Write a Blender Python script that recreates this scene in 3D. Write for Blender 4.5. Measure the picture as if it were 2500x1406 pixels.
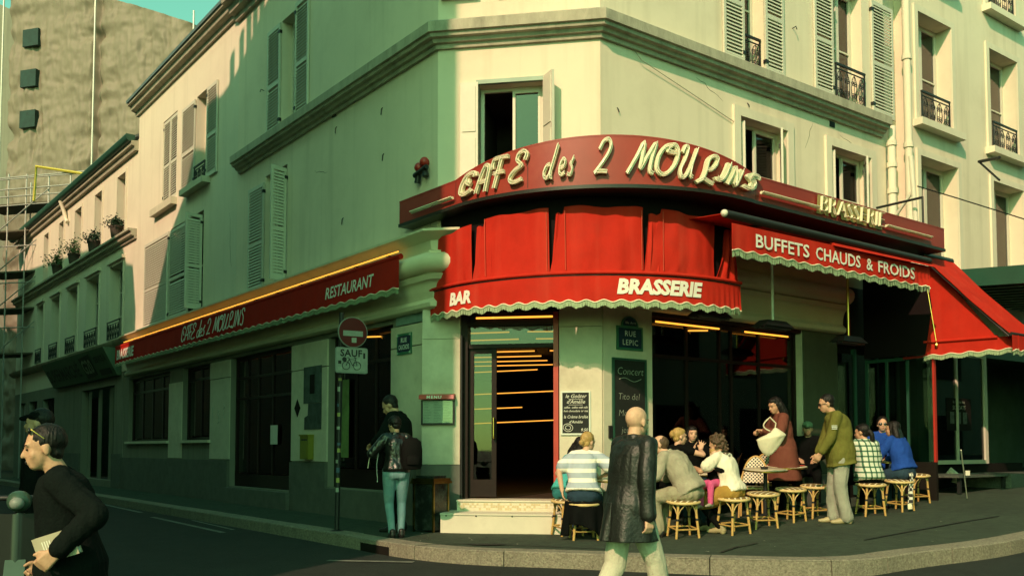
import bpy, bmesh, math, random
from mathutils import Vector, Matrix, noise
random.seed(7)
rad = math.radians
scene = bpy.context.scene
for o in list(bpy.data.objects):
    bpy.data.objects.remove(o)

# ------------------------------------------------------------------ camera
F_PX, PRINCIPAL_Y, CAM_H = 2230.0, 982.0, 1.15
PITCH = math.atan(113 / 2230.0)
cam_data = bpy.data.cameras.new('camera')
cam_data.sensor_width = 36.0
cam_data.lens = 36.0 * F_PX / 2500.0
cam_data.shift_y = (PRINCIPAL_Y - 703.0) / 2500.0
cam_data.clip_start = 0.05
cam_data.clip_end = 2000.0
cam = bpy.data.objects.new('camera', cam_data)
scene.collection.objects.link(cam)
cam.location = (0, 0, CAM_H)
cam.rotation_euler = (rad(90) + PITCH, 0, 0)
scene.camera = cam

# ------------------------------------------------------------------ light
SUN_EL = rad(35)
SUN_H = Vector((-0.411, -0.912)).normalized()          # horizontal direction towards the sun
SUN_DIR = Vector((SUN_H.x * math.cos(SUN_EL), SUN_H.y * math.cos(SUN_EL), math.sin(SUN_EL)))
sd = bpy.data.lights.new('sun', 'SUN')
sd.energy = 2.0
sd.angle = rad(0.53)
sd.color = (1.0, 0.61, 0.43)
sun = bpy.data.objects.new('sun', sd)
scene.collection.objects.link(sun)
sun.rotation_euler = (-SUN_DIR).to_track_quat('-Z', 'Y').to_euler()
sun.location = (-8, -18, 20)

world = bpy.data.worlds.new('World')
scene.world = world
world.use_nodes = True
wn = world.node_tree
wn.nodes.clear()
w_out = wn.nodes.new('ShaderNodeOutputWorld')
w_bg = wn.nodes.new('ShaderNodeBackground')
w_sky = wn.nodes.new('ShaderNodeTexSky')
w_sky.sky_type = 'NISHITA'
w_sky.sun_disc = False
w_sky.sun_elevation = SUN_EL
w_sky.sun_rotation = math.atan2(SUN_H.x, SUN_H.y)
w_mul = wn.nodes.new('ShaderNodeMix')
w_mul.data_type = 'RGBA'
w_mul.blend_type = 'MULTIPLY'
w_mul.inputs[0].default_value = 1.0
w_mul.inputs[7].default_value = (0.50, 1.0, 0.43, 1)      # the picture's green-shadowed film stock
wn.links.new(w_sky.outputs[0], w_mul.inputs[6])
wn.links.new(w_mul.outputs[2], w_bg.inputs[0])
w_bg.inputs[1].default_value = 0.15
wn.links.new(w_bg.outputs[0], w_out.inputs[0])

scene.view_settings.view_transform = 'Standard'
scene.view_settings.look = 'None'
scene.view_settings.exposure = 1.15
scene.view_settings.gamma = 1.0
scene.view_settings.use_curve_mapping = False
scene.render.engine = 'CYCLES'
scene.cycles.use_denoising = True
scene.cycles.max_bounces = 6
scene.cycles.diffuse_bounces = 3
scene.cycles.glossy_bounces = 3
scene.cycles.transmission_bounces = 4
scene.cycles.transparent_max_bounces = 12
scene.cycles.caustics_reflective = False
scene.cycles.caustics_refractive = False

# ------------------------------------------------------------------ pixel -> place
_s, _c = math.sin(PITCH), math.cos(PITCH)
def ray(px, py):
    a = (px - 1250) / F_PX; b = (PRINCIPAL_Y - py) / F_PX
    return Vector((a, _c - b * _s, b * _c + _s))
def at_z(px, py, z):
    r = ray(px, py); t = (z - CAM_H) / r.z
    return Vector((r.x * t, r.y * t, z))
def at_d(px, py, d):
    r = ray(px, py); t = d / r.y
    return Vector((r.x * t, d, CAM_H + r.z * t))

class Wall:
    """A vertical plane: u along it, z up, w outwards."""
    def __init__(self, o, d, n):
        self.o = Vector(o); self.d = Vector(d).normalized(); self.n = Vector(n).normalized()
    def uz(self, px, py, off=0.0):
        r = ray(px, py); o = self.o + self.n * off; rh = Vector((r.x, r.y))
        t = o.dot(self.n) / rh.dot(self.n)
        return ((rh * t - o).dot(self.d), CAM_H + r.z * t)
    def p(self, u, z, w=0.0):
        q = self.o + self.d * u + self.n * w
        return Vector((q.x, q.y, z))
    def u(self, px, py=800, off=0.0):
        return self.uz(px, py, off)[0]
CL = (-1.106, 13.4); CR = (1.283, 13.0)
WL = Wall(CL, (-.613, .79), (-.79, -.613))
WR = Wall(CR, (.806, .592), (.592, -.806))
WC = Wall(CL, (CR[0] - CL[0], CR[1] - CL[1]), (-.165, -.986))

# ------------------------------------------------------------------ materials
MATS = {}
def mat(name, col, rough=0.7, var=0.15, scale=3.0, bump=0.0, bscale=60.0, metal=0.0, spec=0.4,
        emit=None, estr=0.0, dirt=None, dscale=0.8, coat=0.0, damt=0.5, stretch=None, transl=0.0, streak=None, samt=.35):
    if name in MATS: return MATS[name]
    m = bpy.data.materials.new(name); m.use_nodes = True
    nt = m.node_tree; N = nt.nodes; Lk = nt.links
    b = N['Principled BSDF']
    b.inputs['Roughness'].default_value = rough
    b.inputs['Metallic'].default_value = metal
    b.inputs['Specular IOR Level'].default_value = spec
    b.inputs['Coat Weight'].default_value = coat
    tc = N.new('ShaderNodeTexCoord')
    src = tc.outputs['Object']
    if stretch:
        mp = N.new('ShaderNodeMapping'); mp.inputs['Scale'].default_value = stretch
        Lk.new(src, mp.inputs[0]); src = mp.outputs[0]
    base = (*col, 1)
    if var > 0:
        nz = N.new('ShaderNodeTexNoise'); nz.inputs['Scale'].default_value = scale
        nz.inputs['Detail'].default_value = 6; nz.inputs['Roughness'].default_value = 0.65
        Lk.new(src, nz.inputs['Vector'])
        cr = N.new('ShaderNodeValToRGB')
        cr.color_ramp.elements[0].position = 0.3; cr.color_ramp.elements[1].position = 0.7
        cr.color_ramp.elements[0].color = (*[c * (1 - var) for c in col], 1)
        cr.color_ramp.elements[1].color = (*[min(1, c * (1 + var * .6)) for c in col], 1)
        Lk.new(nz.outputs[0], cr.inputs[0])
        out = cr.outputs[0]
        if dirt:
            n2 = N.new('ShaderNodeTexNoise'); n2.inputs['Scale'].default_value = dscale
            n2.inputs['Detail'].default_value = 9; n2.inputs['Roughness'].default_value = 0.72
            Lk.new(src, n2.inputs['Vector'])
            r2 = N.new('ShaderNodeValToRGB')
            r2.color_ramp.elements[0].position = 0.5; r2.color_ramp.elements[1].position = 0.78
            r2.color_ramp.elements[0].color = (0, 0, 0, 1)
            r2.color_ramp.elements[1].color = (damt, damt, damt, 1)
            Lk.new(n2.outputs[0], r2.inputs[0])
            mx = N.new('ShaderNodeMix'); mx.data_type = 'RGBA'
            Lk.new(r2.outputs[0], mx.inputs[0]); Lk.new(out, mx.inputs[6])
            mx.inputs[7].default_value = (*dirt, 1)
            out = mx.outputs[2]
        if streak:
            m3 = N.new('ShaderNodeMapping'); m3.inputs['Scale'].default_value = (2.6, 2.6, .16); Lk.new(tc.outputs['Object'], m3.inputs[0])
            n3 = N.new('ShaderNodeTexNoise'); n3.inputs['Scale'].default_value = 1.6; n3.inputs['Detail'].default_value = 7; Lk.new(m3.outputs[0], n3.inputs['Vector'])
            r3 = N.new('ShaderNodeValToRGB'); r3.color_ramp.elements[0].position = .52; r3.color_ramp.elements[1].position = .80
            r3.color_ramp.elements[0].color = (0, 0, 0, 1); r3.color_ramp.elements[1].color = (samt,) * 3 + (1,)
            Lk.new(n3.outputs[0], r3.inputs[0]); mx3 = N.new('ShaderNodeMix'); mx3.data_type = 'RGBA'; Lk.new(r3.outputs[0], mx3.inputs[0]); Lk.new(out, mx3.inputs[6]); mx3.inputs[7].default_value = (*streak, 1); out = mx3.outputs[2]
        Lk.new(out, b.inputs['Base Color'])
    else:
        b.inputs['Base Color'].default_value = base
    if bump > 0:
        nb = N.new('ShaderNodeTexNoise'); nb.inputs['Scale'].default_value = bscale
        nb.inputs['Detail'].default_value = 5
        Lk.new(src, nb.inputs['Vector'])
        bp = N.new('ShaderNodeBump'); bp.inputs['Strength'].default_value = bump
        bp.inputs['Distance'].default_value = 0.02
        Lk.new(nb.outputs[0], bp.inputs['Height'])
        Lk.new(bp.outputs[0], b.inputs['Normal'])
    if emit:
        b.inputs['Emission Color'].default_value = (*emit, 1)
        b.inputs['Emission Strength'].default_value = estr
    if transl > 0:
        tr = N.new('ShaderNodeBsdfTranslucent'); tr.inputs[0].default_value = base
        ms = N.new('ShaderNodeMixShader'); ms.inputs[0].default_value = transl
        Lk.new(b.outputs[0], ms.inputs[1]); Lk.new(tr.outputs[0], ms.inputs[2])
        Lk.new(ms.outputs[0], N['Material Output'].inputs[0])
    MATS[name] = m
    return m
def glass(name, tint=(.75, .85, .8), refl=1.0, rough=0.02):
    if name in MATS: return MATS[name]
    m = bpy.data.materials.new(name); m.use_nodes = True
    nt = m.node_tree; N = nt.nodes; N.remove(N['Principled BSDF'])
    t = N.new('ShaderNodeBsdfTransparent'); t.inputs[0].default_value = (*tint, 1)
    g = N.new('ShaderNodeBsdfGlossy'); g.inputs['Roughness'].default_value = rough
    fr = N.new('ShaderNodeFresnel'); fr.inputs[0].default_value = 1.55
    mu = N.new('ShaderNodeMath'); mu.operation = 'MULTIPLY'; mu.inputs[1].default_value = refl; mu.use_clamp = True
    mx = N.new('ShaderNodeMixShader')
    nt.links.new(fr.outputs[0], mu.inputs[0]); nt.links.new(mu.outputs[0], mx.inputs[0])
    nt.links.new(t.outputs[0], mx.inputs[1]); nt.links.new(g.outputs[0], mx.inputs[2])
    nt.links.new(mx.outputs[0], N['Material Output'].inputs[0])
    MATS[name] = m
    return m
def pattern_mat(name, kind, c1, c2, scale=10.0, ratio=0.5, rough=0.75, axis='Z', c3=None, rot=(0, 0, 0)):
    """stripes / plaid / weave, in object space"""
    if name in MATS: return MATS[name]
    m = bpy.data.materials.new(name); m.use_nodes = True
    nt = m.node_tree; N = nt.nodes; Lk = nt.links; b = N['Principled BSDF']
    b.inputs['Roughness'].default_value = rough
    tc = N.new('ShaderNodeTexCoord'); mp = N.new('ShaderNodeMapping'); mp.inputs['Rotation'].default_value = rot
    Lk.new(tc.outputs['Object'], mp.inputs[0])
    sx = N.new('ShaderNodeSeparateXYZ'); Lk.new(mp.outputs[0], sx.inputs[0])
    def band(ax, sc, rt):
        a = N.new('ShaderNodeMath'); a.operation = 'MULTIPLY'; a.inputs[1].default_value = sc
        Lk.new(sx.outputs[ax], a.inputs[0])
        f = N.new('ShaderNodeMath'); f.operation = 'FRACT'; Lk.new(a.outputs[0], f.inputs[0])
        g = N.new('ShaderNodeMath'); g.operation = 'LESS_THAN'; g.inputs[1].default_value = rt
        Lk.new(f.outputs[0], g.inputs[0]); return g.outputs[0]
    def mix(fac, a, bb):
        mx = N.new('ShaderNodeMix'); mx.data_type = 'RGBA'
        Lk.new(fac, mx.inputs[0])
        for i, v in ((6, a), (7, bb)):
            if isinstance(v, tuple): mx.inputs[i].default_value = (*v, 1)
            else: Lk.new(v, mx.inputs[i])
        return mx.outputs[2]
    if kind == 'stripe':
        col = mix(band(axis, scale, ratio), c1, c2)
    elif kind == 'plaid':
        a = mix(band('Z', scale, ratio), c1, c2)
        bb = mix(band('Z', scale, ratio), c2, c3 or c2)
        col = mix(band('X', scale, ratio), a, bb)
    Lk.new(col, b.inputs['Base Color'])
    MATS[name] = m
    return m

# ------------------------------------------------------------------ mesh building
class MB:
    def __init__(self): self.v = []; self.f = []; self.mi = []
    def add(self, vs, fs, mi=0):
        k = len(self.v); self.v += [tuple(x) for x in vs]
        self.f += [tuple(i + k for i in q) for q in fs]; self.mi += [mi] * len(fs)
        return self
    def box(self, a, b, mi=0, M=None):
        x0, y0, z0 = a; x1, y1, z1 = b
        vs = [Vector(q) for q in ((x0, y0, z0), (x1, y0, z0), (x1, y1, z0), (x0, y1, z0), (x0, y0, z1), (x1, y0, z1), (x1, y1, z1), (x0, y1, z1))]
        if M is not None: vs = [M @ q for q in vs]
        return self.add(vs, [(0, 3, 2, 1), (4, 5, 6, 7), (0, 1, 5, 4), (1, 2, 6, 5), (2, 3, 7, 6), (3, 0, 4, 7)], mi)
    def wbox(self, W, u0, u1, z0, z1, w0, w1, mi=0):
        vs = [W.p(u, z, w) for z in (z0, z1) for u, w in ((u0, w0), (u1, w0), (u1, w1), (u0, w1))]
        return self.add(vs, [(0, 3, 2, 1), (4, 5, 6, 7), (0, 1, 5, 4), (1, 2, 6, 5), (2, 3, 7, 6), (3, 0, 4, 7)], mi)
    def prism(self, poly, h0, h1, mi=0):
        """poly: list of (x,y); extruded in z"""
        n = len(poly)
        vs = [(p[0], p[1], h0) for p in poly] + [(p[0], p[1], h1) for p in poly]
        return self.add(vs, [tuple(range(n))[::-1], tuple(range(n, 2 * n))] + [(i, (i + 1) % n, n + (i + 1) % n, n + i) for i in range(n)], mi)
    def solid(self, A, B, mi=0):
        """two matching loops of 3D points"""
        n = len(A)
        return self.add(list(A) + list(B), [tuple(range(n))[::-1], tuple(range(n, 2 * n))] + [(i, (i + 1) % n, n + (i + 1) % n, n + i) for i in range(n)], mi)
    def tube(self, pts, r, n=8, mi=0, cap=True, flat=1.0):
        pts = [Vector(p) for p in pts]; m = len(pts)
        rs = r if isinstance(r, (list, tuple)) else [r] * m
        vs = []; up = None
        for i, p in enumerate(pts):
            t = (pts[min(i + 1, m - 1)] - pts[max(i - 1, 0)])
            if t.length < 1e-9: t = Vector((0, 0, 1))
            t.normalize()
            if up is None:
                up = Vector((0, 0, 1)) if abs(t.z) < .9 else Vector((1, 0, 0))
            a = up - t * up.dot(t)
            if a.length < 1e-6: a = t.orthogonal()
            a.normalize(); up = a; b = t.cross(a)
            for j in range(n):
                an = 2 * math.pi * j / n
                vs.append(p + a * (math.cos(an) * rs[i] * flat) + b * (math.sin(an) * rs[i]))
        fs = [(i * n + j, i * n + (j + 1) % n, (i + 1) * n + (j + 1) % n, (i + 1) * n + j) for i in range(m - 1) for j in range(n)]
        if cap: fs += [tuple(range(n))[::-1], tuple(range((m - 1) * n, m * n))]
        return self.add(vs, fs, mi)
    def lathe(self, prof, c=(0, 0, 0), n=24, mi=0, M=None):
        """prof: (r,z) list"""
        vs = []; c = Vector(c)
        for r, z in prof:
            for j in range(n):
                a = 2 * math.pi * j / n
                q = Vector((r * math.cos(a), r * math.sin(a), z))
                vs.append((M @ q if M is not None else q) + c)
        m = len(prof)
        fs = [(i * n + j, i * n + (j + 1) % n, (i + 1) * n + (j + 1) % n, (i + 1) * n + j) for i in range(m - 1) for j in range(n)]
        fs += [tuple(range(n))[::-1], tuple(range((m - 1) * n, m * n))]
        return self.add(vs, fs, mi)
    def ell(self, c, r, n=14, m=9, mi=0, R=None):
        c = Vector(c); vs = []; fs = []
        for i in range(m + 1):
            th = math.pi * i / m
            for j in range(n):
                a = 2 * math.pi * j / n
                q = Vector((r[0] * math.sin(th) * math.cos(a), r[1] * math.sin(th) * math.sin(a), r[2] * math.cos(th)))
                vs.append((R @ q if R is not None else q) + c)
        fs = [(i * n + j, (i + 1) * n + j, (i + 1) * n + (j + 1) % n, i * n + (j + 1) % n) for i in range(m) for j in range(n)]
        return self.add(vs, fs, mi)
    def grid(self, fn, nu, nv, mi=0, close=False):
        vs = [fn(i / nu, j / nv) for j in range(nv + 1) for i in range(nu + 1)]
        fs = [(j * (nu + 1) + i, j * (nu + 1) + i + 1, (j + 1) * (nu + 1) + i + 1, (j + 1) * (nu + 1) + i) for j in range(nv) for i in range(nu)]
        return self.add(vs, fs, mi)
    def sheet(self, fn, nu, nv, th, mi=0):
        """a grid with thickness: fn(s,t)->(point, normal)"""
        A = []; B = []
        for j in range(nv + 1):
            for i in range(nu + 1):
                p, nn = fn(i / nu, j / nv); A.append(Vector(p) + Vector(nn) * th / 2); B.append(Vector(p) - Vector(nn) * th / 2)
        k = len(A); w = nu + 1
        fs = [(j * w + i, j * w + i + 1, (j + 1) * w + i + 1, (j + 1) * w + i) for j in range(nv) for i in range(nu)]
        fs += [tuple(reversed([q + k for q in f])) for f in fs]
        rim = [i for i in range(w)] + [j * w + nu for j in range(1, nv + 1)] + [nv * w + i for i in range(nu - 1, -1, -1)] + [j * w for j in range(nv - 1, 0, -1)]
        for a, b in zip(rim, rim[1:] + rim[:1]): fs.append((b, a, a + k, b + k))
        return self.add(A + B, fs, mi)
    def build(self, name, mats, parent=None, smooth=None, kind=None, weld=False):
        me = bpy.data.meshes.new(name)
        me.from_pydata(self.v, [], self.f)
        if not isinstance(mats, (list, tuple)): mats = [mats]
        for m in mats: me.materials.append(m)
        if len(mats) > 1: me.polygons.foreach_set('material_index', self.mi)
        bm = bmesh.new(); bm.from_mesh(me)
        if weld: bmesh.ops.remove_doubles(bm, verts=bm.verts, dist=1e-5)
        bmesh.ops.recalc_face_normals(bm, faces=bm.faces)
        bm.to_mesh(me); bm.free()
        if smooth:
            me.polygons.foreach_set('use_smooth', [True] * len(me.polygons))
            if smooth < 180: me.set_sharp_from_angle(angle=rad(smooth))
        me.update()
        return obj_from(name, me, parent, kind)
def obj_from(name, me, parent=None, kind=None):
    o = bpy.data.objects.new(name, me)
    scene.collection.objects.link(o)
    if parent is not None:
        o.parent = parent
        o.matrix_parent_inverse = world_matrix(parent).inverted()
    if kind: o['kind'] = kind
    return o
def world_matrix(o):
    m = o.matrix_basis.copy()
    if o.parent is not None:
        m = world_matrix(o.parent) @ o.matrix_parent_inverse @ m
    return m
def tag(o, label=None, cat=None, group=None, kind=None):
    if label: o['label'] = label
    if cat: o['category'] = cat
    if group: o['group'] = group
    if kind: o['kind'] = kind
    return o
def thing(name, loc, label, cat, group=None):
    o = bpy.data.objects.new(name, None); o.empty_display_size = .1
    scene.collection.objects.link(o); o.location = loc
    return tag(o, label, cat, group)
def local_thing(name, loc, rz, label, cat, group=None):
    o = thing(name, loc, label, cat, group); o.rotation_euler = (0, 0, rz); return o
def lpart(mb, name, mats, parent, smooth=None, kind=None):
    """part whose mesh is already in the parent's own coordinates"""
    o = mb.build(name, mats, None, smooth, kind); o.parent = parent; return o
def copy_tree(o, parent=None):
    c = o.copy(); scene.collection.objects.link(c)
    if parent is not None:
        c.parent = parent; c.matrix_parent_inverse = o.matrix_parent_inverse.copy()
    for ch in o.children: copy_tree(ch, c)
    return c

def sweep(mb, path, prof, mi=0, closed_prof=True):
    """sweep a profile [(w out, z)] along a plan path [(x,y)], mitred; +w is to the right of travel"""
    n = len(path); path = [Vector(p) for p in path]; rings = []
    for i, p in enumerate(path):
        if 0 < i < n - 1:
            d0 = (p - path[i - 1]).normalized(); d1 = (path[i + 1] - p).normalized()
        elif i == 0: d0 = d1 = (path[1] - p).normalized()
        else: d0 = d1 = (p - path[i - 1]).normalized()
        n0 = Vector((d0.y, -d0.x)); n1 = Vector((d1.y, -d1.x)); m = (n0 + n1)
        m = m / max(1e-6, m.dot(n0))
        rings.append([Vector((p.x + m.x * w, p.y + m.y * w, z)) for w, z in prof])
    k = len(prof); vs = [q for r in rings for q in r]
    fs = [(i * k + j, i * k + (j + 1) % k, (i + 1) * k + (j + 1) % k, (i + 1) * k + j) for i in range(n - 1) for j in range(k if closed_prof else k - 1)]
    if closed_prof: fs += [tuple(range(k)), tuple(range((n - 1) * k, n * k))[::-1]]
    mb.add(vs, fs, mi)

def wall_mesh(mb, W, u0, u1, z0, z1, holes, th=0.3, mi=0, w=0.0):
    """a wall slab with rectangular holes (ua,ub,za,zb) and their reveals"""
    us = sorted({u0, u1, *[min(max(h[0], u0), u1) for h in holes], *[min(max(h[1], u0), u1) for h in holes]})
    zs = sorted({z0, z1, *[min(max(h[2], z0), z1) for h in holes], *[min(max(h[3], z0), z1) for h in holes]})
    def solid(i, j):
        if not (0 <= i < len(us) - 1 and 0 <= j < len(zs) - 1): return False
        a = (us[i] + us[i + 1]) / 2; b = (zs[j] + zs[j + 1]) / 2
        return not any(h[0] < a < h[1] and h[2] < b < h[3] for h in holes)
    for i in range(len(us) - 1):
        for j in range(len(zs) - 1):
            if not solid(i, j): continue
            ua, ub, za, zb = us[i], us[i + 1], zs[j], zs[j + 1]
            P = lambda u, z, k: W.p(u, z, w - k)
            mb.add([P(ua, za, 0), P(ub, za, 0), P(ub, zb, 0), P(ua, zb, 0)], [(0, 1, 2, 3)], mi)
            mb.add([P(ua, za, th), P(ub, za, th), P(ub, zb, th), P(ua, zb, th)], [(3, 2, 1, 0)], mi)
            for di, dj, a, b in ((-1, 0, (ua, za), (ua, zb)), (1, 0, (ub, za), (ub, zb)), (0, -1, (ua, za), (ub, za)), (0, 1, (ua, zb), (ub, zb))):
                if not solid(i + di, j + dj):
                    mb.add([P(*a, 0), P(*b, 0), P(*b, th), P(*a, th)], [(0, 1, 2, 3)], mi)

_fonts = {}
def text_geo(body, size=1.0, shear=0.0, bold=0.0, space=1.0, align='CENTER', line=1.0, depth=0.0):
    cu = bpy.data.curves.new('t', 'FONT'); cu.body = body; cu.size = size; cu.shear = shear
    cu.offset = bold; cu.space_character = space; cu.align_x = align; cu.space_line = line
    cu.resolution_u = 2; cu.extrude = depth
    ob = bpy.data.objects.new('t', cu)
    me = bpy.data.meshes.new_from_object(ob)
    vs = [v.co.copy() for v in me.vertices]; fs = [tuple(p.vertices) for p in me.polygons]
    bpy.data.objects.remove(ob); bpy.data.curves.remove(cu); bpy.data.meshes.remove(me)
    return vs, fs
def wtext(mb, W, body, u, z, w, size, du=1, mi=0, **k):
    """text on a wall plane; du=+1 when u runs to the viewer's right"""
    vs, fs = text_geo(body, size, **k)
    mb.add([W.p(u + du * v.x, z + v.y, w + v.z) for v in vs], fs, mi)
# ------------------------------------------------------------------ palette
M_STUCCO = mat('stucco_cream', (.77, .67, .53), .92, .05, .9, .10, 90, dirt=(.44, .37, .26), dscale=.6, damt=.30, spec=.15, streak=(.36, .31, .22), samt=.32)
M_STUCCO2 = mat('stucco_pale', (.74, .67, .54), .92, .05, .9, .10, 90, dirt=(.50, .44, .33), dscale=.5, damt=.26, spec=.15, streak=(.42, .37, .28), samt=.28)
M_STUCCO3 = mat('stucco_street_shade', (.22, .22, .175), .92, .07, .9, .12, 90, dirt=(.14, .14, .11), dscale=.7, damt=.5, spec=.15, streak=(.10, .10, .08), samt=.5)  # street-level shade is put into this darker base colour
M_STONE = mat('pier_stone', (.60, .56, .43), .8, .10, 4, .12, 60, dirt=(.30, .26, .17), dscale=1.6, damt=.5, spec=.3)
M_PLINTH = mat('plinth_stone', (.115, .12, .10), .85, .18, 5, .15, 70, dirt=(.06, .062, .052), dscale=1.4, damt=.6)
M_FASCIA = mat('painted_fascia', (.62, .57, .40), .55, .06, 2, .03, 40, dirt=(.36, .31, .2), dscale=1.3, damt=.35)
M_CORNICE = mat('weathered_cornice', (.42, .39, .30), .9, .2, 5, .3, 40, dirt=(.16, .16, .12), dscale=3.0, damt=.8, stretch=(1, 1, .35))
M_SHUT = mat('shutter_paint', (.60, .58, .48), .55, .06, 6, .03, 60, dirt=(.36, .33, .25), dscale=6, damt=.35)
M_TRIM = mat('window_paint', (.66, .63, .52), .5, .05, 6)
M_IRON = mat('black_iron', (.015, .016, .016), .5, .2, 20, spec=.4)
M_DARKWOOD = mat('dark_shop_wood', (.014, .007, .006), .5, .25, 6, spec=.2)
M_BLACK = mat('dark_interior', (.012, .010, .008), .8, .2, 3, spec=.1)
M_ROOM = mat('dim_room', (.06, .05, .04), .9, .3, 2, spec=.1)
M_GLASS = glass('shop_glass', (.55, .60, .55), 1.1)
M_WGLASS = glass('window_glass', (.30, .36, .33), 1.6)
M_ASPHALT = mat('pavement_asphalt', (.034, .052, .032), .9, .4, 7, .5, 120, dirt=(.010, .014, .010), dscale=.9, damt=.8)
M_ROAD = mat('road_asphalt', (.011, .015, .012), .85, .35, 2.0, .5, 60, dirt=(.028, .034, .028), dscale=3.0, damt=.6)
M_KERB = mat('kerb_granite', (.25, .23, .17), .85, .5, 45, .6, 90, dirt=(.06, .055, .04), dscale=26, damt=.9, streak=(.10, .09, .07), samt=.6)
M_RED = mat('red_canvas', (.54, .026, .013), .8, .14, 2.5, .15, 220, dirt=(.36, .035, .022), dscale=1.5, damt=.6, spec=.12, transl=.10, streak=(.62, .07, .04), samt=.5)
M_REDPAINT = mat('red_sign_panel', (.28, .032, .022), .42, .15, 1.5, .02, 30, dirt=(.42, .10, .06), dscale=1.2, damt=.5, spec=.4)
M_REDFRAME = mat('red_door_paint', (.42, .03, .02), .4, .12, 8, spec=.5)
M_CREAM = mat('cream_letter', (.80, .74, .52), .5, .06, 8)
M_WHITE = mat('white_print', (.78, .75, .66), .6, .04, 8)
M_TUBE = mat('unlit_neon_tube', (.80, .76, .58), .25, .0, spec=.6)
M_NEON = mat('orange_neon', (1, .5, .1), .4, 0, emit=(1.0, .36, .035), estr=.9)
M_NEONDIM = mat('warm_ceiling_tube', (1, .5, .1), .4, 0, emit=(1.0, .40, .05), estr=.7)
M_BRASS = mat('brass', (.70, .48, .12), .28, .15, 10, metal=1.0)
M_MARBLE = mat('black_marble', (.02, .025, .022), .25, .4, 5, dirt=(.25, .28, .24), dscale=5, damt=.35)
M_GREENPAINT = mat('dark_green_paint', (.02, .075, .05), .45, .15, 3)
M_PAPER = mat('paper', (.62, .62, .55), .8, .08, 12)
M_FRINGE = mat('fringe_cotton', (.34, .46, .27), .85, .25, 60)
M_CREAMTRIM = mat('cream_piping', (.78, .72, .52), .7, .05, 20)

# ------------------------------------------------------------------ ground
def pave_z(x, y):
    u = (x - CR[0]) * WR.d.x + (y - CR[1]) * WR.d.y
    return .04 * min(max(u, 0), 25)
def road_z(x, y):
    return pave_z(x, y) - .15 - .035 * min(max(10.2 - y, 0), 16)

def kerb_path():
    pts = []
    for u in (60, 40, 28, 22, 18, 15, 12, 9, 6.5, 4.5, 3, 1.6):
        q = WL.p(u, 0, 1.62); pts.append(Vector((q.x, q.y)))
    for px, py, z in ((860, 1310, 0), (940, 1325, 0), (985, 1331, 0), (1050, 1338, 0), (1153, 1346, 0), (1300, 1349, 0),
                      (1500, 1352, .02), (1740, 1354, .04), (1940, 1356, .06), (2100, 1348, .09), (2207, 1330, .12), (2438, 1296, .22)):
        q = at_z(px, py, z); pts.append(Vector((q.x, q.y)))
    for u in (6.5, 9, 13, 20, 30, 60):
        q = WR.p(u, 0, 4.6); pts.append(Vector((q.x, q.y)))
    return pts
KERB = kerb_path()
def resample(path, step):
    out = [path[0].copy()]; acc = 0
    for a, b in zip(path, path[1:]):
        L = (b - a).length; t = step - acc
        while t <= L:
            out.append(a + (b - a) * (t / L)); t += step
        acc = (acc + L) % step
    return out
# smooth the corner of the kerb line
KS = resample(KERB, .25)
for _ in range(4):
    KS = [KS[0]] + [(KS[i - 1] + KS[i] * 2 + KS[i + 1]) / 4 for i in range(1, len(KS) - 1)] + [KS[-1]]

# road: one sheet to the horizon
mb = MB()
xs = [-900, -300, -120, -60, -35] + [-25 + i * 1.25 for i in range(41)] + [35, 60, 120, 300, 900]
ys = [-900, -300, -100, -40, -20, -12, -6, -2] + [1 + i * 1.0 for i in range(32)] + [40, 60, 100, 250, 900]
vs = [(x, y, road_z(x, y)) for y in ys for x in xs]; w = len(xs)
mb.add(vs, [(j * w + i, j * w + i + 1, (j + 1) * w + i + 1, (j + 1) * w + i) for j in range(len(ys) - 1) for i in range(w - 1)])
road = mb.build('road', M_ROAD, None, 180); tag(road, kind='structure')

# pavement: lofted from the kerb line to the foot of the facades
def inner_pt(q):
    rl = q - WL.o; ul = rl.dot(WL.d); rr = q - WR.o; ur = rr.dot(WR.d)
    if ul > .3: return WL.o + WL.d * (ul) - WL.n * .2
    if ur > .3: return WR.o + WR.d * (ur) - WR.n * .2
    rc = q - WC.o; uc = min(max(rc.dot(WC.d), 0), 2.42)
    return WC.o + WC.d * uc - WC.n * .2
mb = MB(); NN = 8; rows = []
for q in KS:
    r = inner_pt(q)
    rows.append([Vector((q.x + (r.x - q.x) * k / NN, q.y + (r.y - q.y) * k / NN)) for k in range(NN + 1)])
vs = []
for r in rows:
    for p in r: vs.append((p.x, p.y, pave_z(p.x, p.y) + .006 * noise.noise(Vector((p.x, p.y, 0)))))
w = NN + 1
mb.add(vs, [(i * w + k, i * w + k + 1, (i + 1) * w + k + 1, (i + 1) * w + k) for i in range(len(rows) - 1) for k in range(NN)])
pavement = mb.build('pavement', M_ASPHALT, None, 180); tag(pavement, kind='structure')

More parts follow.
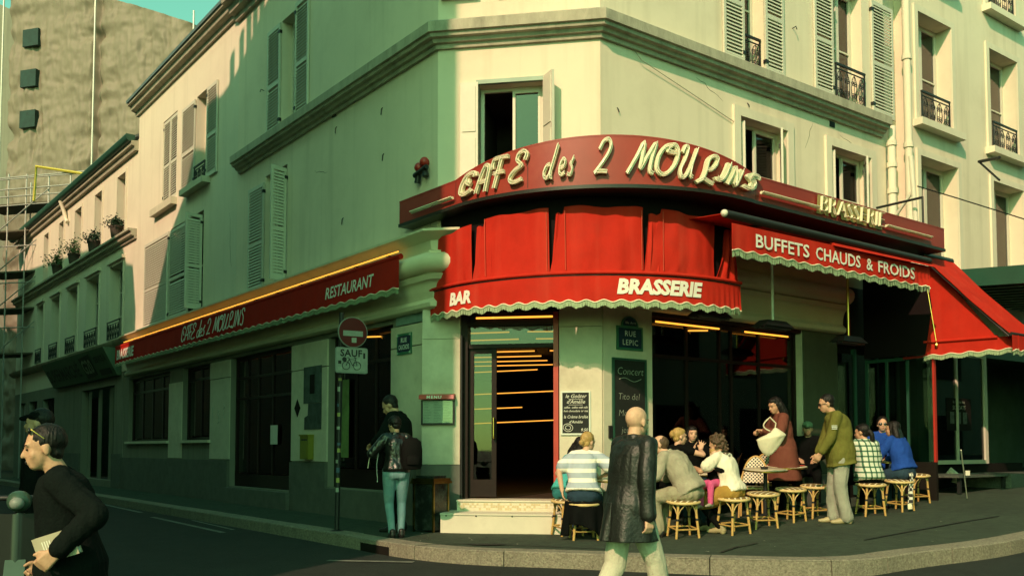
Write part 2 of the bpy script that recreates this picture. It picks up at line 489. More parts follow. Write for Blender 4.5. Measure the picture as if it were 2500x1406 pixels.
# kerb stones, one by one where they show
kerb = bpy.data.objects.new('kerb', None); scene.collection.objects.link(kerb); tag(kerb, kind='structure')
def path_frame(path):
    out = []
    for i, p in enumerate(path):
        t = (path[min(i + 1, len(path) - 1)] - path[max(i - 1, 0)]).normalized()
        out.append((p, Vector((-t.y, t.x))))
    return out
KF = path_frame(KS)
def kerb_piece(mb, i0, i1, gap=.012, jit=0):
    seg = KF[i0:i1 + 1]
    A = []; 
    outer = [p.copy() for p, n in seg]; inner = [p + n * .30 for p, n in seg]
    t0 = (outer[1] - outer[0]).normalized(); t1 = (outer[-1] - outer[-2]).normalized()
    outer[0] += t0 * gap / 2; inner[0] += t0 * gap / 2; outer[-1] -= t1 * gap / 2; inner[-1] -= t1 * gap / 2
    vs = []; fs = []
    ch = .018
    for o, q in zip(outer, inner):
        n = (q - o).normalized(); zt = pave_z(o.x, o.y) + .012 + jit
        zb = road_z(o.x, o.y) - .1
        o2 = o + n * ch
        vs += [(o.x, o.y, zb), (o.x, o.y, zt - ch), (o2.x, o2.y, zt), (q.x, q.y, zt), (q.x, q.y, zb)]
    m = len(outer)
    for i in range(m - 1):
        for k in range(5):
            fs.append((i * 5 + k, i * 5 + (k + 1) % 5, (i + 1) * 5 + (k + 1) % 5, (i + 1) * 5 + k))
    fs += [(0, 1, 2, 3, 4), tuple((m - 1) * 5 + k for k in (4, 3, 2, 1, 0))]
    mb.add(vs, fs)
lo = next(i for i, (p, n) in enumerate(KF) if p.y < 24); hi = next(i for i, (p, n) in enumerate(KF) if i > lo and p.x > 8)
far = MB(); i = 0
while i < len(KF) - 2:
    j = min(i + random.choice((3, 4, 4, 5)), len(KF) - 1)
    if lo <= i <= hi:
        m1 = MB(); kerb_piece(m1, i, j, jit=random.uniform(-.004, .004)); m1.build('kerb_stone', M_KERB, kerb, 40)
    else: kerb_piece(far, i, j)
    i = j
far.build('kerb_run', M_KERB, kerb, 40, kind='stuff')

# pale worn paint lines on the side street; the kerbside strip paints sunlight
mb = MB()
for (x0, y0), (x1, y1), wd in (((225, 1225), (345, 1251), .10), ((372, 1262), (545, 1300), .10), ((800, 1368), (1010, 1372), .12), ((470, 1270), (570, 1293), .06)):
    a = at_z(x0, y0, -.15); b = at_z(x1, y1, -.15); t = (b - a).normalized(); n = Vector((-t.y, t.x, 0)) * wd / 2
    P = [a - n, b - n, b + n, a + n]
    mb.add([(q.x, q.y, road_z(q.x, q.y) + .006) for q in P], [(0, 1, 2, 3)])
tag(mb.build('marking_and_sun_strip', mat('worn_paint_and_sun', (.16, .17, .14), .8, .5, 9)), kind='structure')

# drain slot in the kerb, gully grate, scraps of litter, a stain
def kerb_pt(px, py): 
    q = at_z(px, py, 0).to_2d(); return min(range(len(KF)), key=lambda i: (KF[i][0] - q).length)
i0 = kerb_pt(915, 1322); dr = MB(); seg = KF[i0 - 2:i0 + 2]
A = [(p - n * .004) for p, n in seg]
dr.add([(p.x, p.y, road_z(p.x, p.y) + .0) for p in A] + [(p.x, p.y, pave_z(p.x, p.y) - .045) for p in A], [(k, k + 1, k + 1 + len(A), k + len(A)) for k in range(len(A) - 1)])
dr.build('drain_slot', M_BLACK, kerb)
gm = MB(); c = at_z(1190, 1330, 0); z = pave_z(c.x, c.y) + .012
pts = [(c.x + (.22 + .07 * noise.noise(Vector((math.cos(a) * 2, math.sin(a) * 2, 1)))) * math.cos(a), c.y + (.10 + .03 * noise.noise(Vector((math.cos(a) * 2, math.sin(a) * 2, 4)))) * math.sin(a), z) for a in [2 * math.pi * k / 26 for k in range(26)]]
gm.add(pts, [tuple(range(26))]); tag(gm.build('pavement_stain', mat('tar_patch', (.012, .014, .012), .7, .3, 9)), kind='structure')
lt = MB(); rng = random.Random(2)
for k in range(46):
    px, py = (rng.uniform(1000, 2430), rng.uniform(1285, 1345)); c = at_z(px, py, .02); z = pave_z(c.x, c.y) + .014
    r = rng.uniform(.010, .026); a = rng.uniform(0, 3); lt.add([(c.x + r * math.cos(a + q) * (1 if q % 2 < 1 else .6), c.y + r * math.sin(a + q), z + .004 * (q % 2)) for q in (0, 1.6, 3.1, 4.7)], [(0, 1, 2, 3)])
tag(lt.build('litter', mat('litter_paper', (.36, .34, .26), .8, .3, 9)), 'small scraps and cigarette ends scattered over the corner pavement', 'litter', kind='stuff')
# tarred joints and a patch in the pavement
sj = MB()
for P_ in (((1010, 1322), (1130, 1318), (1290, 1322), (1480, 1330)), ((2110, 1300), (2210, 1290), (2330, 1278), (2440, 1268)), ((1760, 1338), (1800, 1325), (1850, 1318))):
    pts = [at_z(x, y, .05 if x < 1900 else .14) for x, y in P_]
    for a, b in zip(pts, pts[1:]):
        t_ = (b - a).normalized(); n_ = Vector((-t_.y, t_.x, 0)) * .018
        sj.add([(q.x, q.y, pave_z(q.x, q.y) + .011) for q in (a - n_, b - n_, b + n_, a + n_)], [(0, 1, 2, 3)])
tag(sj.build('pavement_joint', MATS['tar_patch']), kind='structure')
# ================================================================== buildings
cafe = thing('cafe_building', (0, 13.5, 0), 'cream stucco corner building with red sign band and shuttered windows', 'building')

def louvre_leaf(parent, org, ux, W_, H_, th=.035, mats=None, solid_frac=0.0, pitch=.062, mid=(.45,), ang=60):
    """a louvred shutter leaf; org: lower hinge corner, ux: unit vector along its width (leaf normal = ux x z)"""
    ux = Vector(ux).normalized(); uz = Vector((0, 0, 1)); un = ux.cross(uz)
    M = Matrix(((ux.x, un.x, 0, org[0]), (ux.y, un.y, 0, org[1]), (0, 0, 1, org[2]), (0, 0, 0, 1)))
    f = MB(); s = .055
    f.box((0, -th / 2, 0), (s, th / 2, H_), M=M); f.box((W_ - s, -th / 2, 0), (W_, th / 2, H_), M=M)
    rails = [(0, .09), (H_ - .08, H_)] + [(H_ * m - .04, H_ * m + .04) for m in mid]
    for a, b in rails: f.box((s, -th / 2 + .001, a), (W_ - s, th / 2 - .001, b), M=M)
    leaf = f.build('shutter', mats or M_SHUT, parent)
    l = MB(); z = .11
    ca, sa = math.cos(rad(ang)), math.sin(rad(ang))
    mid_w = Vector(org).to_2d() + ux.to_2d() * W_ / 2
    if un.to_2d().dot(-mid_w) > 0: sa = -sa        # slats shed rain outwards, towards the street
    sa = -sa
    while z < H_ - .1:
        if not any(a - .03 < z < b + .03 for a, b in rails[2:]):
            hw = .032; t = .004
            vs = []
            for x in (s, W_ - s):
                for (p, q) in ((-hw, -t), (hw, -t), (hw, t), (-hw, t)):
                    vs.append(M @ Vector((x, -(p * ca - q * sa), z + p * sa + q * ca)))
            l.add(vs, [(0, 1, 2, 3), (7, 6, 5, 4), (0, 4, 5, 1), (1, 5, 6, 2), (2, 6, 7, 3), (3, 7, 4, 0)])
        z += pitch
    l.build('louvres', mats or M_SHUT, leaf, kind='stuff')
    for hz in (.18, H_ - .18):
        hm = MB(); hm.box((-.02, -th / 2 - .012, hz - .03), (.05, th / 2 + .012, hz + .03), M=M); hm.build('hinge', M_IRON, leaf)
    return leaf

def window_unit(parent, W, u0, u1, z0, z1, depth=.22, leaves=2, open_leaf=None, bars=(.5,), pane=None, frame=None, room=True, curtain=False):
    """wooden casement set back in its opening, dark room box behind"""
    fr = frame or M_TRIM
    f = MB(); t = .05; w0, w1 = -depth - .05, -depth
    f.wbox(W, u0, u0 + t, z0, z1, w0, w1); f.wbox(W, u1 - t, u1, z0, z1, w0, w1)
    f.wbox(W, u0 + t, u1 - t, z1 - t, z1, w0, w1); f.wbox(W, u0 + t, u1 - t, z0, z0 + t, w0, w1)
    win = f.build('window', fr, parent)
    step = (u1 - u0 - 2 * t) / leaves
    for k in range(leaves):
        if open_leaf is not None and k == open_leaf: continue
        a = u0 + t + k * step; b = a + step; q = MB(); s = .045
        q.wbox(W, a + .003, a + s, z0 + t, z1 - t, w0 + .012, w1 + .012); q.wbox(W, b - s, b - .003, z0 + t, z1 - t, w0 + .012, w1 + .012)
        q.wbox(W, a + s, b - s, z1 - t - s, z1 - t - .003, w0 + .012, w1 + .012); q.wbox(W, a + s, b - s, z0 + t + .003, z0 + t + s, w0 + .012, w1 + .012)
        for m in bars:
            zz = z0 + (z1 - z0) * m; q.wbox(W, a + s, b - s, zz - .015, zz + .015, w0 + .016, w1 + .004)
        q.build('sash', fr, win)
        g = MB(); g.wbox(W, a + s - .005, b - s + .005, z0 + t + s, z1 - t - s, -depth - .028, -depth - .024)
        g.build('pane', pane or M_WGLASS, win)
    if room:
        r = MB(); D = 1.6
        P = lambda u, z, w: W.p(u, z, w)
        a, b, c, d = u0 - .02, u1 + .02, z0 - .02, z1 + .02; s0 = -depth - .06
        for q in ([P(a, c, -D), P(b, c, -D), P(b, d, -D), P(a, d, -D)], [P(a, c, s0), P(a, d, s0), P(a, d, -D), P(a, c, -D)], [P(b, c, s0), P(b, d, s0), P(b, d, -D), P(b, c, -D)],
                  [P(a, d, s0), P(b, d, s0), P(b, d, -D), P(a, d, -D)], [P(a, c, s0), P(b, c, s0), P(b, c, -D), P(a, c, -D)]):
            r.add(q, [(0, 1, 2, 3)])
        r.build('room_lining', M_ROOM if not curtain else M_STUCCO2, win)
    return win

def railing(parent, W, u0, u1, z0, z1, w):
    """wrought-iron guard with scrolls"""
    r = MB(); b = .012
    r.wbox(W, u0, u1, z1 - .035, z1, w - .02, w + .02); r.wbox(W, u0, u1, z1 - .11, z1 - .095, w - b, w + b); r.wbox(W, u0, u1, z0, z0 + .02, w - b, w + b)
    r.wbox(W, u0, u0 + .022, z0, z1, w - b, w + b); r.wbox(W, u1 - .022, u1, z0, z1, w - b, w + b)
    P = lambda u, z: W.p(u, z, w)
    H_ = z1 - .11 - z0; L_ = u1 - u0; n = max(2, round(L_ / .26)); st = L_ / n
    def scroll(cu, cz, r0, sg, turns=1.6, st_a=0):
        return [P(cu + sg * math.cos(st_a + a * turns * 2 * math.pi / 16) * r0 * (1 - a / 19), cz + math.sin(st_a + a * turns * 2 * math.pi / 16) * r0 * (1 - a / 19)) for a in range(17)]
    for k in range(n):
        cu = u0 + st * (k + .5)
        r.tube([P(cu + st * .36 * math.cos(a * math.pi / 8), z0 + H_ * .5 + H_ * .46 * math.sin(a * math.pi / 8)) for a in range(17)], .0085, 5)
        for sg in (-1, 1):
            r.tube(scroll(cu + sg * st * .18, z0 + H_ * .70, st * .22, sg), .0075, 5)
            r.tube(scroll(cu + sg * st * .18, z0 + H_ * .30, st * .22, -sg, st_a=1), .0075, 5)
        r.tube([P(cu, z0), P(cu, z0 + H_)], .007, 5)
    return r.build('railing', M_IRON, parent)

# ---- openings (u0,u1,z0,z1)
OL_up = [(5.0, 5.72, 7.5, 9.7)]                      # second floor, side street
OL_1 = [(5.38, 6.45, 4.42, 6.72), (10.1, 12.55, 4.42, 6.80)]
OL_2 = [(9.92, 10.72, 7.55, 9.7), (12.2, 13.36, 7.6, 9.82)]
OC_1 = [(.62, 1.58, 5.0, 6.53)]
OC_2 = [(.1, .55, 7.95, 9.7), (.95, 1.6, 7.95, 9.7)]
OR_1 = [(3.05, 4.29, 4.95, 6.62), (5.55, 6.80, 4.95, 6.62)]
OR_2 = [(3.17, 3.72, 7.5, 9.75), (5.68, 6.62, 7.5, 9.75)]
TOP = 10.75
WALL_B = 4.1
mb = MB()
wall_mesh(mb, WL, 0, 8.0, WALL_B, TOP, OL_up + OL_1[:1], .3)
mb.build('wall', M_STUCCO, cafe)
mb = MB(); wall_mesh(mb, WC, 0, 2.42, WALL_B, TOP, OC_1 + OC_2, .3); mb.build('wall', M_STUCCO, cafe)
mb = MB(); wall_mesh(mb, WR, 0, 7.35, WALL_B, TOP, OR_1 + OR_2, .3)
mb.build('wall', M_STUCCO, cafe)

# string course round the corner
PL = [(WL.p(7.84, 0).x, WL.p(7.84, 0).y), CL, CR, (WR.p(7.2, 0).x, WR.p(7.2, 0).y)]
sc_prof = [(-.02, 7.10), (.05, 7.10), (.06, 7.16), (.11, 7.17), (.13, 7.22), (.19, 7.23), (.20, 7.28), (.24, 7.29), (.24, 7.44), (.20, 7.47), (-.02, 7.48)]
mb = MB(); sweep(mb, PL, sc_prof); mb.build('string_course', M_CORNICE, cafe, 35)
# eaves
ev = [(-.02, 10.55), (.08, 10.55), (.10, 10.65), (.22, 10.68), (.26, 10.82), (.40, 10.85), (.42, 10.98), (-.02, 11.0)]
PE = [(WL.p(8.05, 0).x, WL.p(8.05, 0).y), CL, CR, (WR.p(7.35, 0).x, WR.p(7.35, 0).y)]
mb = MB(); sweep(mb, PE, ev); mb.build('eaves_cornice', M_CORNICE, cafe, 35)
mb = MB()
rp = [WL.p(8.0, 0, .3), WL.p(-.1, 0, .3), WR.p(-.1, 0, .3), WR.p(7.35, 0, .3), WR.p(7.35, 0, -8), WL.p(8.0, 0, -8)]
mb.prism([(p.x, p.y) for p in rp], 11.0, 11.12); mb.build('roof', mat('zinc_roof', (.10, .13, .13), .5, .2, 3), cafe)

# shop-front fascia: bulging painted moulding all round the corner
def fascia_prof(): 
    pr = [(-.02, 3.20), (.12, 3.20), (.16, 3.23), (.17, 3.29), (.13, 3.33), (.10, 3.36)]
    for k in range(6):                      # cove
        a = k / 5 * math.pi / 2
        pr.append((.10 + .10 * (1 - math.cos(a)), 3.38 + .24 * math.sin(a)))
    pr += [(.22, 3.66), (.24, 3.69)]
    for k in range(8):                      # bulge
        a = -math.pi / 2 + k / 7 * math.pi
        pr.append((.20 + .15 * math.cos(a), 3.86 + .15 * math.sin(a)))
    pr += [(.20, 4.04), (.14, 4.06), (.16, 4.20), (.30, 4.27), (.34, 4.30), (.34, 4.335), (-.02, 4.345)]
    return pr
PF = [(WL.p(16.0, 0).x, WL.p(16.0, 0).y), CL, CR, (WR.p(5.7, 0).x, WR.p(5.7, 0).y)]
mb = MB(); sweep(mb, PF, fascia_prof()); mb.build('fascia', M_FASCIA, cafe, 40)

# ---- shutters and windows, side street
def leafL(parent, u_h, z0, h, u_far=None, ang=None, wd=None, w=.03, **k):
    o = WL.p(u_h, z0, w)
    if u_far is not None:
        d = WL.d * (1 if u_far > u_h else -1); wd = abs(u_far - u_h); v = Vector((d.x, d.y, 0))
        if u_far < u_h: pass
    else:
        a = rad(ang); v2 = WL.d * math.cos(a) + WL.n * math.sin(a); v = Vector((v2.x, v2.y, 0))
    return louvre_leaf(parent, o, v, wd, h, **k)
# second-floor window
window_unit(cafe, WL, *OL_up[0])
leafL(cafe, 5.72, 7.52, 2.15, u_far=6.35); leafL(cafe, 5.0, 7.52, 2.25, u_far=4.42)
# first-floor window
window_unit(cafe, WL, *OL_1[0])
leafL(cafe, 6.45, 4.40, 2.2, u_far=7.25); leafL(cafe, 5.36, 4.40, 2.22, ang=104, wd=.36)
mb = MB(); mb.wbox(WL, 6.48, 7.3, 4.345, 4.40, 0, .1)

# right-hand (uphill) facade
def leafR(parent, u_h, z0, h, u_far=None, ang=None, wd=None, w=.03, **k):
    o = WR.p(u_h, z0, w)
    if u_far is not None:
        d = WR.d * (1 if u_far > u_h else -1); wd = abs(u_far - u_h)
    else:
        a = rad(ang); d = WR.d * math.cos(a) + WR.n * math.sin(a)
    return louvre_leaf(parent, o, Vector((d.x, d.y, 0)), wd, h, **k)
for (a, b, c, d) in OR_2: window_unit(cafe, WR, a, b, c, d, open_leaf=0 if a < 4 else None, pane=M_WGLASS)
leafR(cafe, 3.17, 7.52, 2.2, u_far=2.66); leafR(cafe, 3.72, 7.52, 2.2, u_far=4.22)
leafR(cafe, 5.66, 7.52, 2.2, u_far=5.10); leafR(cafe, 6.90, 7.52, 2.2, u_far=7.62)
railing(cafe, WR, 5.68, 6.60, 7.5, 8.18, .06)
railing(cafe, WR, 3.19, 3.70, 7.5, 8.10, -.06)
# first floor: raised surrounds, inward shutters half folded
for a, b, c, d in OR_1:
    s = MB(); t = .16
    for q in ((a - t, a, c - .1, d + t), (b, b + t, c - .1, d + t), (a, b, d, d + t)):
        s.wbox(WR, *q, -.01, .045)
    s.build('window_surround', M_STUCCO2, cafe)
    window_unit(cafe, WR, a, b, c, d, depth=.2, open_leaf=0)
    leafR(cafe, b - .02, c + .05, d - c - .1, ang=140, wd=.42, w=-.10, pitch=.05)
    leafR(cafe, a + .04, c + .05, d - c - .1, ang=62, wd=.22, w=-.18, pitch=.05)

# ---- chamfer window
a, b, c, d = OC_1[0]
window_unit(cafe, WC, a, b, c, d, depth=.18, open_leaf=0, bars=())
sm = MB(); sm.wbox(WC, a - .03, b + .03, d, d + .06, -.02, .05); sm.wbox(WC, a - .05, a, c, d, -.18, .01); sm.build('window_frame', mat('green_white_frame', (.30, .42, .32), .5, .1, 8), cafe)
def panel_leaf(o, d, wd, h, mt=None):
    d = Vector((d.x, d.y, 0)).normalized(); n = d.cross(Vector((0, 0, 1)))
    M = Matrix(((d.x, n.x, 0, o[0]), (d.y, n.y, 0, o[1]), (0, 0, 1, o[2]), (0, 0, 0, 1)))
    p = MB(); t = .02
    p.box((0, -t, 0), (wd, t, h), M=M)
    for k in (0, 1):
        z0, z1 = (.06, h * .47) if k == 0 else (h * .53, h - .06)
        p.box((.035, -t - .012, z0), (wd - .035, t + .012, z1), M=M)
    return p.build('shutter', mt or M_TRIM, cafe)
panel_leaf(WC.p(.62, 4.98, .035), -WC.d, .27, 1.58)
panel_leaf(WC.p(1.60, 4.98, .03), (WC.d * .55 + WC.n * .83), .30, 1.60)
for q in OC_2:
    window_unit(cafe, WC, *q)
sm = MB(); sm.wbox(WC, .05, .62, 7.86, 7.95, 0, .10); sm.build('window_sill', M_CORNICE, cafe)
sm = MB(); sm.wbox(WC, .9, 1.65, 7.86, 7.95, 0, .10); sm.build('window_sill', M_CORNICE, cafe)

# small wall fittings: vent grilles, hooks, patches
v = MB(); v.wbox(WR, 5.55, 5.70, 6.98, 7.08, 0, .012)
for k in range(5): v.wbox(WR, 5.56, 5.69, 6.99 + k * .018, 7.0 + k * .018, .012, .02)
v.build('vent_grille', M_IRON, cafe)
v = MB(); q = WL.uz(817, 275); v.wbox(WL, q[0] - .07, q[0] + .07, q[1] - .08, q[1] + .06, 0, .02); v.build('vent_grille', M_IRON, cafe)
for px, py in ((934, 272), (822, 318), (838, 540), (970, 170), (937, 384)):
    q = WL.uz(px, py); h = MB(); h.tube([WL.p(q[0], q[1] + .06, .0), WL.p(q[0] - .01, q[1] + .02, .03), WL.p(q[0] + .02, q[1] - .06, .02)], .008, 5); h.build('wall_hook', M_IRON, cafe)
for px, py in ((1825, 258), (1828, 275), (1507, 270)):
    q = WR.uz(px, py); h = MB(); h.tube([WR.p(q[0], q[1] + .04, 0), WR.p(q[0], q[1], .03), WR.p(q[0] + .02, q[1] - .03, .02)], .008, 5); h.build('wall_hook', M_IRON, cafe)
# hooks beside shutters
for px, py in ((645, 222), (1935, 70)):
    W = WL if px < 1000 else WR; q = W.uz(px, py)
    h = MB(); h.tube([W.p(q[0], q[1], 0), W.p(q[0], q[1] + .01, .07), W.p(q[0], q[1] - .05, .09)], .009, 5); h.build('shutter_stay', M_IRON, cafe)

# ---- ground floor -------------------------------------------------
GF = 3.22
# side street ground floor with shop openings
OLg = [(1.27, 3.50, .48, 3.12), (5.0, 8.2, .35, 3.12), (9.42, 11.38, 1.36, 3.12), (12.4, 16.1, 1.34, 3.12)]
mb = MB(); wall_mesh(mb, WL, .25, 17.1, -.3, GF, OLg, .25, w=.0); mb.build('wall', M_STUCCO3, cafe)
# plinth band
for a, b in ((.55, 1.26), (3.51, 4.99), (8.21, 17.0)):
    mb = MB(); mb.wbox(WL, a, b, -.3, .90, .0, .06); mb.build('plinth', M_PLINTH, cafe)
mb = MB(); mb.wbox(WL, 1.1, 3.62, -.3, .46, .0, .10); mb.build('doorstep', M_PLINTH, cafe)
mb = MB(); mb.wbox(WL, 4.96, 8.24, -.3, .32, 0, .14); mb.build('doorstep', M_PLINTH, cafe)
# corner pier faced with stone panels (chamfer side) and lintel tiles
PIER = [(-.22, .36, .90, 2.78), (1.80, 2.42, .2, 3.08)]
core = MB(); core.wbox(WC, -.14, .36, -.3, GF, -.45, -.03); core.build('pier', M_STONE, cafe)
core = MB(); core.wbox(WC, 1.82, 2.42, -.3, GF, -.40, -.03); core.build('pier', M_STONE, cafe)
def stone(W, u0, u1, z0, z1, w0, w1, m=None):
    s = MB(); g = .004
    s.wbox(W, u0 + g, u1 - g, z0 + g, z1 - g, w0, w1); return s.build('stone_panel', m or M_STONE, cafe)
stone(WC, -.22, .36, .92, 2.76, -.03, .03); stone(WC, -.22, .36, 2.76, 3.20, -.03, .02)
stone(WC, -.22, .37, -.2, .92, -.03, .07, M_PLINTH)
stone(WC, 1.81, 2.43, .30, 2.9, -.03, .03); stone(WC, 1.81, 2.43, 2.9, 3.2, -.03, .03)
stone(WC, 1.81, 2.43, -.2, .30, -.03, .06, M_PLINTH)
M_TEAL = mat('glazed_tile', (.20, .30, .27), .35, .25, 5)
for k in range(4): stone(WL, .02 + k * .27, .02 + (k + 1) * .27, 3.06, 3.20, .0, .05, M_TEAL)
stone(WL, .05, 1.27, 2.72, 3.05, .0, .04); stone(WL, .05, 1.27, .92, 2.71, .0, .04)
stone(WL, 3.5, 5.0, 2.62, 3.10, .0, .035); stone(WL, 3.5, 5.0, .92, 2.61, .0, .03)
stone(WL, 8.2, 9.42, 2.72, 3.10, .0, .03); stone(WL, 8.2, 9.42, .92, 2.71, .0, .02); stone(WL, 11.38, 12.4, .92, 2.8, .0, .02)
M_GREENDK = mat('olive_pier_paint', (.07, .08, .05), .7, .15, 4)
# right-hand pier with the plates, second pier
mb = MB(); mb.wbox(WR, .02, .98, -.2, GF, -.3, -.0); mb.build('pier', M_STONE, cafe)
mb = MB(); mb.wbox(WR, 4.62, 5.62, -.2, GF, -.3, .0); mb.build('pier', M_STONE, cafe)
stone(WR, .0, .98, .55, 3.2, 0, .03); stone(WR, .0, .98, -.2, .55, 0, .06, M_PLINTH)
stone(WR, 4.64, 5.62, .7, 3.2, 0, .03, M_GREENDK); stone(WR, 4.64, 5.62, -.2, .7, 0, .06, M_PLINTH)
for W, q in ((WR, (.98, 4.62, 3.14, GF, -.28, .0)), (WR, (5.62, 8.28, 3.05, 4.1, -.28, .0)), (WC, (.36, 1.82, 3.12, GF, -.3, .0))):
    mb = MB(); mb.wbox(W, *q); mb.build('lintel', M_DARKWOOD, cafe)

# shop fronts: dark frames with panes
def shopfront(W, u0, u1, z0, z1, cols, rows, depth=.12, stall=.0, mf=None, bar=.05, door=None):
    f = MB(); mf = mf or M_DARKWOOD; w0, w1 = -depth - .06, -depth
    f.wbox(W, u0, u0 + .07, z0, z1, w0, w1); f.wbox(W, u1 - .07, u1, z0, z1, w0, w1)
    f.wbox(W, u0 + .07, u1 - .07, z1 - .07, z1, w0, w1); f.wbox(W, u0 + .07, u1 - .07, z0, z0 + .07 + stall, w0, w1)
    us = [u0 + .07 + (u1 - u0 - .14) * c for c in cols]; zs = [z0 + .07 + stall + (z1 - z0 - .14 - stall) * r for r in rows]
    for q in us: f.wbox(W, q - bar / 2, q + bar / 2, z0 + .07 + stall, z1 - .07, w0 + .004, w1 - .004)
    for q in zs: f.wbox(W, u0 + .07, u1 - .07, q - bar / 2, q + bar / 2, w0 + .006, w1 - .002)
    fr = f.build('shop_front', mf, cafe)
    ue = [u0 + .07] + us + [u1 - .07]; ze = [z0 + .07 + stall] + zs + [z1 - .07]
    for a, b in zip(ue, ue[1:]):
        for c, d in zip(ze, ze[1:]):
            g = MB(); g.wbox(W, a + bar / 2, b - bar / 2, c + bar / 2, d - bar / 2, -depth - .034, -depth - .028); g.build('pane', M_GLASS, fr)
    return fr
shopfront(WL, 1.27, 3.50, .48, 3.12, (.33, .66), (.80,), stall=.25)
shopfront(WL, 5.0, 8.2, .35, 3.12, (.38, .62, .80), (.66, .84), stall=.2)
shopfront(WL, 9.42, 11.38, 1.36, 3.12, (.5,), (.85,))
shopfront(WL, 12.4, 16.1, 1.34, 3.12, (.25, .5, .75), (.80,))
shopfront(WR, .98, 4.62, .35, 3.14, (.24, .46, .54, .74), (.80,), stall=.1)
# window sills
for a, b in ((9.36, 11.44), (12.34, 16.16)):
    s = MB(); s.wbox(WL, a, b, 1.29, 1.355, -.02, .08); s.build('window_sill', M_STONE, cafe)

# corner doorway: jambs, threshold, transom, open door leaf
d = MB(); d.wbox(WC, .36, .46, .42, 3.12, -.22, -.02); d.wbox(WC, .46, 1.73, 2.95, 3.12, -.20, -.04); d.wbox(WC, .46, 1.73, 2.62, 2.68, -.18, -.06); d.build('door_frame', M_DARKWOOD, cafe)
d = MB(); d.wbox(WC, 1.73, 1.80, .42, 3.12, -.22, .035); d.build('door_frame', M_REDFRAME, cafe)
g = MB(); g.wbox(WC, .46, 1.73, 2.68, 2.95, -.13, -.124); g.build('transom_pane', M_GLASS, cafe)
d = MB()
for q in ((.46, .53, .45, 2.62), (.80, .87, .45, 2.62), (.53, .80, .45, .70), (.53, .80, 2.55, 2.62)): d.wbox(WC, *q, -.16, -.11)
dl = d.build('door', M_DARKWOOD, cafe); g = MB(); g.wbox(WC, .53, .80, .70, 2.55, -.138, -.132); g.build('pane', M_GLASS, dl)
h = MB(); h.tube([WC.p(.84, 1.30, -.10), WC.p(.84, 1.30, -.04), WC.p(.84, 1.60, -.04), WC.p(.84, 1.60, -.10)], .014, 8); h.build('handle', M_BRASS, dl, 60)

# interior shell
mb = MB()
inn = [WL.p(16.0, 0, -.26), WL.p(.55, 0, -.26), WC.p(.2, 0, -.42), WC.p(2.3, 0, -.42), WR.p(.6, 0, -.3), WR.p(8.4, 0, -.3), WR.p(8.4, 0, -7.5), WL.p(16, 0, -7.5)]
pl = [(p.x, p.y) for p in inn]
n = len(pl)
mb.add([(x, y, .42) for x, y in pl], [tuple(range(n))]); mb.build('interior_floor', mat('interior_floor_tile', (.05, .035, .025), .5, .3, 3), cafe)
mb = MB(); mb.add([(x, y, 3.20) for x, y in pl], [tuple(range(n))[::-1]]); mb.build('interior_ceiling', mat('interior_ceiling_paint', (.035, .02, .014), .45, .2, 2, spec=.5), cafe)
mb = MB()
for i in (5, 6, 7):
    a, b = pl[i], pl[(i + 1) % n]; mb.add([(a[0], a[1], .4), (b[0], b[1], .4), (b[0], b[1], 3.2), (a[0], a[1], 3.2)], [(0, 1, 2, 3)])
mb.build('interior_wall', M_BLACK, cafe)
# steps at the corner door
st = thing('entrance_steps', (*WC.p(1.1, 0, .4).to_2d(), 0), 'pale stone steps with mosaic riser before the corner doorway', 'steps')
M_STEP = mat('step_stone', (.62, .58, .46), .6, .08, 3, .05, 50, dirt=(.4, .36, .26), dscale=2, damt=.35)
mb = MB(); mb.wbox(WC, .25, 1.95, -.05, .245, .0, .75); mb.wbox(WC, .245, 1.955, .245, .27, .0, .765); mb.build('step', M_STEP, st)
mb = MB(); mb.wbox(WC, .37, 1.80, .27, .40, -.25, .27); mb.wbox(WC, .365, 1.80, .402, .425, -.25, .29); mb.build('step', M_STEP, st)
t = MB(); ts = .034; cols = [mat('mosaic_cream', (.66, .60, .45), .4, .1, 20), mat('mosaic_ochre', (.55, .45, .27), .4, .1, 20), mat('mosaic_green', (.10, .22, .12), .4, .1, 20)]
u = .385
while u < 1.78:
    for r in range(3):
        z = .285 + r * ts
        ci = 2 if (r == 1 and int(u * 100) % 37 == 0) else (1 if random.random() < .5 else 0)
        t.wbox(WC, u, u + ts - .005, z, z + ts - .005, .27, .274, ci)
    u += ts
t.build('mosaic', cols, st, kind='stuff')
sc = MB()
for u in (.33, .75, 1.25, 1.8): sc.tube([WC.p(u, .235, .748), WC.p(u, .235, .757)], .012, 8)
sc.build('screw_heads', M_IRON, st, kind='stuff')

# downpipes at the uphill end
for k, (px, y0, y1, rr, lb) in enumerate(((2171, 310, 520, .075, 'short pale downpipe with collars below the string course end'), (2200, 10, 560, .075, 'tall pale downpipe running up the recess between two facades'))):
    u0, z1 = WR.uz(px, y0, -.05 if k else .06); _, z0 = WR.uz(px + (12 if k else 0), y1, -.05 if k else .06)
    if k: z1 = 11
    wv = .04 if k else .1
    p = MB(); p.tube([WR.p(u0, z0 - 1.5, wv), WR.p(u0, z1 - .3, wv), WR.p(u0 + (0 if k else .08), z1, wv - .03)], rr, 12)
    t = thing('downpipe', WR.p(u0, z0 - 1.5, wv), lb, 'pipe'); p.build('pipe', M_STUCCO2, t, 50)
    for f in ((.25, .55, .8) if k == 0 else (.3, .62, .9)):
        c = MB(); zz = z0 + (z1 - z0) * f; c.lathe([(rr + .002, -.05), (rr + .022, -.05), (rr + .022, .05), (rr + .002, .05)], WR.p(u0, zz, wv), 14); c.build('collar', M_STUCCO2, t)
